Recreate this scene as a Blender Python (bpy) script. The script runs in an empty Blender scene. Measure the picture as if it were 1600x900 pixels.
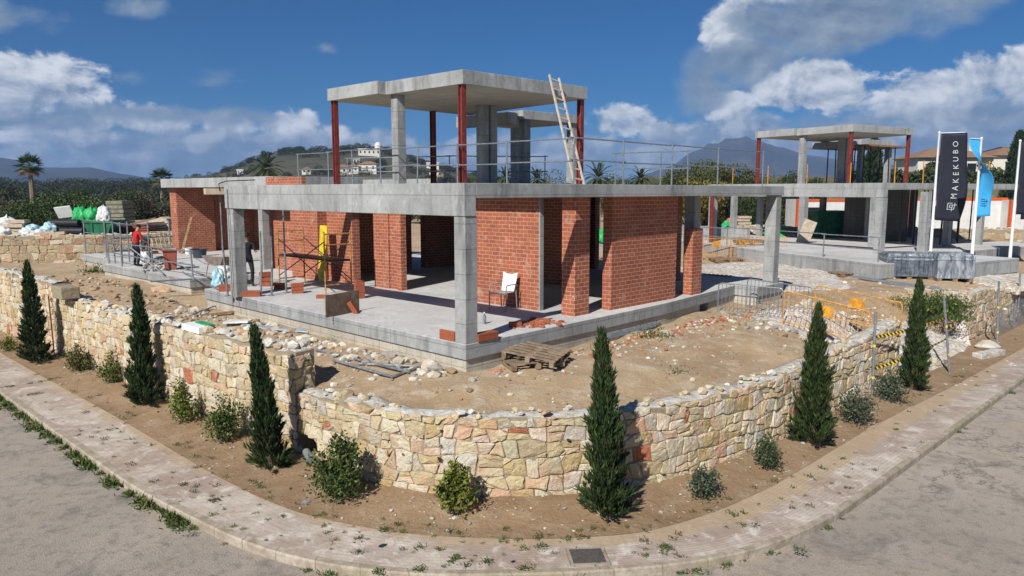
import bpy, bmesh, math, random
import numpy as np
from mathutils import Vector, Matrix, noise as mnoise
R = math.radians
scene = bpy.context.scene
COL = scene.collection
random.seed(7); np.random.seed(7)
# ------------------------------------------------------------------ frames
class Frame:
    """plan frame: u along the right facade, v along the left facade, real metres"""
    def __init__(s, o, au, av, z0=0.0):
        s.o = o; s.z0 = z0
        s.U = (math.sin(R(au)), math.cos(R(au))); s.V = (-math.sin(R(av)), math.cos(R(av)))
    def w(s, u, v, z=0.0):
        return Vector((s.o[0]+u*s.U[0]+v*s.V[0], s.o[1]+u*s.U[1]+v*s.V[1], z+s.z0))
    def uv(s, x, y):
        dx, dy = x-s.o[0], y-s.o[1]; d = s.U[0]*s.V[1]-s.U[1]*s.V[0]
        return ((dx*s.V[1]-dy*s.V[0])/d, (s.U[0]*dy-s.U[1]*dx)/d)
H1 = Frame((-0.919, 14.405), 44.7, 47.0)
H2 = Frame((16.63, 33.18), 44.7+14.5, 47.0-14.5, 0.2)
AU = math.atan2(H1.U[1], H1.U[0]); AVv = math.atan2(H1.V[1], H1.V[0])
F0, SB, ST, DB = 2.1, 5.0, 5.3, 4.65      # floor, slab bottom, slab top, deep beam bottom

# ------------------------------------------------------------------ materials
def node(nt, typ, ins=None, **props):
    n = nt.nodes.new(typ)
    for k, v in props.items(): setattr(n, k, v)
    for k, v in (ins or {}).items():
        if hasattr(v, 'is_output'): nt.links.new(v, n.inputs[k])
        else: n.inputs[k].default_value = v
    return n
def ramp(nt, fac, stops, interp='LINEAR'):
    n = nt.nodes.new('ShaderNodeValToRGB'); cr = n.color_ramp; cr.interpolation = interp
    while len(cr.elements) < len(stops): cr.elements.new(0.5)
    for e, (p, c) in zip(cr.elements, stops):
        e.position = p; e.color = (c, c, c, 1) if isinstance(c, (int, float)) else (*c, 1)
    nt.links.new(fac, n.inputs['Fac']); return n.outputs['Color']
def mix(nt, fac, a, b, mode='MIX'):
    n = nt.nodes.new('ShaderNodeMix'); n.data_type = 'RGBA'; n.blend_type = mode
    for s, v in ((n.inputs[0], fac), (n.inputs[6], a), (n.inputs[7], b)):
        if hasattr(v, 'is_output'): nt.links.new(v, s)
        elif isinstance(v, (int, float)): s.default_value = v
        else: s.default_value = (*v, 1) if len(v) == 3 else v
    return n.outputs[2]
def math_(nt, op, a, b=None, c=None, clamp=False):
    n = nt.nodes.new('ShaderNodeMath'); n.operation = op; n.use_clamp = clamp
    for i, v in enumerate((a, b, c)):
        if v is None: continue
        if hasattr(v, 'is_output'): nt.links.new(v, n.inputs[i])
        else: n.inputs[i].default_value = v
    return n.outputs[0]
def noise(nt, vec, scale, detail=5, rough=0.55, dist=0.0, out='Fac'):
    return node(nt, 'ShaderNodeTexNoise', {'Vector': vec, 'Scale': scale, 'Detail': detail, 'Roughness': rough, 'Distortion': dist}).outputs[out]
def scaled(nt, vec, s, loc=(0, 0, 0)):
    return node(nt, 'ShaderNodeMapping', {'Vector': vec, 'Scale': s, 'Location': loc}).outputs[0]
MATS = {}
def material(name, fn, rough=0.8, metal=0.0, spec=0.3):
    m = bpy.data.materials.new(name); m.use_nodes = True; nt = m.node_tree; nt.nodes.clear()
    out = nt.nodes.new('ShaderNodeOutputMaterial'); b = nt.nodes.new('ShaderNodeBsdfPrincipled')
    nt.links.new(b.outputs[0], out.inputs['Surface'])
    b.inputs['Roughness'].default_value = rough; b.inputs['Metallic'].default_value = metal
    b.inputs['Specular IOR Level'].default_value = spec
    pos = nt.nodes.new('ShaderNodeNewGeometry').outputs['Position']
    tc = nt.nodes.new('ShaderNodeTexCoord')
    col, hgt, dist = fn(nt, pos, tc.outputs['UV'], tc.outputs['Object'], b)
    if hasattr(col, 'is_output'): nt.links.new(col, b.inputs['Base Color'])
    else: b.inputs['Base Color'].default_value = (*col, 1)
    if hgt is not None:
        bp = node(nt, 'ShaderNodeBump', {'Height': hgt, 'Distance': dist, 'Strength': 1.0})
        nt.links.new(bp.outputs[0], b.inputs['Normal'])
    MATS[name] = m; return m
def concrete_fn(c0, c1, panel=True, stain=0.5, joint=(1.25, 0.5)):
    def fn(nt, pos, uv, ob, b):
        n1 = noise(nt, pos, 0.55, 6, 0.6); n2 = noise(nt, pos, 9, 6, 0.6)
        c = mix(nt, ramp(nt, n1, [(0.3, 0), (0.72, 1)]), c0, c1)
        c = mix(nt, ramp(nt, n2, [(0.35, 0.25), (0.7, 0)]), c, tuple(x*0.6 for x in c0))
        st = noise(nt, scaled(nt, pos, (1.6, 1.6, 0.28)), 1.5, 6, 0.7)
        c = mix(nt, math_(nt, 'MULTIPLY', ramp(nt, st, [(0.5, 0), (0.72, 1)]), stain), c, tuple(x*0.45 for x in c0))
        ef = noise(nt, pos, 2.6, 7, 0.7, 0.6)
        c = mix(nt, ramp(nt, ef, [(0.56, 0), (0.72, 0.45)]), c, tuple(min(1, x*1.35) for x in c1))
        h = noise(nt, pos, 30, 5, 0.6)
        if panel:
            br = node(nt, 'ShaderNodeTexBrick', {'Vector': uv, 'Scale': 1.0, 'Brick Width': joint[0], 'Row Height': joint[1], 'Mortar Size': 0.006, 'Color1': (1, 1, 1, 1), 'Color2': (0.8, 0.8, 0.8, 1), 'Mortar': (0, 0, 0, 1)}, offset=0.0)
            c = mix(nt, 0.45, c, br.outputs['Color'], 'MULTIPLY')
            bo = node(nt, 'ShaderNodeTexBrick', {'Vector': uv, 'Scale': 1.0, 'Brick Width': 0.13, 'Row Height': 7.0, 'Mortar Size': 0.002, 'Color1': (1, 1, 1, 1), 'Color2': (0.86, 0.86, 0.86, 1), 'Mortar': (0.75, 0.75, 0.75, 1)}, offset=0.0); c = mix(nt, 0.55, c, bo.outputs['Color'], 'MULTIPLY')
            pit = noise(nt, pos, 5.5, 8, 0.8); c = mix(nt, ramp(nt, pit, [(0.57, 0), (0.66, 0.5)]), c, tuple(x*0.4 for x in c0))
            h = math_(nt, 'MULTIPLY_ADD', br.outputs['Fac'], -0.6, h)
        return c, h, 0.006
    return fn
material('concrete', concrete_fn((0.28, 0.285, 0.28), (0.45, 0.45, 0.435), stain=0.8), 0.9)
material('concrete_beam', concrete_fn((0.31, 0.315, 0.305), (0.48, 0.48, 0.465), stain=0.85, joint=(30.0, 5.06)), 0.9)
material('concrete_floor', concrete_fn((0.45, 0.44, 0.42), (0.62, 0.605, 0.575), False, 0.3), 0.92)
material('shaded_block', concrete_fn((0.12, 0.11, 0.10), (0.2, 0.19, 0.175), True, 0.3, joint=(0.4, 0.2)), 0.95)  # blockwork tone darkened: the interior shade is put into its colour
material('soffit', concrete_fn((0.46, 0.41, 0.33), (0.58, 0.53, 0.44), True, 0.25, joint=(6.0, 0.9)), 0.9)
material('block_concrete', concrete_fn((0.42, 0.38, 0.31), (0.58, 0.53, 0.44), True, 0.35, joint=(0.5, 0.2)), 0.95)
def brick_fn(w, h, mort, c1, c2, cm, smear=0.35):
    def fn(nt, pos, uv, ob, b):
        d = noise(nt, pos, 14, 3, 0.6, out='Color')
        dv = node(nt, 'ShaderNodeVectorMath', {0: d, 1: (0.5, 0.5, 0.5)}, operation='SUBTRACT').outputs[0]
        dv = node(nt, 'ShaderNodeVectorMath', {0: dv, 'Scale': 0.022}, operation='SCALE').outputs[0]
        v = node(nt, 'ShaderNodeVectorMath', {0: uv, 1: dv}, operation='ADD').outputs[0]
        br = node(nt, 'ShaderNodeTexBrick', {'Vector': v, 'Scale': 1.0, 'Brick Width': w, 'Row Height': h, 'Mortar Size': mort, 'Mortar Smooth': 0.25, 'Bias': -0.1, 'Color1': (*c1, 1), 'Color2': (*c2, 1), 'Mortar': (*cm, 1)})
        c = br.outputs['Color']
        n = noise(nt, pos, 1.3, 6, 0.65)
        c = mix(nt, ramp(nt, n, [(0.35, 0.35), (0.65, 0.0)]), c, (0.20, 0.06, 0.035))
        s = noise(nt, pos, 3.2, 8, 0.72, 0.5)
        c = mix(nt, math_(nt, 'MULTIPLY', ramp(nt, s, [(0.56, 0), (0.70, 1)]), smear), c, cm)
        fine = noise(nt, scaled(nt, pos, (1, 1, 6)), 22, 4, 0.6)
        c = mix(nt, ramp(nt, fine, [(0.3, 0.22), (0.6, 0)]), c, (0.1, 0.03, 0.02))
        hh = math_(nt, 'MULTIPLY_ADD', br.outputs['Fac'], -0.5, math_(nt, 'MULTIPLY', fine, 0.3))
        return c, hh, 0.02
    return fn
material('brick', brick_fn(0.25, 0.104, 0.0085, (0.44, 0.128, 0.056), (0.31, 0.084, 0.039), (0.62, 0.43, 0.33), 0.65), 0.88)
material('brick_loose', brick_fn(0.30, 0.12, 0.002, (0.37, 0.105, 0.05), (0.29, 0.075, 0.037), (0.2, 0.05, 0.025), 0.3), 0.88)
def simple(c, var=0.25, scale=6, bump=0.0, stretch=(1, 1, 1), c2=None, lo=0.35, hi=0.65):
    def fn(nt, pos, uv, ob, b):
        n = noise(nt, scaled(nt, ob, stretch), scale, 5, 0.6)
        c_ = mix(nt, ramp(nt, n, [(lo, 0), (hi, 1)]), tuple(x*(1-var) for x in c) if c2 is None else c2, c)
        return c_, (n if bump else None), bump
    return fn
material('red_steel', simple((0.24, 0.045, 0.035), 0.45, 7), 0.6)
material('galvanised', simple((0.33, 0.36, 0.39), 0.35, 12), 0.45, 0.55)
material('steel_prop', simple((0.30, 0.32, 0.33), 0.5, 9), 0.55, 0.4)
material('yellow_paint', simple((0.66, 0.33, 0.03), 0.35, 8, c2=(0.42, 0.16, 0.03)), 0.5)
material('scaffold_yellow', simple((0.52, 0.29, 0.07), 0.5, 10, c2=(0.25, 0.10, 0.04)), 0.6)
material('bright_yellow', simple((0.72, 0.52, 0.03), 0.35, 5), 0.6)
material('dark_steel', simple((0.05, 0.045, 0.045), 0.4, 10), 0.55, 0.3)
material('wood_grey', simple((0.30, 0.225, 0.155), 0.5, 7, 0.004, (1, 1, 1), c2=(0.17, 0.12, 0.075)), 0.9)
material('ladder_wood', simple((0.50, 0.44, 0.37), 0.3, 6, 0.003), 0.85)
material('panel_green', simple((0.27, 0.26, 0.19), 0.45, 7, 0.003), 0.9)
material('wood_pale', simple((0.56, 0.46, 0.34), 0.35, 6, 0.003), 0.85)
material('wood_brown', simple((0.33, 0.20, 0.11), 0.5, 7, 0.003), 0.9)
material('white_plastic', simple((0.82, 0.82, 0.80), 0.08, 4), 0.4)
material('white_paint', simple((0.80, 0.80, 0.78), 0.12, 3), 0.6)
material('white_pole', simple((0.80, 0.81, 0.82), 0.08, 3), 0.35)
material('grey_plastic', simple((0.30, 0.29, 0.27), 0.25, 6), 0.5)
material('black_plastic', simple((0.022, 0.022, 0.025), 0.3, 6), 0.5)
material('dark_tub', simple((0.05, 0.062, 0.075), 0.3, 6), 0.5)
material('terracotta_plastic', simple((0.34, 0.10, 0.06), 0.3, 6), 0.6)
material('barrow_pan', simple((0.34, 0.27, 0.24), 0.4, 6), 0.6)
material('green_bag', simple((0.03, 0.42, 0.12), 0.35, 5, 0.02), 0.45)
material('pink_bag', simple((0.55, 0.14, 0.16), 0.35, 5, 0.02), 0.6)
material('white_bag', simple((0.72, 0.72, 0.70), 0.3, 5, 0.02), 0.6)
material('cyan_bag', simple((0.60, 0.70, 0.74), 0.3, 5, 0.02, c2=(0.16, 0.42, 0.52)), 0.5)
material('green_steel', simple((0.02, 0.15, 0.07), 0.4, 4), 0.5)
material('green_net', simple((0.03, 0.33, 0.14), 0.4, 9, 0.02), 0.7)
material('cabin_white', simple((0.66, 0.65, 0.62), 0.15, 2), 0.55)
material('orange_trim', simple((0.60, 0.10, 0.02), 0.15, 4), 0.5)
material('dark_glass', simple((0.02, 0.022, 0.025), 0.2, 3), 0.15)
material('roof_tile', simple((0.31, 0.19, 0.12), 0.45, 30, 0.01, (1, 1, 1)), 0.85)
material('house_white', simple((0.66, 0.62, 0.54), 0.08, 3), 0.8)
material('trunk', simple((0.16, 0.12, 0.085), 0.5, 9, 0.02), 0.95)
material('palm_trunk', simple((0.24, 0.19, 0.14), 0.45, 5, 0.03, (1, 1, 6)), 0.95)
material('flag_black', simple((0.018, 0.021, 0.033), 0.25, 3), 0.7)
material('flag_blue', simple((0.05, 0.36, 0.68), 0.15, 3), 0.6)
material('flag_print', simple((0.55, 0.56, 0.58), 0.1, 3), 0.6)
material('flag_navy', simple((0.03, 0.10, 0.28), 0.1, 3), 0.6)
material('cover_iron', simple((0.13, 0.115, 0.105), 0.4, 25, 0.006), 0.7, 0.2)
material('pipe_grey', simple((0.22, 0.23, 0.24), 0.25, 6), 0.5)
material('tyre', simple((0.02, 0.02, 0.02), 0.3, 8), 0.8)
material('tape_yellow', simple((0.75, 0.55, 0.04), 0.1, 8), 0.5)
material('skin', simple((0.38, 0.21, 0.14), 0.15, 8), 0.6)
material('shirt_red', simple((0.52, 0.02, 0.025), 0.3, 8), 0.85)
material('cloth_dark', simple((0.022, 0.024, 0.03), 0.3, 8), 0.9)
material('cloth_slate', simple((0.045, 0.055, 0.07), 0.3, 8), 0.9)
material('cap_dark', simple((0.03, 0.025, 0.022), 0.3, 8), 0.9)
def wrap_fn(nt, pos, uv, ob, b):
    w = node(nt, 'ShaderNodeTexBrick', {'Vector': uv, 'Scale': 1.0, 'Brick Width': 0.16, 'Row Height': 0.05, 'Mortar Size': 0.012, 'Color1': (0.17, 0.20, 0.24, 1), 'Color2': (0.08, 0.10, 0.13, 1), 'Mortar': (0.02, 0.024, 0.03, 1)}, offset=0.0).outputs['Color']
    n = noise(nt, scaled(nt, ob, (1, 1, 0.35)), 4.5, 5, 0.7, 1.0)
    return mix(nt, ramp(nt, n, [(0.46, 0), (0.68, 0.55)]), w, (0.26, 0.30, 0.34)), n, 0.06
material('wrapped_packs', wrap_fn, 0.22, 0.0, 0.6)
def film_fn(nt, pos, uv, ob, b):
    n = noise(nt, scaled(nt, ob, (1, 1, 0.2)), 5, 5, 0.7, 1.0)
    return mix(nt, ramp(nt, n, [(0.38, 0), (0.65, 1)]), (0.08, 0.10, 0.13), (0.44, 0.47, 0.51)), n, 0.12  # pale upright streaks are highlights painted into the film colour
material('film_wrap', film_fn, 0.12, 0.0, 0.8)
def attr_fn(mul=1.0, var=0.2, scale=3.0, bumpd=0.0, bscale=18, grime=None):
    def fn(nt, pos, uv, ob, b):
        a = node(nt, 'ShaderNodeAttribute', attribute_name='Col').outputs['Color']
        n = noise(nt, pos, scale, 5, 0.65)
        c = mix(nt, ramp(nt, n, [(0.3, var), (0.7, 0)]), a, mix(nt, 1.0, a, (0.35, 0.33, 0.28), 'MULTIPLY'))
        h = noise(nt, pos, bscale, 6, 0.7) if bumpd else None
        if grime:
            g = noise(nt, pos, 7, 6, 0.7, 0.4)
            c = mix(nt, ramp(nt, g, [(0.55, 0), (0.68, 0.55)]), c, grime)
        return c, h, bumpd
    return fn
def stone_fn(nt, pos, uv, ob, b):
    a = node(nt, 'ShaderNodeAttribute', attribute_name='Col').outputs['Color']
    n = noise(nt, pos, 4.5, 6, 0.65); n2 = noise(nt, pos, 2.1, 5, 0.6); n3 = noise(nt, pos, 24, 5, 0.7)
    c = mix(nt, ramp(nt, n2, [(0.54, 0), (0.66, 0.55)]), a, (0.50, 0.27, 0.17))
    c = mix(nt, ramp(nt, n2, [(0.30, 0.5), (0.42, 0)]), c, (0.50, 0.39, 0.19))
    c = mix(nt, ramp(nt, n, [(0.56, 0), (0.70, 0.6)]), c, (0.66, 0.60, 0.48))
    c = mix(nt, ramp(nt, n, [(0.28, 0.5), (0.42, 0)]), c, mix(nt, 1.0, c, (0.5, 0.44, 0.34), 'MULTIPLY'))
    c = mix(nt, ramp(nt, n3, [(0.3, 0.35), (0.5, 0)]), c, (0.2, 0.15, 0.09))
    return c, math_(nt, 'ADD', noise(nt, pos, 10, 7, 0.7), math_(nt, 'MULTIPLY', n3, 0.3)), 0.045
material('stone', stone_fn, 0.92)
material('foliage', attr_fn(1, 0.35, 1.2), 0.75, 0, 0.25)
material('rubble', attr_fn(1, 0.3, 6.0, 0.02, 20), 0.95)
def mortar_fn(nt, pos, uv, ob, b):
    n = noise(nt, pos, 9, 7, 0.7); n2 = noise(nt, pos, 1.4, 4, 0.6)
    return mix(nt, n2, mix(nt, n, (0.15, 0.118, 0.075), (0.44, 0.37, 0.27)), (0.32, 0.255, 0.17)), n, 0.04
material('mortar', mortar_fn, 0.95)
def plaster_fn(nt, pos, uv, ob, b):
    n = noise(nt, pos, 6, 7, 0.7)
    return mix(nt, ramp(nt, n, [(0.35, 0), (0.6, 1)]), (0.38, 0.33, 0.25), (0.66, 0.63, 0.57)), n, 0.08
material('lime_mortar', plaster_fn, 0.95)
def soil_fn(dry=(0.44, 0.318, 0.193), damp=(0.34, 0.235, 0.135), pale=(0.56, 0.48, 0.365), palev=0.75, litter=(0.6, 0.53, 0.42)):
    def fn(nt, pos, uv, ob, b):
        n1 = noise(nt, pos, 0.35, 7, 0.62, 0.4); n2 = noise(nt, pos, 2.2, 8, 0.7); n3 = noise(nt, pos, 16, 5, 0.7)
        c = mix(nt, ramp(nt, n1, [(0.32, 0), (0.62, 1)]), damp, dry)
        c = mix(nt, math_(nt, 'MULTIPLY', ramp(nt, n2, [(0.48, 0), (0.68, 1)]), palev), c, pale)
        c = mix(nt, ramp(nt, n3, [(0.3, 0.35), (0.55, 0)]), c, tuple(x*0.55 for x in damp))
        vo = node(nt, 'ShaderNodeTexVoronoi', {'Vector': pos, 'Scale': 7.0, 'Randomness': 1.0}).outputs['Distance']
        pick = noise(nt, pos, 1.1, 4, 0.6)
        peb = math_(nt, 'MULTIPLY', ramp(nt, vo, [(0.10, 1), (0.19, 0)]), ramp(nt, pick, [(0.48, 0), (0.62, 1)]))
        c = mix(nt, peb, c, litter)
        h = math_(nt, 'ADD', math_(nt, 'MULTIPLY', n2, 0.8), math_(nt, 'MULTIPLY', n3, 0.35))
        h = math_(nt, 'MULTIPLY_ADD', peb, 0.25, h)
        return c, h, 0.07
    return fn
material('plot_soil', soil_fn(), 0.95)
material('bed_soil', soil_fn((0.32, 0.215, 0.125), (0.215, 0.135, 0.07), (0.44, 0.35, 0.24), 0.45), 0.95)
material('far_soil', soil_fn((0.16, 0.14, 0.075), (0.07, 0.075, 0.035), (0.26, 0.22, 0.13), 0.3), 0.95)
def gravel_fn(nt, pos, uv, ob, b):
    vo = node(nt, 'ShaderNodeTexVoronoi', {'Vector': pos, 'Scale': 11.0, 'Randomness': 1.0})
    n = noise(nt, pos, 0.9, 5, 0.6)
    g = ramp(nt, node(nt, 'ShaderNodeSeparateColor', {0: vo.outputs['Color']}).outputs[0], [(0, (0.36, 0.31, 0.26)), (1, (0.76, 0.71, 0.65))])
    c = mix(nt, ramp(nt, n, [(0.35, 0.5), (0.6, 0)]), g, (0.44, 0.34, 0.22))
    return c, math_(nt, 'SUBTRACT', 1.0, vo.outputs['Distance']), 0.05
material('gravel', gravel_fn, 0.95)
def road_fn(nt, pos, uv, ob, b):
    n1 = noise(nt, pos, 0.16, 6, 0.6, 0.6); n2 = noise(nt, pos, 0.7, 7, 0.68, 0.8); n3 = noise(nt, pos, 45, 4, 0.7); n4 = noise(nt, pos, 5, 7, 0.75)
    c = mix(nt, ramp(nt, n1, [(0.35, 0), (0.65, 1)]), (0.35, 0.30, 0.245), (0.49, 0.42, 0.345))
    c = mix(nt, ramp(nt, n2, [(0.52, 0), (0.66, 0.75)]), c, (0.175, 0.155, 0.135))
    c = mix(nt, ramp(nt, n2, [(0.30, 0.65), (0.44, 0)]), c, (0.40, 0.33, 0.25))
    c = mix(nt, ramp(nt, n4, [(0.50, 0), (0.66, 0.6)]), c, (0.16, 0.14, 0.12))
    grit = noise(nt, pos, 16, 6, 0.8); c = mix(nt, ramp(nt, grit, [(0.56, 0), (0.68, 0.5)]), c, (0.13, 0.115, 0.10))
    n5 = noise(nt, pos, 0.33, 5, 0.6, 1.2); c = mix(nt, ramp(nt, n5, [(0.55, 0), (0.68, 0.6)]), c, (0.46, 0.37, 0.27))
    c = mix(nt, ramp(nt, n3, [(0.35, 0.30), (0.55, 0)]), c, (0.08, 0.075, 0.07))
    c = mix(nt, ramp(nt, n3, [(0.58, 0), (0.75, 0.35)]), c, (0.55, 0.50, 0.44))
    crk = node(nt, 'ShaderNodeTexVoronoi', {'Vector': node(nt, 'ShaderNodeVectorMath', {0: pos, 1: node(nt, 'ShaderNodeVectorMath', {0: noise(nt, pos, 1.3, 5, 0.7, out='Color'), 'Scale': 1.6}, operation='SCALE').outputs[0]}, operation='ADD').outputs[0], 'Scale': 0.22}, feature='DISTANCE_TO_EDGE').outputs['Distance']
    c = mix(nt, math_(nt, 'MULTIPLY', ramp(nt, crk, [(0.0, 0.8), (0.008, 0)]), ramp(nt, n1, [(0.42, 0), (0.55, 1)])), c, (0.09, 0.08, 0.07))
    return c, math_(nt, 'ADD', n3, math_(nt, 'MULTIPLY', n4, 0.7)), 0.02
material('road', road_fn, 0.92)
def paver_fn(nt, pos, uv, ob, b):
    d = noise(nt, pos, 3.0, 3, 0.6, out='Color')
    dv = node(nt, 'ShaderNodeVectorMath', {0: node(nt, 'ShaderNodeVectorMath', {0: d, 1: (0.5, 0.5, 0.5)}, operation='SUBTRACT').outputs[0], 'Scale': 0.03}, operation='SCALE').outputs[0]
    v = node(nt, 'ShaderNodeVectorMath', {0: uv, 1: dv}, operation='ADD').outputs[0]
    br = node(nt, 'ShaderNodeTexBrick', {'Vector': v, 'Scale': 1.0, 'Brick Width': 0.2, 'Row Height': 0.1, 'Mortar Size': 0.006, 'Mortar Smooth': 0.3, 'Color1': (0.42, 0.295, 0.225, 1), 'Color2': (0.32, 0.225, 0.178, 1), 'Mortar': (0.40, 0.345, 0.285, 1)})
    n1 = noise(nt, pos, 0.55, 7, 0.68, 0.9); n2 = noise(nt, pos, 2.8, 8, 0.74, 0.5); n3 = noise(nt, pos, 26, 4, 0.7)
    c = mix(nt, 0.55, br.outputs['Color'], (0.35, 0.285, 0.235))
    c = mix(nt, ramp(nt, n1, [(0.44, 0), (0.60, 0.85)]), c, (0.53, 0.465, 0.385))
    c = mix(nt, ramp(nt, n2, [(0.52, 0), (0.64, 0.85)]), c, (0.66, 0.60, 0.53))
    c = mix(nt, ramp(nt, n1, [(0.27, 0.7), (0.40, 0)]), c, (0.38, 0.27, 0.16))
    c = mix(nt, ramp(nt, n2, [(0.30, 0.6), (0.42, 0)]), c, (0.17, 0.13, 0.10))
    n6 = noise(nt, pos, 1.3, 7, 0.7, 0.7); c = mix(nt, ramp(nt, n6, [(0.52, 0), (0.66, 0.55)]), c, (0.33, 0.235, 0.165))
    c = mix(nt, ramp(nt, n3, [(0.28, 0.45), (0.42, 0)]), c, (0.13, 0.10, 0.08))
    yy = node(nt, 'ShaderNodeSeparateXYZ', {0: uv}).outputs[1]; nd = noise(nt, pos, 2.4, 7, 0.7, 0.5)
    dirt = math_(nt, 'ADD', yy, math_(nt, 'MULTIPLY', math_(nt, 'SUBTRACT', nd, 0.5), 1.5))
    c = mix(nt, ramp(nt, dirt, [(0.98, 0), (1.25, 0.85)]), c, mix(nt, n2, (0.36, 0.25, 0.145), (0.50, 0.39, 0.27)))
    h = math_(nt, 'MULTIPLY_ADD', br.outputs['Fac'], -0.35, n2)
    return c, h, 0.018
material('pavers', paver_fn, 0.93)
def kerb_fn(nt, pos, uv, ob, b):
    br = node(nt, 'ShaderNodeTexBrick', {'Vector': uv, 'Scale': 1.0, 'Brick Width': 0.7, 'Row Height': 5.0, 'Mortar Size': 0.008, 'Color1': (0.46, 0.395, 0.32, 1), 'Color2': (0.36, 0.305, 0.24, 1), 'Mortar': (0.25, 0.205, 0.155, 1)}, offset=0.0)
    n = noise(nt, pos, 4, 8, 0.72); n2 = noise(nt, pos, 0.8, 5, 0.6)
    c = mix(nt, ramp(nt, n, [(0.42, 0), (0.60, 0.9)]), br.outputs['Color'], (0.27, 0.215, 0.155))
    c = mix(nt, ramp(nt, n2, [(0.5, 0), (0.66, 0.5)]), c, (0.27, 0.245, 0.12))
    return c, math_(nt, 'MULTIPLY_ADD', br.outputs['Fac'], -0.6, n), 0.03
material('kerbstone', kerb_fn, 0.93)
def hill_fn(c1, c2, c3, s=1.0):
    def fn(nt, pos, uv, ob, b):
        n = noise(nt, pos, 0.012*s, 8, 0.65); n2 = noise(nt, pos, 0.09*s, 6, 0.7)
        c = mix(nt, ramp(nt, n, [(0.38, 0), (0.62, 1)]), c1, c2)
        c = mix(nt, ramp(nt, n2, [(0.48, 0), (0.64, 0.8)]), c, c3)
        return c, n2, 1.5/s
    return fn
material('hill_scrub', hill_fn((0.05, 0.055, 0.028), (0.12, 0.10, 0.065), (0.03, 0.04, 0.02)), 0.95)
material('hill_far', hill_fn((0.03, 0.04, 0.036), (0.06, 0.056, 0.05), (0.025, 0.032, 0.028), 0.4), 0.95)
material('mountain_hazed', hill_fn((0.03, 0.045, 0.048), (0.10, 0.085, 0.08), (0.028, 0.04, 0.045), 0.35), 0.95)  # dark vegetated tone, its blue cast paints in part of the distance haze
def stripe_fn(nt, pos, uv, ob, b):
    s = node(nt, 'ShaderNodeSeparateXYZ', {0: uv})
    t = math_(nt, 'FRACT', math_(nt, 'ADD', math_(nt, 'MULTIPLY', s.outputs[0], 5.0), math_(nt, 'MULTIPLY', s.outputs[1], 6.0)))
    return mix(nt, math_(nt, 'GREATER_THAN', t, 0.5), (0.80, 0.56, 0.04), (0.015, 0.015, 0.015)), None, 0
material('hazard_tape', stripe_fn, 0.5)

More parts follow.
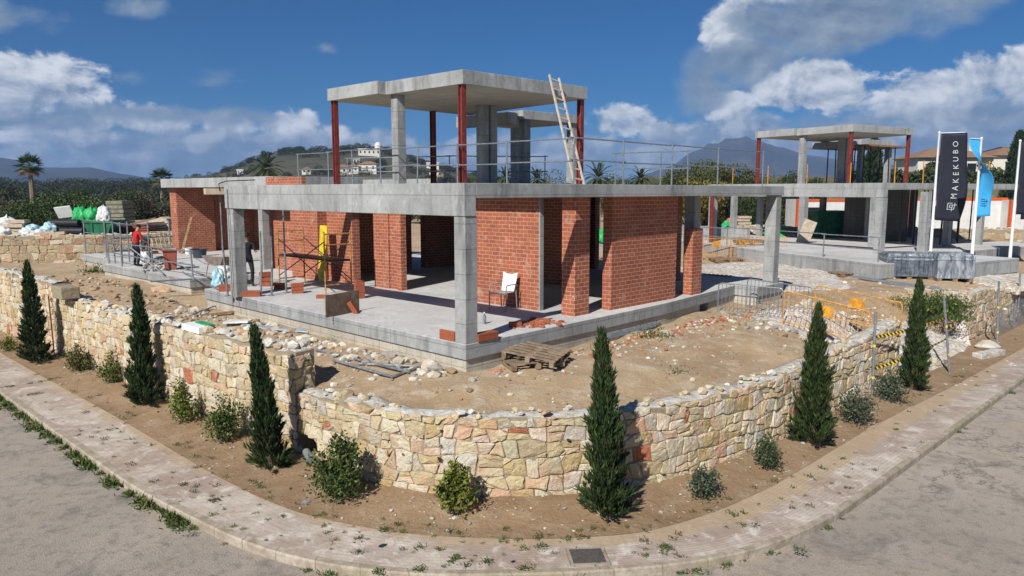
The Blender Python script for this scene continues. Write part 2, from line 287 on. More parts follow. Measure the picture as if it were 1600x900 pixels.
# ------------------------------------------------------------------ object helpers
def tag(o, label=None, cat=None, group=None, kind=None):
    if label: o['label'] = label
    if cat: o['category'] = cat
    if group: o['group'] = group
    if kind: o['kind'] = kind
    return o
def thing(name, label, cat, loc=(0, 0, 0), rz=0.0, group=None):
    o = bpy.data.objects.new(name, None); COL.objects.link(o); o.empty_display_size = 0.2
    o.location = loc; o.rotation_euler = (0, 0, rz)
    return tag(o, label, cat, group)
def origin_of(o):
    v = Vector((0, 0, 0))
    while o is not None: v += o.location; o = o.parent
    return v
def link_mesh(name, me, mat, parent=None):
    o = bpy.data.objects.new(name, me); COL.objects.link(o)
    for m in (mat if isinstance(mat, (list, tuple)) else [mat]): me.materials.append(MATS[m])
    if parent: o.parent = parent
    return o
class MB:
    def __init__(s): s.v = []; s.f = []; s.uv = []; s.mi = []; s.c = []; s.m = 0
    def face(s, pts, uvs=None):
        i = len(s.v); s.v += [Vector(p) for p in pts]; s.f.append(tuple(range(i, i+len(pts))))
        s.uv += uvs if uvs else [(p[0], p[1]) for p in pts]; s.mi.append(s.m)
    def prism(s, poly, z0, z1, W=None, bottom=True, top=True):
        """poly: list of plan points (counter-clockwise), W maps (u,v,z) to the world"""
        W = W or (lambda u, v, z: Vector((u, v, z)))
        area = sum(poly[i][0]*poly[(i+1) % len(poly)][1]-poly[(i+1) % len(poly)][0]*poly[i][1] for i in range(len(poly)))
        if area < 0: poly = poly[::-1]
        n = len(poly); d = 0.0
        for i in range(n):
            a, b = poly[i], poly[(i+1) % n]; L = math.dist(a, b)
            h0 = a[0] if abs(b[0]-a[0]) > abs(b[1]-a[1]) else a[1]
            h1 = b[0] if abs(b[0]-a[0]) > abs(b[1]-a[1]) else b[1]
            s.face([W(*a, z0), W(*b, z0), W(*b, z1), W(*a, z1)], [(h0, z0), (h1, z0), (h1, z1), (h0, z1)])
        if top: s.face([W(*p, z1) for p in poly], [tuple(p) for p in poly])
        if bottom: s.face([W(*p, z0) for p in poly[::-1]], [tuple(p) for p in poly[::-1]])
        return s
    def box(s, u0, u1, v0, v1, z0, z1, W=None):
        return s.prism([(u0, v0), (u1, v0), (u1, v1), (u0, v1)], z0, z1, W)
    def obox(s, c, dx, dy, dz, size):
        """oriented box: centre, three axis vectors, sizes"""
        c = Vector(c); ax = [Vector(a).normalized()*h/2 for a, h in zip((dx, dy, dz), size)]
        P = lambda i, j, k: c+ax[0]*i+ax[1]*j+ax[2]*k
        for q, (la, lb) in (((P(1,-1,-1), P(1,1,-1), P(1,1,1), P(1,-1,1)), (size[1], size[2])), ((P(-1,1,-1), P(-1,-1,-1), P(-1,-1,1), P(-1,1,1)), (size[1], size[2])),
                  ((P(1,1,-1), P(-1,1,-1), P(-1,1,1), P(1,1,1)), (size[0], size[2])), ((P(-1,-1,-1), P(1,-1,-1), P(1,-1,1), P(-1,-1,1)), (size[0], size[2])),
                  ((P(-1,-1,1), P(1,-1,1), P(1,1,1), P(-1,1,1)), (size[0], size[1])), ((P(-1,1,-1), P(1,1,-1), P(1,-1,-1), P(-1,-1,-1)), (size[0], size[1]))):
            s.face(q, [(0, 0), (la, 0), (la, lb), (0, lb)])
        return s
    def tube(s, p, q, r, n=8, r2=None, caps=True):
        p, q = Vector(p), Vector(q); r2 = r if r2 is None else r2
        d = (q-p).normalized(); a = d.orthogonal().normalized(); b = d.cross(a); L = (q-p).length
        A = [p+(a*math.cos(t)+b*math.sin(t))*r for t in [2*math.pi*i/n for i in range(n)]]
        B = [q+(a*math.cos(t)+b*math.sin(t))*r2 for t in [2*math.pi*i/n for i in range(n)]]
        for i in range(n):
            j = (i+1) % n
            s.face([A[i], A[j], B[j], B[i]], [(i/n, 0), ((i+1)/n, 0), ((i+1)/n, L), (i/n, L)])
        if caps: s.face(A[::-1]); s.face(B)
        return s
    def path(s, pts, r, n=6):
        for a, b in zip(pts[:-1], pts[1:]): s.tube(a, b, r, n)
        return s
    def lathe(s, c, prof, n=16, cap=True):
        c = Vector(c); rings = [[c+Vector((r*math.cos(2*math.pi*i/n), r*math.sin(2*math.pi*i/n), z)) for i in range(n)] for r, z in prof]
        for A, B in zip(rings[:-1], rings[1:]):
            for i in range(n): s.face([A[i], A[(i+1) % n], B[(i+1) % n], B[i]])
        if cap: s.face(rings[0][::-1]); s.face(rings[-1])
        return s
    def build(s, name, mat, parent=None, local=False, smooth=False, bevel=0.0, loc=None, weld=True):
        vs = s.v
        if parent is not None: off = Vector((0, 0, 0)) if local else origin_of(parent)
        elif loc is not None: off = Vector((0, 0, 0)) if local else Vector(loc)
        else:
            xs = [p.x for p in vs]; ys = [p.y for p in vs]
            off = Vector(((min(xs)+max(xs))/2, (min(ys)+max(ys))/2, min(p.z for p in vs)))
        me = bpy.data.meshes.new(name)
        me.from_pydata([tuple(p-off) for p in vs], [], s.f)
        uvl = me.uv_layers.new(name='UVMap'); uvl.data.foreach_set('uv', [x for t in s.uv for x in t[:2]])
        me.polygons.foreach_set('material_index', s.mi)
        if weld:
            bm = bmesh.new(); bm.from_mesh(me); bmesh.ops.remove_doubles(bm, verts=bm.verts, dist=0.0004); bm.to_mesh(me); bm.free()
        if smooth:
            me.polygons.foreach_set('use_smooth', [True]*len(me.polygons))
            me.set_sharp_from_angle(angle=R(40))
        o = link_mesh(name, me, mat, parent)
        if parent is None: o.location = off if loc is None else loc
        if bevel:
            b = o.modifiers.new('edge', 'BEVEL'); b.width = bevel; b.segments = 2; b.limit_method = 'ANGLE'; b.angle_limit = R(40)
        return o
def np_mesh(name, quads, cols, mat, parent=None, loc=(0, 0, 0), smooth=False):
    """quads (n,k,3) with one colour each, as one mesh"""
    quads = np.asarray(quads, dtype=np.float32); n, k = quads.shape[:2]
    me = bpy.data.meshes.new(name)
    me.vertices.add(n*k); me.vertices.foreach_set('co', quads.reshape(-1))
    me.loops.add(n*k); me.loops.foreach_set('vertex_index', np.arange(n*k, dtype=np.int32))
    me.polygons.add(n); me.polygons.foreach_set('loop_start', np.arange(0, n*k, k, dtype=np.int32))
    if cols is not None:
        ca = me.color_attributes.new('Col', 'FLOAT_COLOR', 'POINT')
        c4 = np.concatenate([np.asarray(cols, dtype=np.float32), np.ones((n, 1), np.float32)], 1)
        ca.data.foreach_set('color', np.repeat(c4, k, 0).reshape(-1))
    me.update(calc_edges=True); me.validate()
    o = link_mesh(name, me, mat, parent)
    o.location = loc
    return o
def copy_tree(o, parent=None):
    c = o.copy(); COL.objects.link(c); c.parent = parent
    for ch in list(o.children): copy_tree(ch, c)
    return c
def rnd(a, b): return random.uniform(a, b)
ICO = {}
def ico(sub):
    if sub not in ICO:
        bm = bmesh.new(); bmesh.ops.create_icosphere(bm, subdivisions=sub, radius=1.0)
        bm.verts.index_update()
        ICO[sub] = (np.array([v.co[:] for v in bm.verts]), [tuple(x.index for x in f.verts) for f in bm.faces]); bm.free()
    return ICO[sub]
def rock_tris(c, size, seed, sub=1, rough=0.35, flat=0.0):
    V, Fc = ico(sub); rs = np.random.RandomState(seed)
    A = rs.normal(size=(6, 3)); A /= np.linalg.norm(A, axis=1)[:, None]
    d = 1.0+rough*rs.uniform(-1, 1, len(V))*0.5
    P = V*d[:, None]
    for a in A:                                   # chop facets off
        h = rs.uniform(0.55, 0.85); t = P@a
        P = P-np.clip(t-h, 0, None)[:, None]*a
    an = rs.uniform(0, 6.28); ca, sa = math.cos(an), math.sin(an)
    P = P*np.array(size); P = P@np.array([[ca, sa, 0], [-sa, ca, 0], [0, 0, 1]])
    return P[np.array(Fc)]+np.array(c)
def rocks(name, items, mat, parent=None, loc=None):
    """items: (centre, size, colour)"""
    T = []; C = []
    for k, (c, sz, col) in enumerate(items):
        t = rock_tris(c, sz, 1000+k*7+len(items)); T.append(t); C.append(np.repeat(np.array(col)[None], len(t), 0))
    T = np.concatenate(T); C = np.concatenate(C)
    if parent: off = np.array(origin_of(parent)); return np_mesh(name, T-off, C, mat, parent)
    off = np.array(loc) if loc is not None else np.array([T[..., 0].mean(), T[..., 1].mean(), T[..., 2].min()])
    return np_mesh(name, T-off, C, mat, None, tuple(off))
# ------------------------------------------------------------------ camera, sun, sky
cam = bpy.data.cameras.new('camera'); camo = bpy.data.objects.new('camera', cam); COL.objects.link(camo)
cam.sensor_width = 36.0; cam.lens = 25.875; cam.clip_start = 0.1; cam.clip_end = 20000
camo.location = (0, 0, 5.15); camo.rotation_euler = (R(90-7.53), 0, 0)
scene.camera = camo
SUN_EL, SUN_AZ = 39.5, 26.5            # light travels towards +X +Y
sd = bpy.data.lights.new('sun', 'SUN'); sd.energy = 4.5; sd.angle = R(0.55); sd.color = (1.0, 0.968, 0.915)
so = bpy.data.objects.new('sun', sd); COL.objects.link(so)
tosun = Vector((-math.sin(R(SUN_AZ))*math.cos(R(SUN_EL)), -math.cos(R(SUN_AZ))*math.cos(R(SUN_EL)), math.sin(R(SUN_EL))))
so.rotation_euler = tosun.to_track_quat('Z', 'Y').to_euler(); so.location = (-20, -30, 60)
wd = bpy.data.worlds.new('World'); scene.world = wd; wd.use_nodes = True
nt = wd.node_tree; nt.nodes.clear()
wo = nt.nodes.new('ShaderNodeOutputWorld'); bg = nt.nodes.new('ShaderNodeBackground'); nt.links.new(bg.outputs[0], wo.inputs[0])
sky = nt.nodes.new('ShaderNodeTexSky'); sky.sky_type = 'NISHITA'; sky.sun_disc = False
sky.sun_elevation = R(SUN_EL); sky.sun_rotation = R(180+SUN_AZ); sky.altitude = 50; sky.air_density = 0.9; sky.dust_density = 0.3; sky.ozone_density = 3.0
bg.inputs['Strength'].default_value = 0.088
dirv = nt.nodes.new('ShaderNodeTexCoord').outputs['Generated']
sep = node(nt, 'ShaderNodeSeparateXYZ', {0: dirv})
az = math_(nt, 'ARCTAN2', sep.outputs[0], sep.outputs[1]); el = math_(nt, 'ARCSINE', sep.outputs[2])
AE = node(nt, 'ShaderNodeCombineXYZ', {0: az, 1: el, 2: 0.0}).outputs[0]
def cloud_field(blobs, seed, nscale, amp, det=9, rough=0.56):
    """max of soft ellipses in (azimuth, elevation), broken up by fractal noise"""
    best = None
    for a, e, ra, re, wgt in blobs:
        m = node(nt, 'ShaderNodeVectorMath', {0: AE, 1: (R(a), R(e), 0)}, operation='SUBTRACT').outputs[0]
        m = node(nt, 'ShaderNodeVectorMath', {0: m, 1: (1/R(ra), 1/R(re), 0)}, operation='MULTIPLY').outputs[0]
        l = node(nt, 'ShaderNodeVectorMath', {0: m}, operation='LENGTH').outputs['Value']
        l = math_(nt, 'MULTIPLY', math_(nt, 'SUBTRACT', 1.0, l), wgt)
        best = l if best is None else math_(nt, 'MAXIMUM', best, l)
    def nz(off):
        v = node(nt, 'ShaderNodeMapping', {'Vector': AE, 'Scale': (1, 1.35, 1), 'Location': (seed+off[0], seed*1.7+off[1], seed)}).outputs[0]
        return noise(nt, v, nscale, det, rough, 0.25)
    n0 = nz((0, 0)); n1 = nz((-0.010, 0.014))      # second sample towards the sun: lit side against shaded side
    dens = math_(nt, 'MULTIPLY_ADD', math_(nt, 'SUBTRACT', n0, 0.5), amp, math_(nt, 'MAXIMUM', best, -1.2))
    lit = math_(nt, 'SUBTRACT', n0, n1)
    return dens, lit, n0, best
def smooth(v, a, b):
    return node(nt, 'ShaderNodeMapRange', {'Value': v, 'From Min': a, 'From Max': b, 'To Min': 0.0, 'To Max': 1.0}, interpolation_type='SMOOTHSTEP').outputs[0]
K = 10.0
skyc = mix(nt, 1.0, sky.outputs[0], (0.065, 0.285, 0.50), 'MULTIPLY')
# clouds in view, plus unseen ones added for ambient light, by direction: azimuth and elevation of centre, radii, weight
WHITE = [(21.3, 7.0, 5.2, 1.9, 1.0), (16.2, 6.2, 2.6, 1.3, 0.9), (28.8, 6.0, 4.6, 1.7, 1.0), (34.5, 7.0, 4.0, 2.3, 1.0), (8.3, 5.0, 2.6, 1.5, 0.9), (11.5, 4.4, 3.0, 1.2, 0.8), (-32.8, 6.6, 4.4, 2.3, 1.0), (-25.5, 4.7, 3.6, 1.2, 0.9), (-20.5, 4.5, 2.6, 1.3, 0.85), (-16.6, 4.6, 2.6, 1.5, 0.95), (-13.2, 3.9, 1.8, 1.3, 0.85), (-30.0, 3.6, 5.0, 0.9, 0.7), (15.5, 11.6, 3.0, 2.0, 0.85), (18.5, 14.2, 4.0, 2.0, 0.8), (-3.0, 2.6, 4.0, 1.2, 0.7), (60, 9, 12, 4, 1), (-70, 8, 14, 4, 1), (110, 12, 20, 6, 1), (-130, 14, 22, 6, 1), (170, 10, 20, 5, 1)]
GREY = [(-24.0, 5.2, 14.0, 0.9, 0.8), (4.0, 2.6, 8.0, 1.9, 1.0), (22.5, 11.6, 9.0, 3.0, 1.25), (29.0, 13.6, 7.0, 2.6, 1.2), (17.5, 9.4, 4.6, 2.2, 0.95), (14.0, 7.4, 2.6, 2.2, 0.7), (23.0, 2.6, 15.0, 3.4, 1.5), (33.0, 3.4, 9.0, 3.2, 1.4), (11.5, 2.4, 6.5, 2.1, 1.0), (-32.0, 4.4, 6.0, 1.3, 0.85), (-26.0, 3.0, 12.0, 1.7, 1.1), (-15.0, 2.4, 10.0, 1.9, 1.1), (-30.0, 1.6, 20.0, 1.5, 1.3), (0.0, 1.4, 14.0, 1.6, 1.0), (-21.5, 7.6, 2.4, 0.9, 0.62), (-34.5, 10.6, 3.4, 1.0, 0.5), (-25.8, 12.2, 1.8, 0.7, 0.45), (-13.8, 10.2, 1.3, 0.7, 0.42), (-27.0, 7.6, 2.4, 0.7, 0.5), (70, 5, 20, 4, 1), (-80, 5, 18, 3, 1), (140, 8, 30, 5, 1)]
dW, lW, nW, bW = cloud_field(WHITE, 3.1, 13.0, 2.7, 11, 0.60)
dG, lG, nG, bG = cloud_field(GREY, 7.7, 10.0, 2.3, 11, 0.58)
LOW = [(-9.0, 3.8, 2.2, 1.2, 0.8), (-1.0, 3.6, 2.6, 1.3, 0.85), (1.5, 2.4, 3.5, 1.2, 0.8), (9.5, 2.6, 3.0, 1.3, 0.85), (15.0, 3.0, 2.6, 1.2, 0.85), (20.0, 2.6, 3.0, 1.3, 0.8), (25.0, 3.2, 3.0, 1.5, 0.8), (-33.5, 2.4, 3.4, 1.2, 0.9), (-29.5, 3.1, 3.0, 1.1, 0.9), (-26.0, 2.6, 3.0, 1.0, 0.85), (-22.5, 3.4, 2.6, 1.2, 0.9), (-18.5, 3.0, 2.4, 1.3, 0.9), (-14.5, 3.3, 2.2, 1.4, 0.95), (-11.0, 3.0, 1.8, 1.5, 0.9), (-7.0, 2.4, 2.4, 1.2, 0.8), (3.0, 3.2, 2.2, 1.4, 0.8), (6.5, 3.6, 2.6, 1.8, 0.9), (12.0, 3.4, 3.6, 1.6, 0.8), (17.5, 4.4, 4.0, 1.6, 0.75), (30.0, 4.6, 5.0, 1.8, 0.75), (-4.0, 3.4, 1.4, 0.9, 0.7)]
dL, lL, nL, bL = cloud_field(LOW, 5.3, 19.0, 2.0)
aL = smooth(dL, 0.02, 0.5)
aW = smooth(dW, -0.02, 0.30); aG = smooth(dG, 0.0, 0.62)
wcol = mix(nt, math_(nt, 'MULTIPLY_ADD', lW, 4.2, 0.62, clamp=True), (0.23*K, 0.29*K, 0.37*K), (0.78*K, 0.80*K, 0.82*K))
gthin = smooth(dG, 0.05, 0.95)
gcol = mix(nt, math_(nt, 'MULTIPLY_ADD', lG, 3.4, 0.36, clamp=True), (0.095*K, 0.145*K, 0.22*K), (0.34*K, 0.40*K, 0.46*K))
gedge = (0.20*K, 0.28*K, 0.38*K)
gcol = mix(nt, gthin, gedge, gcol)
c = mix(nt, math_(nt, 'MULTIPLY', aW, 0.95), skyc, wcol)
c = mix(nt, math_(nt, 'MULTIPLY', aG, 0.90), c, gcol)
lcol = mix(nt, math_(nt, 'MULTIPLY_ADD', lL, 4.5, 0.45, clamp=True), (0.15*K, 0.205*K, 0.285*K), (0.52*K, 0.56*K, 0.60*K))
c = mix(nt, math_(nt, 'MULTIPLY', aL, 0.8), c, lcol)
nt.links.new(c, bg.inputs['Color'])
vs = scene.view_settings; vs.view_transform = 'Standard'; vs.look = 'None'; vs.gamma = 1.0; vs.use_curve_mapping = False; vs.exposure = 0.36
scene.render.engine = 'CYCLES'; scene.cycles.max_bounces = 6; scene.cycles.diffuse_bounces = 2; scene.cycles.glossy_bounces = 2
scene.cycles.volume_bounces = 0; scene.cycles.use_denoising = True
try: scene.cycles.denoiser = 'OPENIMAGEDENOISE'
except Exception: pass

# ------------------------------------------------------------------ terrain
WALLUV = [(-2.95, 70), (-2.95, 40), (-3.0, 20), (-3.0, 12), (-2.95, 8), (-2.85, 5.2), (-2.75, 3.0), (-2.66, 1.6), (-2.66, 0.6), (-2.56, -0.45), (-2.3, -1.3), (-1.75, -2.2), (-1.1, -2.88), (-0.45, -3.4), (0.3, -3.8), (1.1, -4.1), (2.2, -4.33), (3.5, -4.48), (7.1, -4.55), (12.5, -4.7), (19, -4.8), (40, -4.8), (90, -4.8)]
def catmull(pts, m):
    out = []
    for i in range(len(pts)-1):
        p0, p1, p2, p3 = pts[max(i-1, 0)], pts[i], pts[i+1], pts[min(i+2, len(pts)-1)]
        for k in range(m):
            t = k/m
            if math.dist(p1, p2) > 4.5: out.append(tuple(p1[j]+(p2[j]-p1[j])*t for j in (0, 1))); continue
            out.append(tuple(0.5*((2*p1[j])+(-p0[j]+p2[j])*t+(2*p0[j]-5*p1[j]+4*p2[j]-p3[j])*t*t+(-p0[j]+3*p1[j]-3*p2[j]+p3[j])*t**3) for j in (0, 1)))
    out.append(pts[-1]); return out
WPN = np.array([p for p in catmull(WALLUV, 24)])
def sstep(a, b, x):
    t = max(0.0, min(1.0, (x-a)/(b-a))); return t*t*(3-2*t)
def wall_r(u, v):
    """signed plan distance inside the retaining wall line (rounded corner)"""
    k = int(np.argmin((WPN[:, 0]-u)**2+(WPN[:, 1]-v)**2)); a, b = WPN[max(k-1, 0)], WPN[min(k+1, len(WPN)-1)]
    d = b-a; n = np.array((-d[1], d[0]))/math.hypot(*d)
    return float((u-WPN[k, 0])*n[0]+(v-WPN[k, 1])*n[1])
def plot_h(u, v):
    d = wall_r(u, v)
    h = 1.27+0.25*sstep(0.2, 2.4, d)+0.25*sstep(1.5, 4.5, v)*(1-sstep(0.3, 2.2, d))
    h += 0.10*sstep(14, 24, u)+0.22*sstep(18, 30, u)
    h += 0.10*(mnoise.noise((u*0.35, v*0.35, 1.0)))+0.075*mnoise.noise((u*1.1, v*1.1, 4.0))+0.02*mnoise.noise((u*3, v*3, 9.0))
    if v > 12: h += 0.10*sstep(12, 16, v)*(1-sstep(2, 6, u))
    if 12.1 < v < 15.2 and 0 < u < 3.3: h -= 0.35*(1-abs(v-13.6)/1.6)
    h -= 0.34*math.exp(-((u-10.9)/1.6)**2-((v+3.0)/1.1)**2)
    ramp_ = sstep(10.5, 11.2, u)*(1-sstep(17.75, 18.0, u))
    if ramp_ > 0 and v < -1.2:
        h = h*(1-ramp_)+ramp_*(-0.03+(h+0.03)*sstep(-5.55, -1.6, v))
    return h
def grid_sheet(name, us, vs_, hf, W, mat, uvf=None, skirt=0.0):
    nu, nv = len(us), len(vs_)
    P = []
    for u in us:
        for v in vs_:
            P.append(W(u, v, hf(u, v)))
    F = []; 
    for i in range(nu-1):
        for j in range(nv-1):
            F.append((i*nv+j, (i+1)*nv+j, (i+1)*nv+j+1, i*nv+j+1))
    me = bpy.data.meshes.new(name); me.from_pydata([tuple(p) for p in P], [], F)
    me.polygons.foreach_set('use_smooth', [True]*len(F))
    return link_mesh(name, me, mat)
def axis(segs):
    out = []
    for a, b, st in segs:
        x = a
        while x < b-1e-6: out.append(x); x += st
    out.append(segs[-1][1]); return out
us = axis([(-2.45, 3, 0.22), (3, 20, 0.3), (20, 44, 0.8), (44, 130, 4)])
vv = axis([(-4.35, 3, 0.22), (3, 16, 0.3), (16, 40, 0.8), (40, 130, 4)])
def plot_surface():
    keep = lambda u, v: wall_r(u, v) > 0.10 or (11.25 < u < 17.8 and v < 0)
    v2 = [-5.6, -5.3, -5.0, -4.7]+vv
    nu, nv = len(us), len(v2); P = []; ok = []
    for u in us:
        for v in v2:
            P.append(tuple(H1.w(u, v, plot_h(u, v)))); ok.append(keep(u, v))
    F = []
    for i in range(nu-1):
        for j in range(nv-1):
            q = (i*nv+j, (i+1)*nv+j, (i+1)*nv+j+1, i*nv+j+1)
            if all(ok[k] for k in q): F.append(q)
    me = bpy.data.meshes.new('plot_ground'); me.from_pydata(P, [], F)
    bm = bmesh.new(); bm.from_mesh(me); bmesh.ops.delete(bm, geom=[v for v in bm.verts if not v.link_faces], context='VERTS'); bm.to_mesh(me); bm.free()
    me.polygons.foreach_set('use_smooth', [True]*len(me.polygons))
    o = link_mesh('plot_ground', me, 'plot_soil'); tag(o, kind='structure'); return o
plot_surface()
g = MB(); g.face([(-6000, -300, -0.4), (6000, -300, -0.4), (6000, 6000, -0.4), (-6000, 6000, -0.4)])
tag(g.build('ground', 'far_soil', loc=(0, 0, -0.4)), kind='structure')
g = MB(); rd = [H1.w(-60, -60, -0.13), H1.w(120, -60, -0.13), H1.w(120, 10, -0.13), H1.w(10, 10, -0.13), H1.w(10, 120, -0.13), H1.w(-60, 120, -0.13)]
for q in ((0, 1, 2, 3), (0, 3, 4, 5)): g.face([rd[i] for i in q])
tag(g.build('road', 'road', loc=(0, 0, -0.13)), kind='structure')
# pavement, kerb and planting strip follow the street corner
KERB = [(-5.42, 70), (-5.42, 40), (-5.42, 20), (-5.42, 12), (-5.43, 8), (-5.43, 5.5), (-5.42, 2.9), (-5.28, 0.9), (-5.05, -0.85), (-4.62, -2.15), (-3.95, -3.25), (-3.05, -4.2), (-2.03, -5.1), (-1.0, -5.8), (0.1, -6.27), (1.55, -6.54), (3, -6.62), (4.55, -6.66), (8.4, -6.75), (14, -6.87), (20, -6.95), (40, -7), (90, -7)]
INN = [(-4.18, 70), (-4.18, 40), (-4.18, 20), (-4.16, 12), (-4.12, 8), (-4.14, 5.2), (-4.17, 2.7), (-4.13, 1.1), (-4.0, -0.2), (-3.72, -1.15), (-3.35, -2.0), (-2.85, -2.78), (-2.22, -3.52), (-1.55, -4.15), (-0.75, -4.72), (0.4, -5.08), (1.8, -5.27), (3.4, -5.34), (7.2, -5.40), (12.5, -5.72), (19, -6.0), (40, -6), (90, -6)]
M_ = 8
kp = [H1.w(*p) for p in catmull(KERB, M_)]; ip = [H1.w(*p) for p in catmull(INN, M_)]
def along(ps):
    s = [0.0]
    for a, b in zip(ps[:-1], ps[1:]): s.append(s[-1]+(b-a).length)
    return s
ks = along(kp)
g = MB(); nacr = 8
for i in range(len(kp)-1):
    wid = ((kp[i]-ip[i]).length-0.14); wid2 = ((kp[i+1]-ip[i+1]).length-0.14)
    for j in range(nacr):
        def P(q, t):
            d = (ip[q]-kp[q]).normalized(); a = kp[q]+d*0.14; return a+(ip[q]-a)*t
        z = lambda p: Vector((p.x, p.y, 0.012*mnoise.noise((p.x*0.8, p.y*0.8, 0))))
        t0, t1 = j/nacr, (j+1)/nacr
        g.face([z(P(i, t0)), z(P(i+1, t0)), z(P(i+1, t1)), z(P(i, t1))], [(ks[i], t0*wid), (ks[i+1], t0*wid2), (ks[i+1], t1*wid2), (ks[i], t1*wid)])
tag(g.build('pavement', 'pavers', loc=(0, 0, 0), smooth=True), kind='structure')
g = MB()
for i in range(len(kp)-1):
    prof = []
    for q in (i, i+1):
        d = (ip[q]-kp[q]).normalized(); o_ = kp[q]
        prof.append([o_+Vector((0, 0, -0.16)), o_+Vector((0, 0, -0.015)), o_+d*0.02+Vector((0, 0, 0.012)), o_+d*0.14+Vector((0, 0, 0.014)), o_+d*0.142+Vector((0, 0, -0.05))])
    hs = [0, 0.15, 0.18, 0.30, 0.36]
    for k in range(4):
        g.face([prof[0][k], prof[1][k], prof[1][k+1], prof[0][k+1]], [(ks[i], hs[k]), (ks[i+1], hs[k]), (ks[i+1], hs[k+1]), (ks[i], hs[k+1])])
tag(g.build('kerb', 'kerbstone', loc=(0, 0, 0)), kind='structure')
wp = [H1.w(*p) for p in catmull(WALLUV, M_)]
g = MB(); nb = 9
for i in range(len(wp)-1):
    for j in range(nb):
        t0, t1 = j/nb, (j+1)/nb
        def Q(q, t):
            a = ip[q]; d = (wp[q]-a); p = a-d.normalized()*0.03*(1 if t == 0 else 0)+d*t+d.normalized()*0.25*(1 if t == 1 else 0)
            return Vector((p.x, p.y, 0.006+0.13*sstep(0, 1, t)+(0.045*mnoise.noise((p.x*1.7, p.y*1.7, 3))+0.02*mnoise.noise((p.x*5, p.y*5, 3)))*sstep(0, 0.25, t)))
        g.face([Q(i, t0), Q(i+1, t0), Q(i+1, t1), Q(i, t1)])
tag(g.build('planting_bed', 'bed_soil', loc=(0, 0, 0), smooth=True), kind='structure')

# ------------------------------------------------------------------ stone walls
PALETTE = [((0.58, 0.47, 0.305), 6), ((0.54, 0.43, 0.27), 6), ((0.62, 0.54, 0.40), 5), ((0.50, 0.38, 0.19), 4), ((0.54, 0.44, 0.26), 4), ((0.60, 0.43, 0.30), 2.5), ((0.56, 0.36, 0.24), 1.3), ((0.42, 0.14, 0.075), 0.75), ((0.56, 0.51, 0.42), 2.5), ((0.64, 0.56, 0.42), 4), ((0.47, 0.42, 0.28), 2)]
PALETTE_OLD = [((0.40, 0.31, 0.19), 5), ((0.46, 0.36, 0.23), 4), ((0.34, 0.27, 0.17), 4), ((0.40, 0.25, 0.15), 2), ((0.50, 0.44, 0.32), 2)]
def pick(rs, pal):
    w = np.array([p[1] for p in pal], float); k = rs.choice(len(pal), p=w/w.sum())
    return np.array(pal[k][0])*rs.uniform(0.86, 1.12)*rs.uniform(0.98, 1.02, 3)
def clip_poly(poly, n, d):
    out = []
    for i in range(len(poly)):
        a, b = poly[i], poly[(i+1) % len(poly)]; da, db = a@n-d, b@n-d
        if da <= 0: out.append(a)
        if (da < 0) != (db < 0) and abs(da-db) > 1e-9: out.append(a+(b-a)*(da/(da-db)))
    return out
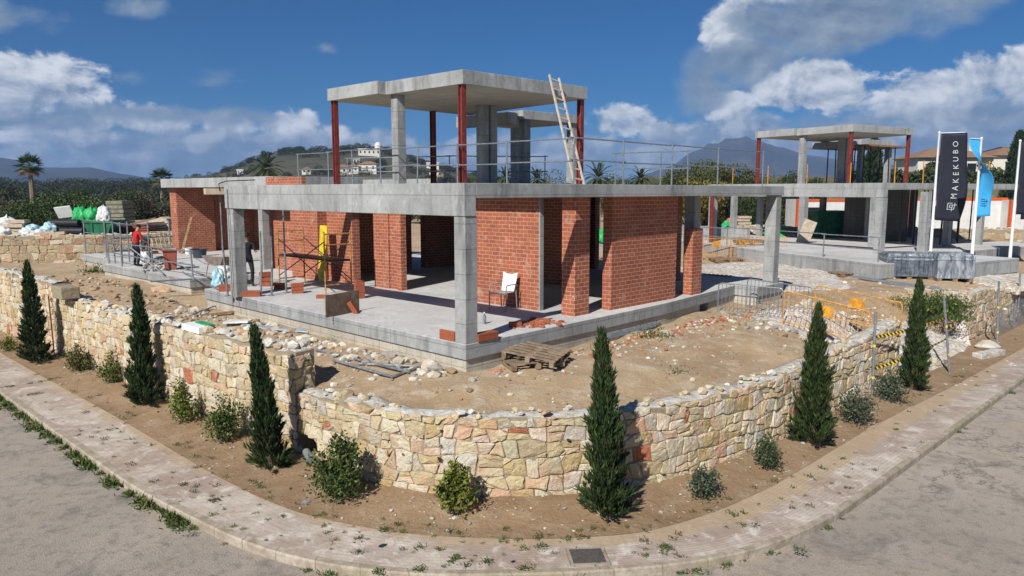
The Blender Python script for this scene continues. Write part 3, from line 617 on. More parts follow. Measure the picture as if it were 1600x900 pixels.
def stone_face(path, zb, zt, seed, cw=0.27, chh=0.25, pal=PALETTE, relief=0.034, holes=()):
    """fit irregular stones over the strip above a plan path; returns triangles and colours in world space.
    The face looks to the right hand side of the path."""
    rs = np.random.RandomState(seed)
    pts = [np.array((p.x, p.y)) for p in path]; seg = [np.linalg.norm(b-a) for a, b in zip(pts[:-1], pts[1:])]; cum = np.concatenate([[0], np.cumsum(seg)]); L = cum[-1]
    nr = []
    for i in range(len(pts)):
        a = pts[max(i-1, 0)]; b = pts[min(i+1, len(pts)-1)]; d = (b-a)/np.linalg.norm(b-a); nr.append(np.array((d[1], -d[0])))
    def at(s):
        i = min(max(np.searchsorted(cum, s)-1, 0), len(seg)-1); t = (s-cum[i])/seg[i]
        n = nr[i]*(1-t)+nr[i+1]*t
        return pts[i]+(pts[i+1]-pts[i])*t, n/np.linalg.norm(n)
    # courses with wavy beds; stones of random width, some split, some with a corner knocked off
    beds = [-0.12]
    while beds[-1] < 3.3: beds.append(beds[-1]+chh*rs.uniform(0.65, 1.45))
    ph = rs.uniform(0, 99, len(beds))
    bed = lambda r, s: beds[r]+0.085*mnoise.noise((s*1.7, ph[r], seed))+0.05*mnoise.noise((s*4.6, ph[r], seed+3))
    T = []; C = []; cells = []
    for r in range(len(beds)-1):
        s0 = -rs.uniform(0, cw); j0 = (rs.uniform(-.04, .04), rs.uniform(-.04, .04)); hrow = beds[r+1]-beds[r]
        while s0 < L:
            s1 = s0+cw*rs.uniform(0.5, 1.3)*(0.72+0.5*min(1, hrow/chh)); j1 = (rs.uniform(-.075, .075), rs.uniform(-.075, .075))
            q = [(s0+j0[0], 0.0), ((s0+s1)/2, 0.0), (s1+j1[0], 0.0), (s1+j1[1], 1.0), ((s0+s1)/2, 1.0), (s0+j0[1], 1.0)]
            def put(q): cells.append([np.array((a, bed(r, a)*(1-t)+bed(r+1, a)*t)) for a, t in q])
            k = rs.uniform()
            if k < 0.22 and hrow > chh*0.9:
                m0, m1 = rs.uniform(0.35, 0.65), rs.uniform(0.35, 0.65); la = q[0][0]*(1-m0)+q[5][0]*m0; ra = q[2][0]*(1-m1)+q[3][0]*m1
                put([q[0], q[1], q[2], (ra, m1), (la, m0)]); put([(la, m0), (ra, m1), q[3], q[4], q[5]])
            elif k < 0.62:
                a = rs.randint(4); f = rs.uniform(0.25, 0.5); w_ = q[2][0]-q[0][0]
                if a == 0: put([(q[0][0]+w_*f, 0.0), q[2], q[3], q[4], q[5], (q[0][0], f)]); put([(q[0][0], 0.0), (q[0][0]+w_*f, 0.0), (q[0][0], f)])
                elif a == 1: put([q[0], (q[2][0]-w_*f, 0.0), (q[2][0], f), q[3], q[4], q[5]]); put([(q[2][0]-w_*f, 0.0), q[2], (q[2][0], f)])
                elif a == 2: put([q[0], q[1], q[2], (q[3][0], 1-f), (q[3][0]-w_*f, 1.0), q[5]]); put([(q[3][0], 1-f), q[3], (q[3][0]-w_*f, 1.0)])
                else: put([q[0], q[1], q[2], q[3], (q[5][0]+w_*f, 1.0), (q[5][0], 1-f)]); put([(q[5][0], 1-f), (q[5][0]+w_*f, 1.0), q[5]])
            else: put(q)
            s0, j0 = s1, j1
    for r, poly in enumerate(cells):
        for q in (0,):
            c = sum(poly)/len(poly); s_ = min(max(c[0], 0), L); z0, z1 = zb(s_), zt(s_)+rs.uniform(-0.05, 0.05)
            if c[0] < -0.05 or c[0] > L+0.05 or c[1] < z0 or c[1] > z1-0.015: continue
            poly = [np.array((min(max(p[0], 0), L), min(max(p[1], z0), z1))) for p in poly]
            P = np.array(poly); cen = P.mean(0)
            if abs(sum(P[a][0]*P[(a+1) % len(P)][1]-P[(a+1) % len(P)][0]*P[a][1] for a in range(len(P))))/2 < 0.004: continue
            if any((cen[0]-h[0])**2/h[2]**2+(cen[1]-h[1])**2/h[3]**2 < 1 for h in holes): continue
            # subdivide and round the outline
            Q = []
            for i in range(len(P)):
                a, b = P[i], P[(i+1) % len(P)]
                if np.linalg.norm(b-a) < 0.03: Q.append((a+b)/2); continue
                Q += [a*0.90+b*0.10, (a+b)/2+rs.normal(size=2)*0.006, a*0.10+b*0.90]
            Q = np.array(Q)
            dist = np.linalg.norm(Q-cen, axis=1)[:, None]; dirn = (Q-cen)/np.maximum(dist, 1e-6)
            gap = rs.uniform(0.002, 0.009)
            tilt = rs.normal(size=2)*0.09; bulge = rs.uniform(0.4, 1.0)*relief
            k = len(Q)
            rings = [(Q-dirn*gap, np.full(k, -0.02)), (Q-dirn*(gap+0.010), bulge*0.6+rs.normal(size=k)*0.003), (cen+(Q-cen)*0.68, bulge*0.85+rs.normal(size=k)*0.003), (cen+(Q-cen)*0.32, bulge*0.95+rs.normal(size=k)*0.003)]
            R3 = []
            for ri, (A, d) in enumerate(rings):
                row = []
                for (s, z), dd in zip(A, d):
                    if ri: dd = dd+(np.array((s, z))-cen)@tilt+(0.016 if ri > 1 else 0.007)*mnoise.fractal((s*5.5+seed, z*5.5, seed+r*0.37), 0.8, 2.2, 4)
                    p, n = at(min(max(s, 0), L)); row.append((p[0]+n[0]*dd, p[1]+n[1]*dd, z))
                R3.append(np.array(row))
            p, n = at(min(max(cen[0], 0), L)); mid = np.array((p[0]+n[0]*bulge, p[1]+n[1]*bulge, cen[1]))
            t = []
            for A, B in zip(R3[:-1], R3[1:]):
                for i in range(k):
                    j = (i+1) % k; t += [(A[i], A[j], B[j]), (A[i], B[j], B[i])]
            for i in range(k): t.append((R3[-1][i], R3[-1][(i+1) % k], mid))
            col = pick(rs, pal)
            T += t; C += [col]*len(t)
    return np.array(T), np.array(C), at, L
def stone_wall(name, label, path, zb, zt, thick, seed, pal=PALETTE, coping=True, holes=(), cw=0.27, chh=0.25, cope_n=9.0, cope_sz=(0.04, 0.17)):
    T, C, at, L = stone_face(path, zb, zt, seed, cw, chh, pal, holes=holes)
    base = np.array((*at(L/2)[0], zb(L/2)))
    root = thing(name, label, 'stone wall', tuple(base))
    core = MB(); n = max(2, int(L/0.22)); back = thick
    rs = np.random.RandomState(seed+5)
    tops = [zt(L*i/n)-0.03+rs.uniform(-0.03, 0.03) for i in range(n+1)]
    def hole_at(s):
        return None
    for i in range(n):
        s0, s1 = L*i/n, L*(i+1)/n
        (a, na), (b, nb_) = at(s0), at(s1); z0a, z0b, z1a, z1b = zb(s0), zb(s1), tops[i], tops[i+1]
        f0, f1 = Vector((*(a-na*0.008), 0)), Vector((*(b-nb_*0.008), 0)); r0, r1 = Vector((*(a-na*back), 0)), Vector((*(b-nb_*back), 0)); zz = lambda p, z: Vector((p.x, p.y, z))
        m0, m1 = (f0+r0)/2, (f1+r1)/2
        hz = [h for h in holes if h[0]-h[2] < (s0+s1)/2 < h[0]+h[2]]
        if hz:
            h = hz[0]; zl, zh = h[1]-h[3], h[1]+h[3]
            i0, i1 = Vector((*(a-na*0.4), 0)), Vector((*(b-nb_*0.4), 0))
            if zl > z0a: core.face([zz(f0, z0a), zz(f1, z0b), zz(f1, zl), zz(f0, zl)])
            core.face([zz(f0, zh), zz(f1, zh), zz(f1, z1b), zz(f0, z1a)])
            core.face([zz(f0, zh), zz(i0, zh), zz(i1, zh), zz(f1, zh)]); core.face([zz(f0, max(zl, z0a)), zz(f1, max(zl, z0a)), zz(i1, max(zl, z0a)), zz(i0, max(zl, z0a))])
            core.face([zz(i0, z0a), zz(i1, z0b), zz(i1, zh), zz(i0, zh)])
        else: core.face([zz(f0, z0a), zz(f1, z0b), zz(f1, z1b), zz(f0, z1a)])
        hump = 0.03
        core.face([zz(f0, z1a), zz(f1, z1b), zz(m1, z1b+hump), zz(m0, z1a+hump)]); core.face([zz(m0, z1a+hump), zz(m1, z1b+hump), zz(r1, z1b), zz(r0, z1a)])
        core.face([zz(r0, z1a), zz(r1, z1b), zz(r1, z0b), zz(r0, z0a)])
        if i == 0: core.face([zz(f0, z0a), zz(f0, z1a), zz(r0, z1a), zz(r0, z0a)])
        if i == n-1: core.face([zz(f1, z0b), zz(r1, z0b), zz(r1, z1b), zz(f1, z1b)])
    core.build('mortar_core', 'mortar', root)
    np_mesh('stone_facing', T-base, C, 'stone', root)
    if coping:
        items = []; lime = MB()
        for i in range(n):
            s0, s1 = L*i/n, L*(i+1)/n; (a, na), (b, nb_) = at(s0), at(s1)
            w0 = rs.uniform(0.02, 0.07); w1 = back-0.04
            lift = lambda k: 0.045+0.035*mnoise.noise((k*1.3, seed, 0))
            P = lambda p, nn, d, z: Vector((p[0]-nn[0]*d, p[1]-nn[1]*d, z))
            za, zb_ = tops[i], tops[i+1]
            ds = [0.05, 0.16, back*0.6, back-0.03]
            prof = lambda p, nn, z, k: [P(p, nn, d, z+h) for d, h in zip(ds, (0.0, lift(k), lift(k+9), 0.0))]
            A, B = prof(a, na, za, s0), prof(b, nb_, zb_, s1)
            for k in range(3): lime.face([A[k], B[k], B[k+1], A[k+1]])
        for k in range(int(L*cope_n)):
            s = rs.uniform(0.03, L-0.03); p, nn = at(s); d = rs.uniform(0.06, back-0.06)
            sz = rs.uniform(*cope_sz); col = pick(rs, pal)*rs.uniform(0.9, 1.25)
            if rs.uniform() < 0.4: col = np.array((0.62, 0.60, 0.55))*rs.uniform(0.85, 1.12)
            items.append(((p[0]-nn[0]*d, p[1]-nn[1]*d, zt(s)+0.02+sz*0.18), (sz*rs.uniform(0.8, 1.3), sz*rs.uniform(0.7, 1.1), sz*rs.uniform(0.45, 0.75)), np.clip(col, 0, 0.75)))
        lime.build('lime_bedding', 'lime_mortar', root, smooth=True)
        rocks('coping_rubble', items, 'stone', root)
    return root
def sub_path(uvs, step=0.3):
    out = []
    for a, b in zip(uvs[:-1], uvs[1:]):
        pa, pb = H1.w(*a), H1.w(*b); n = max(1, int((pb-pa).length/step))
        out += [pa+(pb-pa)*(k/n) for k in range(n)]
    out.append(H1.w(*uvs[-1])); return out
zb0 = lambda s: -0.05
# low curved wall round the corner and along the right hand street
low_uv = [(-2.64, 1.86)]+catmull([(-2.66, 0.9), (-2.58, -0.4), (-2.36, -1.2), (-1.75, -2.2), (-1.1, -2.88), (-0.45, -3.35), (0.3, -3.75), (1.1, -4.05), (2.2, -4.27), (3.5, -4.45), (4.8, -4.53), (7.1, -4.54), (9.5, -4.58), (11.3, -4.58)], 4)
LP = [H1.w(*p) for p in low_uv]
def zt_low(s): return 1.33+0.05*mnoise.noise((s*2.7, 9, 0))+0.13*sstep(0, 2.2, s)+0.10*sstep(11, 17, s)+0.17*sstep(14.5, 19, s)+0.03*mnoise.noise((s*0.9, 2, 0))
stone_wall('retaining_wall', 'low curved retaining wall of cream and pink stone around the street corner', LP, zb0, zt_low, 0.5, 11, holes=((0.36, 0.22, 0.30, 0.34),), cope_n=5, cope_sz=(0.03, 0.11))
# second, set back course that tops the middle of the curve
tall_uv = [(-2.15, 2.02), (-2.64, 1.94), (-2.72, 3.2), (-2.88, 5.6), (-2.98, 8), (-3.05, 12.4), (-3.1, 15.2)]
TP = sub_path(tall_uv)[::-1]
TLn = sum((b-a).length for a, b in zip(TP[:-1], TP[1:]))
def zt_tall(s): return 1.93+0.05*mnoise.noise((s*2.4, 19, 0))+0.13*sstep(4, 12, s)+0.05*mnoise.noise((s*0.8, 7, 0))
stone_wall('retaining_wall', 'tall straight stone retaining wall behind the cypresses on the left street', TP, zb0, zt_tall, 0.5, 23, coping=True)
TP2 = sub_path([(-3.1, 15.22), (-3.16, 17.2), (-3.4, 22), (-3.5, 40)])[::-1]
stone_wall('retaining_wall', 'taller stone wall length with flat pale cap at the left edge behind a cypress', TP2, zb0, lambda s: 2.32+0.04*mnoise.noise((s, 3, 0)), 0.55, 31, cope_n=2.0, cope_sz=(0.05, 0.1))
# rear boundary wall below the debris platform
RB = [Vector((-27.6, 35.9, 0)), Vector((-26, 36.0, 0)), Vector((-20.9, 36.9, 0)), Vector((-17.5, 38.9, 0))]
rb = []
for a, b in zip(RB[:-1], RB[1:]):
    n = max(1, int((b-a).length/0.5)); rb += [a+(b-a)*(k/n) for k in range(n)]
rb.append(RB[-1])
stone_wall('boundary_wall', 'rough brown stone wall holding up the platform heaped with bags and sheets', rb, lambda s: 1.3, lambda s: 2.95, 0.5, 41, PALETTE_OLD, cw=0.42, chh=0.3, cope_n=1.0, cope_sz=(0.06, 0.12))
g = MB(); pl = [(-28.0, 36.3), (-26, 36.4), (-21.1, 37.3), (-17.8, 39.2), (-17, 60), (-46, 60), (-36, 45)]
g.prism(pl, 1.0, 2.9); tag(g.build('platform_ground', 'plot_soil', loc=(-30, 45, 1.0)), kind='structure')
# ------------------------------------------------------------------ from a pixel of the 1600x900 photograph to a world point
FP, HP = 1150.0, 298.0; PT = math.atan((450-HP)/FP); CP, SP = math.cos(PT), math.sin(PT)
def ray(x, y):
    a, b = (x-800)/FP, -(y-450)/FP
    return a, CP+b*SP, -SP+b*CP
def atz(x, y, z): r = ray(x, y); t = (z-5.15)/r[2]; return Vector((r[0]*t, r[1]*t, z))
def atY(x, y, Y): r = ray(x, y); t = Y/r[1]; return Vector((r[0]*t, Y, 5.15+r[2]*t))
def ground(x, y):
    """first point of the plot surface under a pixel"""
    z = 1.5
    for _ in range(12):
        p = atz(x, y, z); u, v = H1.uv(p.x, p.y); z = 0.5*z+0.5*plot_h(u, v)
    p = atz(x, y, z); return p
# ------------------------------------------------------------------ the houses
def slab(poly, z0, z1, W, soffit=True):
    m = MB(); m.prism(poly, z0, z1, W, bottom=not soffit)
    if soffit:
        area = sum(poly[i][0]*poly[(i+1) % len(poly)][1]-poly[(i+1) % len(poly)][0]*poly[i][1] for i in range(len(poly)))
        pp = poly if area > 0 else poly[::-1]
        m.m = 1; m.face([W(*p, z0) for p in pp[::-1]], [tuple(p) for p in pp[::-1]])
    return m
def part_box(name, mat, root, H, *b, bevel=0.0):
    return MB().box(*b, W=H.w).build(name, mat, root, bevel=bevel)
def hbeam(H, u, v, z0, z1, root, s=0.16):
    """rolled steel column: two flanges and a web"""
    m = MB(); h = s/2
    m.box(u-h, u+h, v-h, v-h+0.022, z0, z1, H.w); m.box(u-h, u+h, v+h-0.022, v+h, z0, z1, H.w); m.box(u-0.010, u+0.010, v-h+0.022, v+h-0.022, z0, z1, H.w)
    return m.build('steel_column', 'red_steel', root)
def concrete_col(H, u0, u1, v0, v1, z0, z1, root):
    return part_box('concrete_column', 'concrete', root, H, u0, u1, v0, v1, z0, z1, bevel=0.012)
PAV = [(4.05, 4.45), (9.1, 4.25), (9.6, 8.2), (10.0, 10.6), (3.75, 10.45), (3.75, 7.8), (4.05, 7.8)]
def pavilion(H, root, second=False):
    slab(PAV, 8.0, 8.38, H.w).build('pavilion_roof', ['concrete_beam', 'soffit'], root, bevel=0.012)
    low = [(10.2, 8.0), (13.2, 7.8), (13.3, 11.2), (10.3, 11.4)]
    slab(low, 7.72, 8.03, H.w).build('rear_canopy', ['concrete_beam', 'soffit'], root, bevel=0.012)
    for u, v in ((4.16, 4.60), (3.90, 10.28), (8.98, 4.42), (8.0, 10.35)): hbeam(H, u, v, ST, 8.0, root)
    for u, v, t in ((4.35, 7.62, 8.0), (7.95, 7.75, 8.0), (8.35, 7.75, 8.0)): concrete_col(H, u-0.15, u+0.15, v-0.15, v+0.15, ST, t, root)
    for u, v in ((10.55, 8.25), (13.0, 8.05), (12.9, 10.95)): concrete_col(H, u-0.15, u+0.15, v-0.15, v+0.15, ST, 7.72, root)
    part_box('drop_beam', 'concrete_beam', root, H, 9.7, 10.19, 8.25, 11.0, 7.55, 7.95)
house = thing('house_shell', 'large unfinished brick and concrete villa shell in the middle with a ladder on its roof', 'house', H1.w(0, 0, 1.2))
W = H1.w
PL = [(0, 0), (4, 0.1), (7.6, 0.24), (12.4, 0.75), (12.4, 0.0), (14.3, 0.0), (14.4, 16), (12, 30), (1.9, 29.2), (1.9, 23.35), (0.93, 23.25), (1.05, 15.1), (3.2, 15.1), (3.2, 12.2), (0.26, 12.2), (0.2, 10)]
m = MB(); m.prism(PL, 1.78, F0, W, bottom=True, top=False); m.m = 1
m.face([W(*p, F0) for p in PL], [tuple(p) for p in PL])
m.build('floor_slab', ['concrete', 'concrete_floor'], house, bevel=0.015)
PLL = [(0.05, 0.05), (4, 0.15), (7.6, 0.29), (9.9, 0.56), (9.9, 1.1), (10.45, 1.1), (10.45, 0.60), (12.45, 0.80), (12.45, 0.05), (14.25, 0.05), (14.35, 16), (12, 29.9), (1.95, 29.1), (1.95, 23.3), (0.98, 23.2), (1.10, 15.15), (3.25, 15.15), (3.25, 12.15), (0.31, 12.15), (0.25, 10)]
MB().prism(PLL, 0.6, 1.779, W, top=False).build('block_plinth', 'block_concrete', house)
part_box('block_plinth', 'block_concrete', house, H1, 9.9, 10.45, 0.62, 1.05, 0.6, 1.42)
# ground floor frame
concrete_col(H1, 0.02, 0.34, 0.02, 0.34, F0, DB, house)
concrete_col(H1, 0.03, 0.36, 9.60, 9.97, F0, DB, house)
concrete_col(H1, 13.62, 13.98, 0.06, 0.42, F0, SB, house)
concrete_col(H1, 4.4, 4.7, 16.2, 16.5, F0, SB, house)
concrete_col(H1, 9.95, 10.3, 0.86, 1.2, F0, SB, house)
for u, v in ((8.2, 5.9), (13.2, 6.3), (9.3, 9.7)): concrete_col(H1, u-0.15, u+0.15, v-0.15, v+0.15, F0, SB, house)
part_box('deep_beam', 'concrete_beam', house, H1, 0.0, 0.3, 0.0, 10.0, DB, ST, bevel=0.012)
MB().prism([(0.302, 0.0), (5, 0.15), (9, 0.16), (14.05, 0.02), (14.05, 0.3), (0.302, 0.3)], SB, ST, W).build('edge_beam', 'concrete_beam', house, bevel=0.012)
part_box('tie_beam', 'concrete_beam', house, H1, 0.302, 3.738, 9.68, 9.98, SB, ST-0.002, bevel=0.01)
SLAB = [(3.74, 0.302), (14.05, 0.302), (14.05, 12.6), (8.2, 12.6), (8.2, 16.6), (3.74, 16.6)]
slab(SLAB, SB, ST-0.003, W).build('roof_slab', ['concrete_beam', 'soffit'], house)
slab([(5.15, 16.62), (11.5, 16.62), (11.5, 27.5), (5.15, 27.5)], ST, 5.72, W).build('roof_slab', ['concrete_beam', 'soffit'], house, bevel=0.012)
part_box('roof_upstand', 'concrete_beam', house, H1, 9.2, 9.4, 11.2, 16.4, ST-0.003, 5.62)
# brickwork
def bw(*b): return part_box('brick_wall', 'brick', house, H1, *b)
bw(4.2, 4.32, 1.84, 4.6, F0, SB-0.002)
part_box('door_jamb', 'concrete', house, H1, 4.19, 4.325, 1.80, 1.838, F0, SB-0.002)
bw(4.12, 4.68, 0.62, 1.03, F0, SB-0.002)
m = MB(); m.box(4.2, 4.40, 7.42, 7.62, F0, SB-0.002, W); m.box(4.3, 4.40, 7.62, 8.1, F0, SB-0.002, W); m.box(4.24, 4.40, 8.1, 8.85, F0, SB-0.002, W); m.build('brick_pier', 'brick', house)
bw(4.22, 4.5, 9.98, 11.46, F0, SB-0.002)
bw(3.87, 4.3, 11.48, 13.2, F0, SB-0.002)
bw(4.9, 5.2, 13.6, 16.9, F0, SB-0.002)
bw(5.5, 8.52, 0.56, 0.84, F0, SB-0.002)
bw(9.38, 9.92, 0.55, 0.83, F0, 4.05)
bw(12.0, 12.3, 2.7, 3.1, F0, SB-0.002)
bw(13.35, 13.62, 4.2, 6.55, F0, SB-0.002); bw(13.35, 13.62, 7.15, 8.8, F0, SB-0.002); bw(13.35, 13.62, 10.1, 12.5, F0, SB-0.002)
bw(13.36, 13.61, 8.802, 10.098, 4.55, SB-0.004)
bw(4.6, 8.5, 12.3, 12.55, F0, SB-0.002); bw(9.15, 13.3, 12.3, 12.55, F0, SB-0.002)
bw(8.6, 8.85, 4.0, 9.0, F0, SB-0.002)
bw(5.3, 8.1, 13.3, 13.58, F0, SB-0.002)
bw(5.45, 5.85, 26.5, 27.25, F0, ST-0.002); bw(5.86, 7.3, 26.5, 26.8, F0, ST-0.002)
bw(7.31, 9.6, 26.95, 27.2, F0, ST-0.002); bw(9.61, 9.9, 16.7, 27.2, F0, ST-0.002); bw(5.4, 9.6, 16.7, 16.95, F0, ST-0.002)
bw(4.45, 4.62, 13.35, 15.9, ST, 5.66)
MB().tube(W(12.2, 2.42, F0), W(12.2, 2.42, SB), 0.055, 10).build('drain_pipe', 'white_pole', house)
pavilion(H1, house)

house2 = thing('house_shell', 'second bare concrete villa frame without brick walls, behind the flags on the right', 'house', H2.w(0, 0, 1.2))
W2 = H2.w
PL2 = [(-4.3, -2.7), (-1.0, -3.0), (-1.0, -4.2), (3.2, -4.2), (3.2, -1.0), (14.3, -1.0), (14.3, 14), (-0.4, 14), (-1.2, 10), (-3.0, 2.8)]
m = MB(); m.prism(PL2, 1.5, F0, W2, top=False); m.m = 1; m.face([W2(*p, F0) for p in PL2], [tuple(p) for p in PL2])
m.build('floor_slab', ['concrete', 'concrete_floor'], house2, bevel=0.015)
m = MB(); m.prism([(u*0.995+0.03, v*0.995+0.03) for u, v in PL2], 0.2, 1.499, W2, top=False); m.build('block_plinth', 'block_concrete', house2)
for b in ((0.02, 0.36, 0.02, 0.36, DB), (0.03, 0.36, 9.95, 10.3, DB), (13.6, 13.95, 0.06, 0.42, SB), (3.9, 4.25, 2.8, 3.15, SB), (3.9, 4.25, 7.0, 7.35, SB), (4.0, 4.3, 12.0, 12.3, SB), (7.1, 7.4, 0.9, 1.2, SB), (2.4, 2.75, -0.6, -0.25, SB-0.1), (8.2, 8.5, 5.9, 6.2, SB), (13.2, 13.5, 6.3, 6.6, SB), (9.3, 9.6, 9.7, 10.0, SB), (6.1, 6.4, 11.8, 12.1, SB), (10.2, 10.5, 0.9, 1.2, SB)):
    concrete_col(H2, b[0], b[1], b[2], b[3], F0, b[4], house2)
part_box('deep_beam', 'concrete_beam', house2, H2, 0.0, 0.3, 0.0, 10.42, DB, ST, bevel=0.012)
part_box('edge_beam', 'concrete_beam', house2, H2, 0.302, 14.05, 0.0, 0.3, SB, ST, bevel=0.012)
slab([(3.86, 0.302), (14.05, 0.302), (14.05, 12.6), (3.86, 12.6)], SB, ST-0.003, W2).build('roof_slab', ['concrete_beam', 'soffit'], house2)
hbeam(H2, -0.55, 9.5, F0, DB, house2)
part_box('low_wall', 'concrete', house2, H2, 1.5, 1.75, 8.8, 13.9, F0, F0+0.75)
part_box('block_wall', 'shaded_block', house2, H2, 8.9, 9.1, 4.2, 8.0, F0, SB-0.003); part_box('block_wall', 'shaded_block', house2, H2, 9.3, 12.5, 7.9, 8.1, F0, SB-0.003)
pavilion(H2, house2, True)
# formwork props under the rear canopy of the second villa
fw = thing('formwork_table', 'dark timber formwork deck on steel props under the rear canopy of the second villa', 'formwork', H2.w(11.7, 9.6, ST))
deck = MB(); deck.box(9.9, 14.4, 7.5, 11.6, 7.60, 7.70, W2); deck.build('deck', 'wood_brown', fw)
for k in range(14):
    u, v = 9.95+0.85*(k % 5)+rnd(-.1, .1), 7.7+1.2*(k//5)+rnd(-.1, .1)
    MB().tube(W2(u, v, ST), W2(u+rnd(-.12, .12), v, 7.6), 0.035, 6).build('prop', 'dark_steel', fw)
fw = thing('shoring_props', 'cluster of dark shoring props standing inside the second villa', 'props', H2.w(9, 3, F0))
for k in range(16):
    u, v = 6.6+0.7*(k % 8)+rnd(-.15, .15), 1.9+1.1*(k//8)+rnd(-.2, .2)
    MB().tube(W2(u, v, F0), W2(u+rnd(-.1, .1), v, SB), 0.035, 6).build('prop', 'dark_steel', fw)

# ------------------------------------------------------------------ guard rails of scaffold tube
def guard(name, label, H, runs, z, h, mat='galvanised', r=0.022, rails=(0.98, 0.5), cat='guard rail', group=None):
    root = thing(name, label, cat, H.w(*runs[0][0], z), group=group)
    for pts in runs:
        for u, v in pts:
            MB().tube(H.w(u, v, z), H.w(u+rnd(-.02, .02), v+rnd(-.02, .02), z+h), r, 7).build('post', mat, root)
        for rr in rails:
            for a, b in zip(pts[:-1], pts[1:]):
                du = (b[0]-a[0]); dv = b[1]-a[1]; L = math.hypot(du, dv); e = 0.12/L; j = rnd(-.02, .02)
                MB().tube(H.w(a[0]-du*e+0.03, a[1]-dv*e+0.04, z+h*rr+j), H.w(b[0]+du*e+0.03, b[1]+dv*e+0.04, z+h*rr+j+rnd(-.02, .02)), r*0.85, 7).build('rail', mat, root)
    return root
guard('guard_rail', 'galvanised tube guard rail along the front edges of the main villa roof', H1, [[(3.95, 12.68), (3.95, 10.83), (3.95, 9.47), (3.95, 8.0), (3.95, 6.28), (3.95, 4.58), (3.95, 2.72), (3.95, 0.55), (5.73, 0.42), (7.95, 0.42), (10.42, 0.42), (13.3, 0.42)]], ST, 1.12)
guard('guard_rail', 'thin tube guard rail along the back edge of the main villa roof', H1, [[(10.4, 1.4), (10.38, 2.35), (10.37, 4.06)], [(10.1, 6.87), (9.82, 7.88), (8.84, 8.9), (8.13, 9.64), (6.54, 13.55)]], ST, 1.08)
guard('guard_rail', 'yellow post guard rail around the roof of the second villa', H2, [[(4.0, 12.2), (4.0, 9.6), (4.0, 7.0), (4.0, 4.4), (4.0, 2.0), (4.0, 0.6), (6.6, 0.45), (9.6, 0.45), (13.0, 0.45)]], ST, 1.1, 'yellow_paint', 0.026, ())
guard('guard_rail', 'low grey tube guard rail along the floor edge of the second villa', H2, [[(-2.6, 9.5), (-2.6, 6.5), (-2.7, 3.4), (-3.3, 0.5), (-3.6, -2.2)]], F0, 1.0, 'steel_prop', 0.026)
lr = guard('guard_rail', 'leaning grey scaffold tube railing on the left floor edge beside the worker in red', H1, [[(1.25, 15.3), (1.1, 18.4), (1.05, 21.4), (1.1, 23.0)]], F0, 0.95, 'galvanised', 0.03)
guard('guard_rail', 'grey scaffold tube frames on the far left corner of the floor slab', H1, [[(1.3, 22.9), (1.9, 23.0), (2.0, 26.0), (2.05, 29.0)], [(1.45, 22.5), (2.6, 22.7), (3.6, 22.9)]], F0, 1.75, 'galvanised', 0.03, (0.93, 0.6, 0.3))
# ladder that leans on the pavilion roof
lb, lt = H1.w(6.75, 2.62, ST), H1.w(7.42, 4.17, 8.52)
lad = thing('ladder', 'pale wooden ladder leaning on the upper roof of the main villa', 'ladder', lb)
ax = (lt-lb).normalized(); sx = Vector(H1.U+(0,)).normalized(); sx = (sx-ax*sx.dot(ax)).normalized(); nz_ = sx.cross(ax)
for s in (-1, 1):
    k = 0.21-0.02
    MB().obox((lb+lt)/2+sx*s*0.2, sx, nz_, ax, (0.034, 0.065, (lt-lb).length)).build('side_rail', 'ladder_wood', lad)
nr = 11
for i in range(nr):
    p = lb+(lt-lb)*((i+0.6)/nr); MB().obox(p, sx, nz_, ax, (0.365, 0.022, 0.045)).build('rung', 'ladder_wood', lad)
# ------------------------------------------------------------------ vegetation
def rand_dirs(n, rs):
    d = rs.normal(size=(n, 3)); return d/np.linalg.norm(d, axis=1)[:, None]
def leaf_quads(P, D, L, Wd, rs):
    """diamond leaves at P, long axis D"""
    n = len(P); a = rand_dirs(n, rs); S = np.cross(D, a); S /= np.maximum(np.linalg.norm(S, axis=1), 1e-6)[:, None]
    L = np.broadcast_to(np.asarray(L, float).reshape(-1, 1) if np.ndim(L) else np.full((n, 1), L), (n, 1)); Wd = np.broadcast_to(np.asarray(Wd, float).reshape(-1, 1) if np.ndim(Wd) else np.full((n, 1), Wd), (n, 1))
    return np.stack([P, P+D*L*0.45+S*Wd*0.5, P+D*L, P+D*L*0.45-S*Wd*0.5], 1)
def tri_tube(p, q, r0, r1, n=6):
    p, q = np.array(p, float), np.array(q, float); d = (q-p)/np.linalg.norm(q-p); a = np.cross(d, [0.3, 0.5, 0.8]); a /= np.linalg.norm(a); b = np.cross(d, a)
    t = np.arange(n)*2*math.pi/n
    A = p+(np.cos(t)[:, None]*a+np.sin(t)[:, None]*b)*r0; B = q+(np.cos(t)[:, None]*a+np.sin(t)[:, None]*b)*r1
    return np.stack([A, np.roll(A, -1, 0), np.roll(B, -1, 0), B], 1)
def wood_mesh(name, tubes, mat, parent, smooth=True):
    q = np.concatenate([tri_tube(*t) for t in tubes]); o = np_mesh(name, q, None, mat, parent); return o
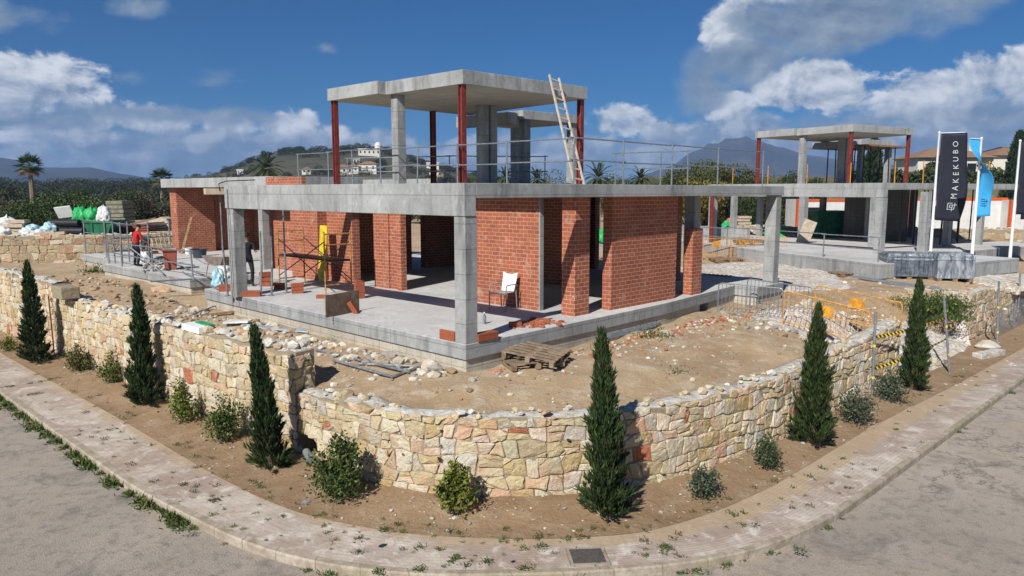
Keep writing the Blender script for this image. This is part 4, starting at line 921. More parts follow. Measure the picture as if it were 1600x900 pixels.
def cypress(label, loc, h, r, seed, lean=(0, 0)):
    rs = np.random.RandomState(seed)
    root = thing('cypress_tree', label, 'tree', loc, group=None)
    prof = lambda t: r*1.16*np.minimum(0.80+t*2.0, 1.0)*(1-t**1.3)*(1-0.20*np.sin(math.pi*np.clip(t*1.15, 0, 1)))*1.02+0.015
    bend = rs.uniform(-0.03, 0.03, 2); P = []; D = []; B = []; ntw = 230; lumps = [(rs.uniform(0, 6.28), rs.uniform(0.05, 0.95), rs.uniform(-0.30, 0.22)) for _ in range(16)]
    for k in range(ntw):
        t0 = ((k+rs.uniform())/ntw)**1.15*0.96-0.03; a = k*2.399963+rs.normal()*0.5; up = rs.uniform(0.30, 0.62)*(1-0.5*t0) if k > 40 else rs.uniform(0.06, 0.5)
        t1 = min(t0+up/h, 0.995); f = rs.uniform(0.74, 1.10)+(rs.uniform(0.05, 0.30) if rs.uniform() < 0.10 else 0)
        for a0, tt, am in lumps: f += am*math.exp(-((((a-a0+math.pi) % 6.283)-math.pi)/0.7)**2-((t1-tt)/0.09)**2)
        R1 = float(prof(np.array(t1)))*max(0.4, f); p0 = np.array((math.cos(a)*R1*0.12, math.sin(a)*R1*0.12, max(t0, 0.0)*h)); p1 = np.array((math.cos(a)*R1, math.sin(a)*R1, t1*h*(1.0 if f < 1.1 else 1.01)))
        m = int(58*(0.55+0.6*(1-t0))*h/2.9); u = rs.uniform(0.15, 1, m)**0.7; ax = (p1-p0)/np.linalg.norm(p1-p0); q = p0+(p1-p0)*u[:, None]; q[:, :2] *= (0.75+0.25*u)[:, None]
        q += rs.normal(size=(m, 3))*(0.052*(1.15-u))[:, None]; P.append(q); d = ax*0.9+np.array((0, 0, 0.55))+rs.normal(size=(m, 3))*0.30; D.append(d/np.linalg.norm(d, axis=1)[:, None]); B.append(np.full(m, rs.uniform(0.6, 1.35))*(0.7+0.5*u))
    P = np.concatenate(P); D = np.concatenate(D); B = np.concatenate(B); n = len(P); tz = P[:, 2]/h
    P[:, 0] += lean[0]*P[:, 2]+bend[0]*np.sin(tz*5); P[:, 1] += lean[1]*P[:, 2]+bend[1]*np.sin(tz*4+1); P[:, 2] = np.maximum(P[:, 2], 0.03)
    Q = leaf_quads(P, D, rs.uniform(0.07, 0.17, n), rs.uniform(0.016, 0.032, n), rs)
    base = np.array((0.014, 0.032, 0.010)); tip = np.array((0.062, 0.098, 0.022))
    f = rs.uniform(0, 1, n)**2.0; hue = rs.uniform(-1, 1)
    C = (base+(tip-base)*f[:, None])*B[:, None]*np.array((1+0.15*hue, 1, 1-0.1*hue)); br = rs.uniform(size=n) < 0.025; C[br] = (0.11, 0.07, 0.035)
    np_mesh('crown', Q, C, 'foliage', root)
    wood_mesh('trunk', [((0, 0, -0.08), (lean[0]*h*0.5, lean[1]*h*0.5, h*0.5), 0.045, 0.03), ((lean[0]*h*0.5, lean[1]*h*0.5, h*0.5), (lean[0]*h*0.93, lean[1]*h*0.93, h*0.93), 0.03, 0.008)], 'trunk', root)
    return root
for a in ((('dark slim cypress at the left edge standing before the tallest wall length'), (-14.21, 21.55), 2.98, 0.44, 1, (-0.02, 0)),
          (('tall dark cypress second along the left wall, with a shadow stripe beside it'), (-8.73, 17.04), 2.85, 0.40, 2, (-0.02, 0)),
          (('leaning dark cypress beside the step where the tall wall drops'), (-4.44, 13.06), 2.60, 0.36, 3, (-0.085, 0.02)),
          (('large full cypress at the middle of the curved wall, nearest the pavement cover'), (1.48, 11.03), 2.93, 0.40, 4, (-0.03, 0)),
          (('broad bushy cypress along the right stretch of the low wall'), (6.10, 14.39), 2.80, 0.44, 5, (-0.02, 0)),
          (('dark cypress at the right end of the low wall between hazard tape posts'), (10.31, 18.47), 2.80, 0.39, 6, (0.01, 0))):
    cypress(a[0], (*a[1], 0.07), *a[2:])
def shrub(label, loc, h, w, seed, n=900, cols=((0.03, 0.06, 0.015), (0.14, 0.19, 0.04)), leaf=0.06, name='shrub', open_=0.0, stems=9):
    rs = np.random.RandomState(seed); root = thing(name, label, 'shrub', loc)
    tubes = []; P = []; D = []
    for k in range(stems):
        a = rs.uniform(0, 6.28); tilt = rs.uniform(0.05, 0.85) if k else 0.1; L = h*(rs.uniform(0.5, 1.12) if k else 1.15)
        e = np.array((math.cos(a)*w*0.5*tilt*1.2, math.sin(a)*w*0.5*tilt*1.2, L*(1-0.35*tilt)))
        mid = e*0.5+np.array((rs.normal()*0.03, rs.normal()*0.03, 0.02))
        tubes += [((e[0]*0.1, e[1]*0.1, -0.05), mid, 0.010, 0.007), (mid, e, 0.007, 0.003)]
        m = int(n*1.7)//stems; t = rs.uniform(0.18, 1, m)**0.8
        base = np.where(t[:, None] < 0.5, mid*(t[:, None]*2), mid+(e-mid)*(t[:, None]*2-1))
        spread = w*rs.uniform(0.09, 0.19)*(1-open_)*(0.55+0.6*np.sin(t*math.pi))
        P.append(base+rs.normal(size=(m, 3))*spread[:, None]*np.array((1, 1, 0.75))); 
        d = rs.normal(size=(m, 3)); d[:, 2] += 0.5; D.append(d/np.linalg.norm(d, axis=1)[:, None])
    P = np.concatenate(P); D = np.concatenate(D); P[:, 2] = np.maximum(P[:, 2], 0.02); m = len(P)
    leaf *= 1.35; Q = leaf_quads(P, D, rs.uniform(0.5, 1.4, m)*leaf, rs.uniform(0.32, 0.62, m)*leaf, rs)
    f = rs.uniform(0, 1, m)**1.6; c0, c1 = map(np.array, cols); C = c0+(c1-c0)*f[:, None]; br = rs.uniform(size=m) < 0.04; C[br] = (0.22, 0.15, 0.06)
    np_mesh('foliage', Q, C, 'foliage', root); wood_mesh('stems', tubes, 'trunk', root)
    return root
DK = ((0.025, 0.05, 0.012), (0.12, 0.17, 0.035)); YG = ((0.06, 0.09, 0.015), (0.26, 0.27, 0.035)); GG = ((0.035, 0.055, 0.035), (0.13, 0.16, 0.10))
for lab, x, y, h, w, n, c, lf, op in (
    ('low yellow flowering plant at the left edge of the planting strip', -16.29, 23.25, 0.35, 0.6, 400, YG, 0.06, 0),
    ('loose open shrub with brownish green leaves by the first cypress', -12.24, 20.37, 0.72, 0.85, 900, ((0.05, 0.06, 0.015), (0.15, 0.15, 0.035)), 0.055, 0.1),
    ('small yellowish shrub left of the second cypress', -10.58, 18.97, 0.82, 0.6, 700, ((0.05, 0.075, 0.015), (0.20, 0.22, 0.04)), 0.055, 0.1),
    ('yellow tipped round shrub right of the second cypress', -7.25, 15.72, 0.85, 0.7, 900, ((0.05, 0.075, 0.015), (0.22, 0.25, 0.04)), 0.06, 0),
    ('dark green shrub with one upright shoot left of the leaning cypress', -5.84, 14.46, 0.88, 0.75, 1000, DK, 0.06, 0),
    ('large dense dark green shrub beside the drain opening in the wall', -2.83, 11.70, 0.96, 0.86, 1900, DK, 0.06, 0),
    ('bright yellow green shrub with upright shoots at the foot of the curved wall', -0.88, 11.12, 0.76, 0.80, 1000, YG, 0.065, 0.25),
    ('small grey green shrub right of the middle cypress', 3.18, 11.74, 0.5, 0.55, 900, GG, 0.045, 0),
    ('small dark round shrub halfway along the right stretch of bed', 4.71, 13.00, 0.62, 0.5, 900, ((0.03, 0.05, 0.022), (0.10, 0.13, 0.06)), 0.045, 0),
    ('wide open olive grey shrub right of the broad cypress', 7.56, 15.81, 0.70, 0.85, 1100, GG, 0.05, 0.1),
    ('grey green shrub in front of the last cypress', 9.17, 17.42, 0.66, 0.80, 1100, GG, 0.05, 0)):
    shrub(lab, (x, y, 0.07), h, w, int(abs(x)*100), n, c, lf, open_=op)
# weeds on the kerb and the pavement: nobody could count the blades
def weeds():
    rs = np.random.RandomState(3); Q = []; C = []
    def tuft(p, s, n, c):
        d = rs.normal(size=(n, 3)); d[:, 2] = np.abs(d[:, 2])*0.8+0.35; d /= np.linalg.norm(d, axis=1)[:, None]
        P = np.array(p)+np.stack([rs.normal(size=n)*s*0.5, rs.normal(size=n)*s*0.5, np.zeros(n)], 1)
        Q.append(leaf_quads(P, d, rs.uniform(0.5, 1.2, n)*s*0.75, rs.uniform(0.18, 0.4, n)*s*0.6, rs)); f = rs.uniform(0, 1, (n, 1)); c = np.array(c); C.append(c*(0.55+0.7*f))
    g1, g2 = (0.085, 0.125, 0.03), (0.13, 0.15, 0.05)
    for i in range(len(kp)-1):
        p = kp[i]; u, v = H1.uv(p.x, p.y); n = 0
        L = (kp[i+1]-kp[i]).length
        if v > 0.6 and u < -5: dens = 7.5*(0.35+0.9*max(0, mnoise.noise((v*0.9, 2, 0))+0.45))
        elif u < 2.5: dens = 1.6
        else: dens = 0.25
        for k in range(int(L*dens+rs.uniform())):
            q = p+(kp[i+1]-p)*rs.uniform(); out = (q-ip[i]).normalized()
            s = rs.uniform(0.07, 0.22)*(1 if v > 0.6 else 0.6)
            tuft(tuple(q+out*rs.uniform(0.0, 0.07)+Vector((0, 0, -0.13))), s, int(30+s*300), g1 if rs.uniform() < 0.75 else g2)
    for k in range(330):
        i = rs.randint(0, len(kp)-1)
        u, v = H1.uv(kp[i].x, kp[i].y)
        if v > 22 or u > 16: continue
        t = rs.uniform(0.15, 1.25); p = kp[i]+(ip[i]-kp[i])*t; s = rs.uniform(0.025, 0.09)
        tuft((p.x, p.y, 0.01 if t < 1 else 0.04), s, 26, g1 if rs.uniform() < 0.7 else (0.12, 0.11, 0.05))
    for x, y in ((262, 80), (300, 220), (438, 236), (600, 828), (285, 830), (170, 590), (760, 878), (905, 905), (845, 855), (712, 872), (820, 888), (590, 895), (655, 890), (1045, 857), (1250, 860)):
        if y < 500: continue
        p = atz(x, y, 0.02); tuft(tuple(p), 0.09, 50, g1)
    o = np_mesh('weeds', np.concatenate(Q), np.concatenate(C), 'foliage'); tag(o, kind='stuff')
weeds()
def plot_weeds():
    rs = np.random.RandomState(8); Q = []; C = []
    for x, y, s, n in ((150, 425, 0.35, 300), (516, 533, 0.14, 70), (1058, 582, 0.16, 90), (1020, 525, 0.25, 160), (1462, 482, 0.34, 1500), (1440, 480, 0.26, 900), (1480, 478, 0.34, 1400), (1486, 498, 0.26, 800), (1432, 500, 0.22, 500), (1405, 470, 0.2, 200), (1540, 400, 0.3, 150), (240, 485, 0.15, 60)):
        p = ground(x, y); d = rs.normal(size=(n, 3)); d[:, 2] = abs(d[:, 2])+0.3; d /= np.linalg.norm(d, axis=1)[:, None]
        P = np.array(p)+rs.normal(size=(n, 3))*np.array((s, s, s*0.5)); P[:, 2] = np.maximum(P[:, 2], p.z)
        Q.append(leaf_quads(P, d, s*0.35, s*0.13, rs)); C.append(np.array((0.07, 0.11, 0.025))*(0.5+rs.uniform(0, 1, (n, 1))))
        if x == 1462: C[-1][:220] = (0.42, 0.40, 0.05)
    tag(np_mesh('weeds', np.concatenate(Q), np.concatenate(C), 'foliage'), kind='stuff')
plot_weeds()
# trees with trunk, limbs and a clumped crown; meshes of a kind are shared between copies
def crown_tree(name, label, loc, h, r, seed, cols, n=3200, leaf=0.26, trunk_h=0.35, flat=0.8, group=None, limbs=5):
    rs = np.random.RandomState(seed); root = thing(name, label, 'tree', loc, rs.uniform(0, 6.28), group)
    cl = []; cz = h*(trunk_h+1)/2
    for k in range(16):
        d = rand_dirs(1, rs)[0]*rs.uniform(0.35, 0.95); c = np.array((d[0]*r*0.78, d[1]*r*0.78, cz+d[2]*h*(1-trunk_h)*0.42)); cl.append((c, r*rs.uniform(0.22, 0.46), rs.uniform(0.55, 1.15)))
    P = []; C = []; c0, c1 = map(np.array, cols)
    for c, s, b in cl:
        m = n//16; d = rand_dirs(m, rs)*(rs.uniform(0.35, 1, (m, 1))**0.5)*s; d[:, 2] *= flat
        P.append(c+d+rs.normal(size=(m, 3))*0.05*s); f = (rs.uniform(0, 1, (m, 1))**1.5); C.append((c0+(c1-c0)*f)*b)
    P = np.concatenate(P); C = np.concatenate(C); m = len(P); D = rand_dirs(m, rs); D[:, 2] += 0.2; D /= np.linalg.norm(D, axis=1)[:, None]
    np_mesh('crown', leaf_quads(P, D, rs.uniform(0.7, 1.3, m)*leaf, rs.uniform(0.5, 0.8, m)*leaf, rs), C, 'foliage', root)
    tubes = [((0, 0, -0.6), (0.1, 0.05, h*trunk_h), r*0.07, r*0.055)]
    for c, s, b in cl[:limbs]: tubes.append(((0.1, 0.05, h*trunk_h*0.95), tuple(c), r*0.04, r*0.012))
    wood_mesh('trunk', tubes, 'trunk', root); return root
def fan_palm(label, loc, h, seed, crown=1.7, n=34, skirt=True):
    rs = np.random.RandomState(seed); root = thing('palm_tree', label, 'tree', loc)
    top = np.array((rs.uniform(-.2, .2), rs.uniform(-.2, .2), h))
    wood_mesh('trunk', [((0, 0, -1), tuple(top*0.5), 0.30, 0.22), (tuple(top*0.5), tuple(top), 0.22, 0.19)], 'palm_trunk', root)
    Q = []; C = []
    for k in range(n):
        a = k*2.399963; e = 1.35-2.1*(k/n)**0.9+rs.normal()*0.08; dead = e < -0.38 and skirt
        d = np.array((math.cos(a)*math.cos(e), math.sin(a)*math.cos(e), math.sin(e))); L = crown*rs.uniform(0.42, 0.6)
        hub = top+d*L; sag = np.array((0, 0, -0.25*L*math.cos(e))); hub = hub+sag*0.4
        side = np.cross(d, (0, 0, 1)); side /= np.linalg.norm(side)+1e-6; up = np.cross(side, d)
        Q.append(np.stack([top-side*0.02, hub-side*0.015, hub+side*0.015, top+side*0.02])[None])
        C.append(np.array(((0.06, 0.08, 0.03),)))
        nb_ = 13; col = np.array((0.16, 0.115, 0.055)) if dead else np.array((0.045, 0.075, 0.02))*rs.uniform(0.7, 1.6)
        for j in range(nb_):
            b = (j/(nb_-1)-0.5)*3.4; bl = crown*rs.uniform(0.5, 0.62)*(1-0.2*abs(b)/1.7)
            dd = d*math.cos(b)+side*math.sin(b)+np.array((0, 0, -0.28))+up*0.1; dd /= np.linalg.norm(dd); ss = np.cross(dd, up); ss /= np.linalg.norm(ss)
            tip = hub+dd*bl+np.array((0, 0, -0.12*bl)); mid = hub+dd*bl*0.55
            Q.append(np.stack([hub, mid+ss*0.06*crown*0.6, tip, mid-ss*0.06*crown*0.6])[None]); C.append(col[None]*rs.uniform(0.8, 1.2))
    np_mesh('crown', np.concatenate(Q), np.concatenate(C), 'foliage', root); return root
def date_palm(label, loc, h, seed, crown=2.4, n=30):
    rs = np.random.RandomState(seed); root = thing('palm_tree', label, 'tree', loc); top = np.array((0, 0, h))
    wood_mesh('trunk', [((0, 0, -1), tuple(top), 0.3, 0.26)], 'palm_trunk', root); Q = []; C = []
    for k in range(n):
        a = k*2.399963; e = 1.4-1.9*(k/n); L = crown*rs.uniform(0.85, 1.1); pts = [top.copy()]; d = np.array((math.cos(a)*math.cos(e), math.sin(a)*math.cos(e), math.sin(e)))
        for s in range(7): d = d+np.array((0, 0, -0.15)); d /= np.linalg.norm(d); pts.append(pts[-1]+d*L/7)
        for s in range(1, 7):
            p, q = pts[s], pts[s+1]; ax = (q-p)/np.linalg.norm(q-p); side = np.cross(ax, (0, 0, 1)); side /= np.linalg.norm(side)+1e-6
            Q.append(np.stack([p-side*0.02, q-side*0.02, q+side*0.02, p+side*0.02])[None]); C.append(np.array(((0.06, 0.07, 0.03),)))
            for j in range(3):
                for sg in (-1, 1):
                    b = p+(q-p)*(j/3); l = 0.42*crown/2.4*math.sin(math.pi*(0.12+0.8*(s+j/3)/8)); dd = side*sg+ax*0.7+np.array((0, 0, 0.25)); dd /= np.linalg.norm(dd)
                    Q.append(np.stack([b, b+dd*l*0.5+ax*0.05, b+dd*l, b+dd*l*0.5-ax*0.05])[None]); C.append(np.array(((0.045, 0.07, 0.025),))*rs.uniform(0.7, 1.4))
    np_mesh('crown', np.concatenate(Q), np.concatenate(C), 'foliage', root); return root
def at_base(x, Y, z): p = atY(x, 300, Y); return (p.x, Y, z)
fan_palm('tall thin fan palm with shaggy brown skirt at the far left', at_base(50, 75, 0.3), (298-260)/1150*75+4.85, 5, 1.45)
fan_palm('shorter fan palm with brownish leaves left of the left wing', at_base(252, 82, 0.3), (298-279)/1150*82+4.85, 6, 1.4)
date_palm('feathery palm crown behind the left end of the main roof rail', at_base(418, 62, 1.0), 4.0+(298-262)/1150*62, 7, 1.7)
date_palm('feathery palm behind the roof rail under the rear canopy', at_base(790, 70, 1.0), 4.1+(298-278)/1150*70, 8, 1.3)
date_palm('feathery palm left of the foot of the ladder on the roof', at_base(838, 66, 1.0), 4.1+(298-280)/1150*66, 9, 1.2)
date_palm('feathery palm directly right of the foot of the ladder', at_base(934, 62, 1.0), 4.1+(298-278)/1150*62, 10, 1.6)
date_palm('small feathery palm behind the guard rail left of the round tree mass', at_base(1000, 64, 1.0), 4.1+(298-279)/1150*64, 12, 1.2)
GRN = ((0.022, 0.038, 0.012), (0.085, 0.11, 0.03)); OLV = ((0.045, 0.055, 0.015), (0.15, 0.16, 0.035)); AUT = ((0.10, 0.09, 0.015), (0.28, 0.22, 0.035)); LIT = ((0.022, 0.042, 0.012), (0.10, 0.15, 0.035)); DRY = ((0.07, 0.06, 0.035), (0.16, 0.13, 0.08))
for lab, x, Y, top, r, c in (
    ('large glossy dark tree behind the white board and green bags', 118, 47, 288, 3.3, LIT), ('rounded dark tree left of the large glossy one', 58, 48, 306, 2.8, LIT), ('brown leaved bush at the far left edge', 5, 56, 318, 3.0, DRY),
    ('dark tree behind the stacked slabs', 185, 58, 302, 3.0, GRN), ('grey bare looking tree left of the left wing', 225, 60, 306, 3.0, DRY), ('low dark tree beside the left wing wall', 258, 62, 310, 3.0, GRN)):
    crown_tree('broadleaf_tree', lab, at_base(x, Y, 0.6), 4.55+(298-top)/1150*Y, r, int(x)+3, c, 9500, 0.15, 0.15)
for lab, x, Y, top, r, c in (
    ('olive green tree seen under the upper roof near the left red column', 640, 75, 276, 4.0, OLV), ('yellow green tree behind the roof beside the middle red column', 690, 80, 272, 4.0, OLV), ('green tree behind the roof between the two grey columns', 765, 78, 274, 3.6, OLV), ('low tree right of the rear canopy column', 870, 80, 277, 4.2, OLV),
    ('low green tree behind the palms right of the ladder', 965, 78, 274, 4.2, OLV), ('green tree left of the highest tree mass', 1030, 72, 262, 3.4, GRN), ('highest rounded tree mass behind the right half of the roof rail', 1080, 70, 243, 4.4, OLV), ('broad tree with yellowing leaves behind the yellow posts', 1128, 66, 250, 3.8, OLV), ('golden autumn tree low behind the roof rail', 1095, 58, 270, 2.4, AUT), ('olive tree behind the first red column of the second villa', 1165, 70, 260, 3.6, OLV), ('green tree behind the second villa seen past its left columns', 1215, 72, 264, 3.4, GRN), ('dark tree behind the second villa upper columns', 1262, 76, 272, 3.4, GRN),
    ('dark leafy tree seen through the ground floor left of the thin red column', 1115, 62, 296, 3.6, GRN), ('dark leafy tree seen past the second villa ground floor columns', 1165, 60, 300, 3.6, GRN), ('green bushy tree behind the villa garden at the right', 1462, 88, 236, 2.0, OLV), ('yellow green tree in front of the right hand villa', 1540, 84, 240, 2.0, AUT), ('dark tree crown above the terracotta roof', 1500, 104, 228, 2.4, GRN), ('pine above the roof between the two flags', 1425, 108, 240, 2.6, GRN)):
    crown_tree('broadleaf_tree', lab, at_base(x, Y, 1.0), 4.15+(298-top)/1150*Y, r, int(x)+7, c, 6500, 0.19, 0.2)
def dark_cypress(label, loc, h, r, seed):
    rs = np.random.RandomState(seed); root = thing('cypress_tree', label, 'tree', loc); n = 3800
    t = rs.uniform(0, 1, n); a = rs.uniform(0, 6.28, n); rho = r*np.minimum(0.5+2.5*t, 1)*(1-t)**0.6*rs.uniform(0.4, 1, n)**0.5*(1+0.2*np.sin(a*3+t*17))
    P = np.stack([np.cos(a)*rho, np.sin(a)*rho, 0.3+t*h*0.95], 1); D = np.stack([np.cos(a)*0.4, np.sin(a)*0.4, np.ones(n)], 1)+rs.normal(size=(n, 3))*0.3; D /= np.linalg.norm(D, axis=1)[:, None]
    np_mesh('crown', leaf_quads(P, D, 0.5, 0.16, rs), np.array((0.02, 0.035, 0.014))*(0.6+rs.uniform(0, 1.4, (n, 1))), 'foliage', root)
    wood_mesh('trunk', [((0, 0, -1), (0, 0, h*0.8), 0.16, 0.04)], 'trunk', root)
dark_cypress('dark column cypress behind the upper floor of the second villa', at_base(1362, 64, 1.2), 4.2+(298-226)/1150*64, 1.3, 21)
dark_cypress('tall dark column cypress at the right edge beside the black flag', at_base(1586, 76, 1.2), 4.2+(298-212)/1150*76, 1.5, 22)
dark_cypress('lower dark column cypress behind the villa roof at the right edge', at_base(1606, 82, 1.2), 4.2+(298-236)/1150*82, 1.6, 24)
# far woods that read as one mass
def woods(name, spots, seed, cols, leaf):
    rs = np.random.RandomState(seed); Q = []; C = []; c0, c1 = map(np.array, cols)
    for x, y, z, r, h in spots:
        n = 430; d = rand_dirs(n, rs)*(rs.uniform(0.5, 1, (n, 1))**0.4); P = np.array((x, y, z+h*0.5))+d*np.array((r, r, h*0.5))
        D = rand_dirs(n, rs); s = leaf*r
        Q.append(leaf_quads(P, D, s*rs.uniform(0.7, 1.4, n), s*0.7, rs)); b = rs.uniform(0.5, 1.5); hu = rs.choice(4, p=(0.5, 0.25, 0.15, 0.10)); tint = np.array(((1, 1, 1), (1.35, 1.1, 0.8), (1.5, 1.25, 1.3), (0.8, 1.15, 0.8))[hu]); C.append((c0+(c1-c0)*(rs.uniform(0, 1, (n, 1))**1.5))*b*tint)
    tag(np_mesh(name, np.concatenate(Q), np.concatenate(C), 'foliage'), kind='stuff')
rs_ = np.random.RandomState(77)
sp = []
for k in range(420):
    Y = rs_.uniform(66, 330); x = rs_.uniform(-260, 420); X = (x-800)/1150*Y
    r = rs_.uniform(2.0, 4.2)*(1+Y/400); sp.append((X, Y, 0.2+max(0, Y-90)*0.024, r*rs_.uniform(0.6, 1.2), rs_.uniform(1.6, 4.8)+Y*0.003))
woods('far_woods', sp, 5, ((0.016, 0.025, 0.012), (0.06, 0.066, 0.03)), 0.09)
sp = []
for k in range(420):
    Y = rs_.uniform(84, 330); x = rs_.uniform(420, 1900); X = (x-800)/1150*Y
    r = rs_.uniform(2.0, 4.0)*(1+Y/400); sp.append((X, Y, 0.6, r, rs_.uniform(3.0, 5.0)+Y*0.006))
woods('far_woods', sp, 6, ((0.022, 0.03, 0.013), (0.08, 0.085, 0.03)), 0.09)

# ------------------------------------------------------------------ hills and mountain
def ridge(name, prof, D, depth, base_z, mat, seed, rough=0.06, step=4.0, spread=1.0):
    xs = []; x = prof[0][0]
    while x < prof[-1][0]: xs.append(x); x += step
    xs.append(prof[-1][0]); nt_ = 34; P = []; top = []
    for x in xs:
        for (x0, y0), (x1, y1) in zip(prof[:-1], prof[1:]):
            if x0 <= x <= x1: t = (x-x0)/(x1-x0); y = y0+(y1-y0)*t
        top.append(5.15+(298-y)/1150*D)
    for i, x in enumerate(xs):
        X = (x-800)/1150
        for j in range(nt_):
            t = j/(nt_-1)*1.5; Y = D-depth+depth*t
            hgt = (1-(1-t)**1.7) if t <= 1 else 1-1.2*(t-1)
            XX = X*D+(X*Y-X*D)*spread
            amp = top[i]-base_z; nz = (mnoise.fractal((XX*7/D+seed, Y*7/D, seed), 0.9, 2.1, 7))*rough*amp*min(1, hgt*2)*(1.4-0.9*hgt)
            P.append((XX, Y, base_z+amp*hgt+nz))
    F = []; n = len(xs)
    for i in range(n-1):
        for j in range(nt_-1): F.append((i*nt_+j, (i+1)*nt_+j, (i+1)*nt_+j+1, i*nt_+j+1))
    me = bpy.data.meshes.new(name); me.from_pydata(P, [], F); me.polygons.foreach_set('use_smooth', [True]*len(F))
    o = link_mesh(name, me, mat); tag(o, kind='structure')
    return o, xs, top
HILLP = [(190, 286), (250, 283), (330, 275), (380, 262), (420, 247), (450, 241), (520, 238), (560, 234), (590, 236), (620, 243), (650, 252), (690, 261), (740, 273), (800, 284), (900, 289), (1000, 292)]
hill, hx, ht = ridge('hill', HILLP, 460, 250, 1.0, 'hill_scrub', 3, 0.035, 6.0)
from mathutils.bvhtree import BVHTree
bvh = BVHTree.FromPolygons([v.co[:] for v in hill.data.vertices], [p.vertices[:] for p in hill.data.polygons])
def on_hill(x, y):
    r = Vector(ray(x, y)).normalized(); h = bvh.ray_cast(Vector((0, 0, 5.15)), r)[0]
    if h is None: h = bvh.find_nearest(atY(x, y, 420))[0]
    return h
ridge('hills', [(-900, 250), (-500, 232), (-300, 236), (-100, 232), (0, 246), (40, 252), (70, 262), (110, 263), (150, 262), (190, 271), (230, 278), (300, 284), (420, 288)], 2300, 900, 0.0, 'hill_far', 9, 0.10, 7.0)
ridge('mountain', [(880, 290), (950, 284), (1000, 276), (1050, 262), (1075, 246), (1092, 240), (1100, 233), (1118, 231), (1128, 225), (1145, 225), (1160, 221), (1172, 224), (1186, 226), (1205, 233), (1240, 241), (1270, 246), (1310, 254), (1380, 262), (1460, 272), (1560, 280), (1750, 288)], 2900, 1300, 0.0, 'mountain_hazed', 15, 0.26, 2.5)
sp = []
for k in range(900):
    x = rs_.uniform(300, 820); 
    i = min(range(len(hx)), key=lambda q: abs(hx[q]-x)); t = rs_.uniform(0.2, 1.0)
    h = bvh.ray_cast(Vector(((x-800)/1150*460, 210+250*t, 400)), Vector((0, 0, -1)))[0]
    if h is None or mnoise.noise((h.x*0.02, h.y*0.02, 5)) < 0.0: continue
    r = rs_.uniform(1.2, 2.8); sp.append((h.x, h.y, h.z-0.8, r, rs_.uniform(1.8, 3.6)))
woods('hillside_woods', sp, 8, ((0.018, 0.026, 0.012), (0.055, 0.062, 0.028)), 0.16)
# houses on the hill and the villa at the right
def hill_house(label, p, rz, w, d, h, roof='tile', extra=None, group='houses on the hillside'):
    root = thing('hill_house', label, 'house', p, rz, group)
    m = MB(); m.box(-w/2, w/2, -d/2, d/2, -3, h); m.build('wall', 'house_white', root, local=True)
    if roof == 'tile':
        m = MB(); o = 0.3; e = [(-w/2-o, -d/2-o, h), (w/2+o, -d/2-o, h), (w/2+o, d/2+o, h), (-w/2-o, d/2+o, h)]; rr = d/2*0.5; k = max(0.1, w/2-d/2)
        a, b = (-k, 0, h+rr), (k, 0, h+rr)
        m.face([e[0], e[1], b, a]); m.face([e[2], e[3], a, b]); m.face([e[1], e[2], b]); m.face([e[3], e[0], a]); m.face(e[::-1]); m.build('roof', 'roof_tile', root, local=True)
    else:
        MB().box(-w/2-0.2, w/2+0.2, -d/2-0.2, d/2+0.2, h, h+0.5).build('roof', 'house_white', root, local=True)
    nwin = max(2, int(w/1.9))
    for k in range(nwin):
        x = -w/2+w*(k+0.5)/nwin
        MB().box(x-0.3, x+0.3, -d/2-0.04, -d/2+0.1, h*0.38, h*0.78).build('window', 'dark_glass', root, local=True)
    return root
hh = hill_house('white hilltop villa with a round tower in front of dark pines', on_hill(577, 243), 0.2, 9.5, 5, 2.4, 'flat')
MB().lathe((3.9, 0, 0), [(1.5, 0), (1.5, 4.2), (1.65, 4.25), (1.3, 5.2), (0.5, 5.8), (0.1, 6.0)], 14).build('tower', 'house_white', hh, local=True, smooth=True)
hill_house('white villa with a terracotta roof below the hilltop villa', on_hill(577, 269), -0.15, 7, 5, 2.6)
hill_house('low terracotta roofed house just right of the left red column', on_hill(537, 272), 0.3, 6, 5, 2.2)
hill_house('small white house right of the low terracotta one', on_hill(553, 270), 0.0, 4, 3.5, 2.2)
hill_house('tiny cream house midway up the hill', on_hill(557, 256), 0.2, 2.4, 2.4, 1.8, 'flat')
hill_house('white house with a pale cube above, right of the rear red column', on_hill(676, 264), 0.1, 5.5, 4, 2.4, 'flat')
hill_house('small white house between the grey column and the rear red column', on_hill(624, 266), 0.1, 2.2, 3, 2.6, 'flat')
hill_house('pale house low on the hill at the left of the roof rail', on_hill(480, 272), 0.1, 3.2, 3, 1.8)
hill_house('low white house near the foot of the hill behind the roof', on_hill(682, 276), 0.05, 5.5, 4, 1.8)
hill_house('pale block far left of the roof rail', on_hill(377, 272), 0.0, 2.6, 2.6, 1.4, 'flat')
villa = thing('villa', 'cream villa with a low terracotta tile roof behind the flags at the right', 'house', at_base(1488, 92, 6.5), -0.05)
def villa_block(x0, x1, y0, y1, h, rise):
    MB().box(x0, x1, y0, y1, -5, h).build('wall', 'house_white', villa, local=True)
    m = MB(); o = 0.5; e = [(x0-o, y0-o, h), (x1+o, y0-o, h), (x1+o, y1+o, h), (x0-o, y1+o, h)]; dd = (y1-y0)/2; a, b = (x0+dd, (y0+y1)/2, h+rise), (x1-dd, (y0+y1)/2, h+rise)
    m.face([e[0], e[1], b, a]); m.face([e[2], e[3], a, b]); m.face([e[1], e[2], b]); m.face([e[3], e[0], a]); m.face(e[::-1]); m.build('roof', 'roof_tile', villa, local=True)
villa_block(-5.6, 3.2, -2.5, 3.5, 2.6, 1.3); villa_block(4.0, 9.5, -1.0, 5.0, 2.9, 1.2)
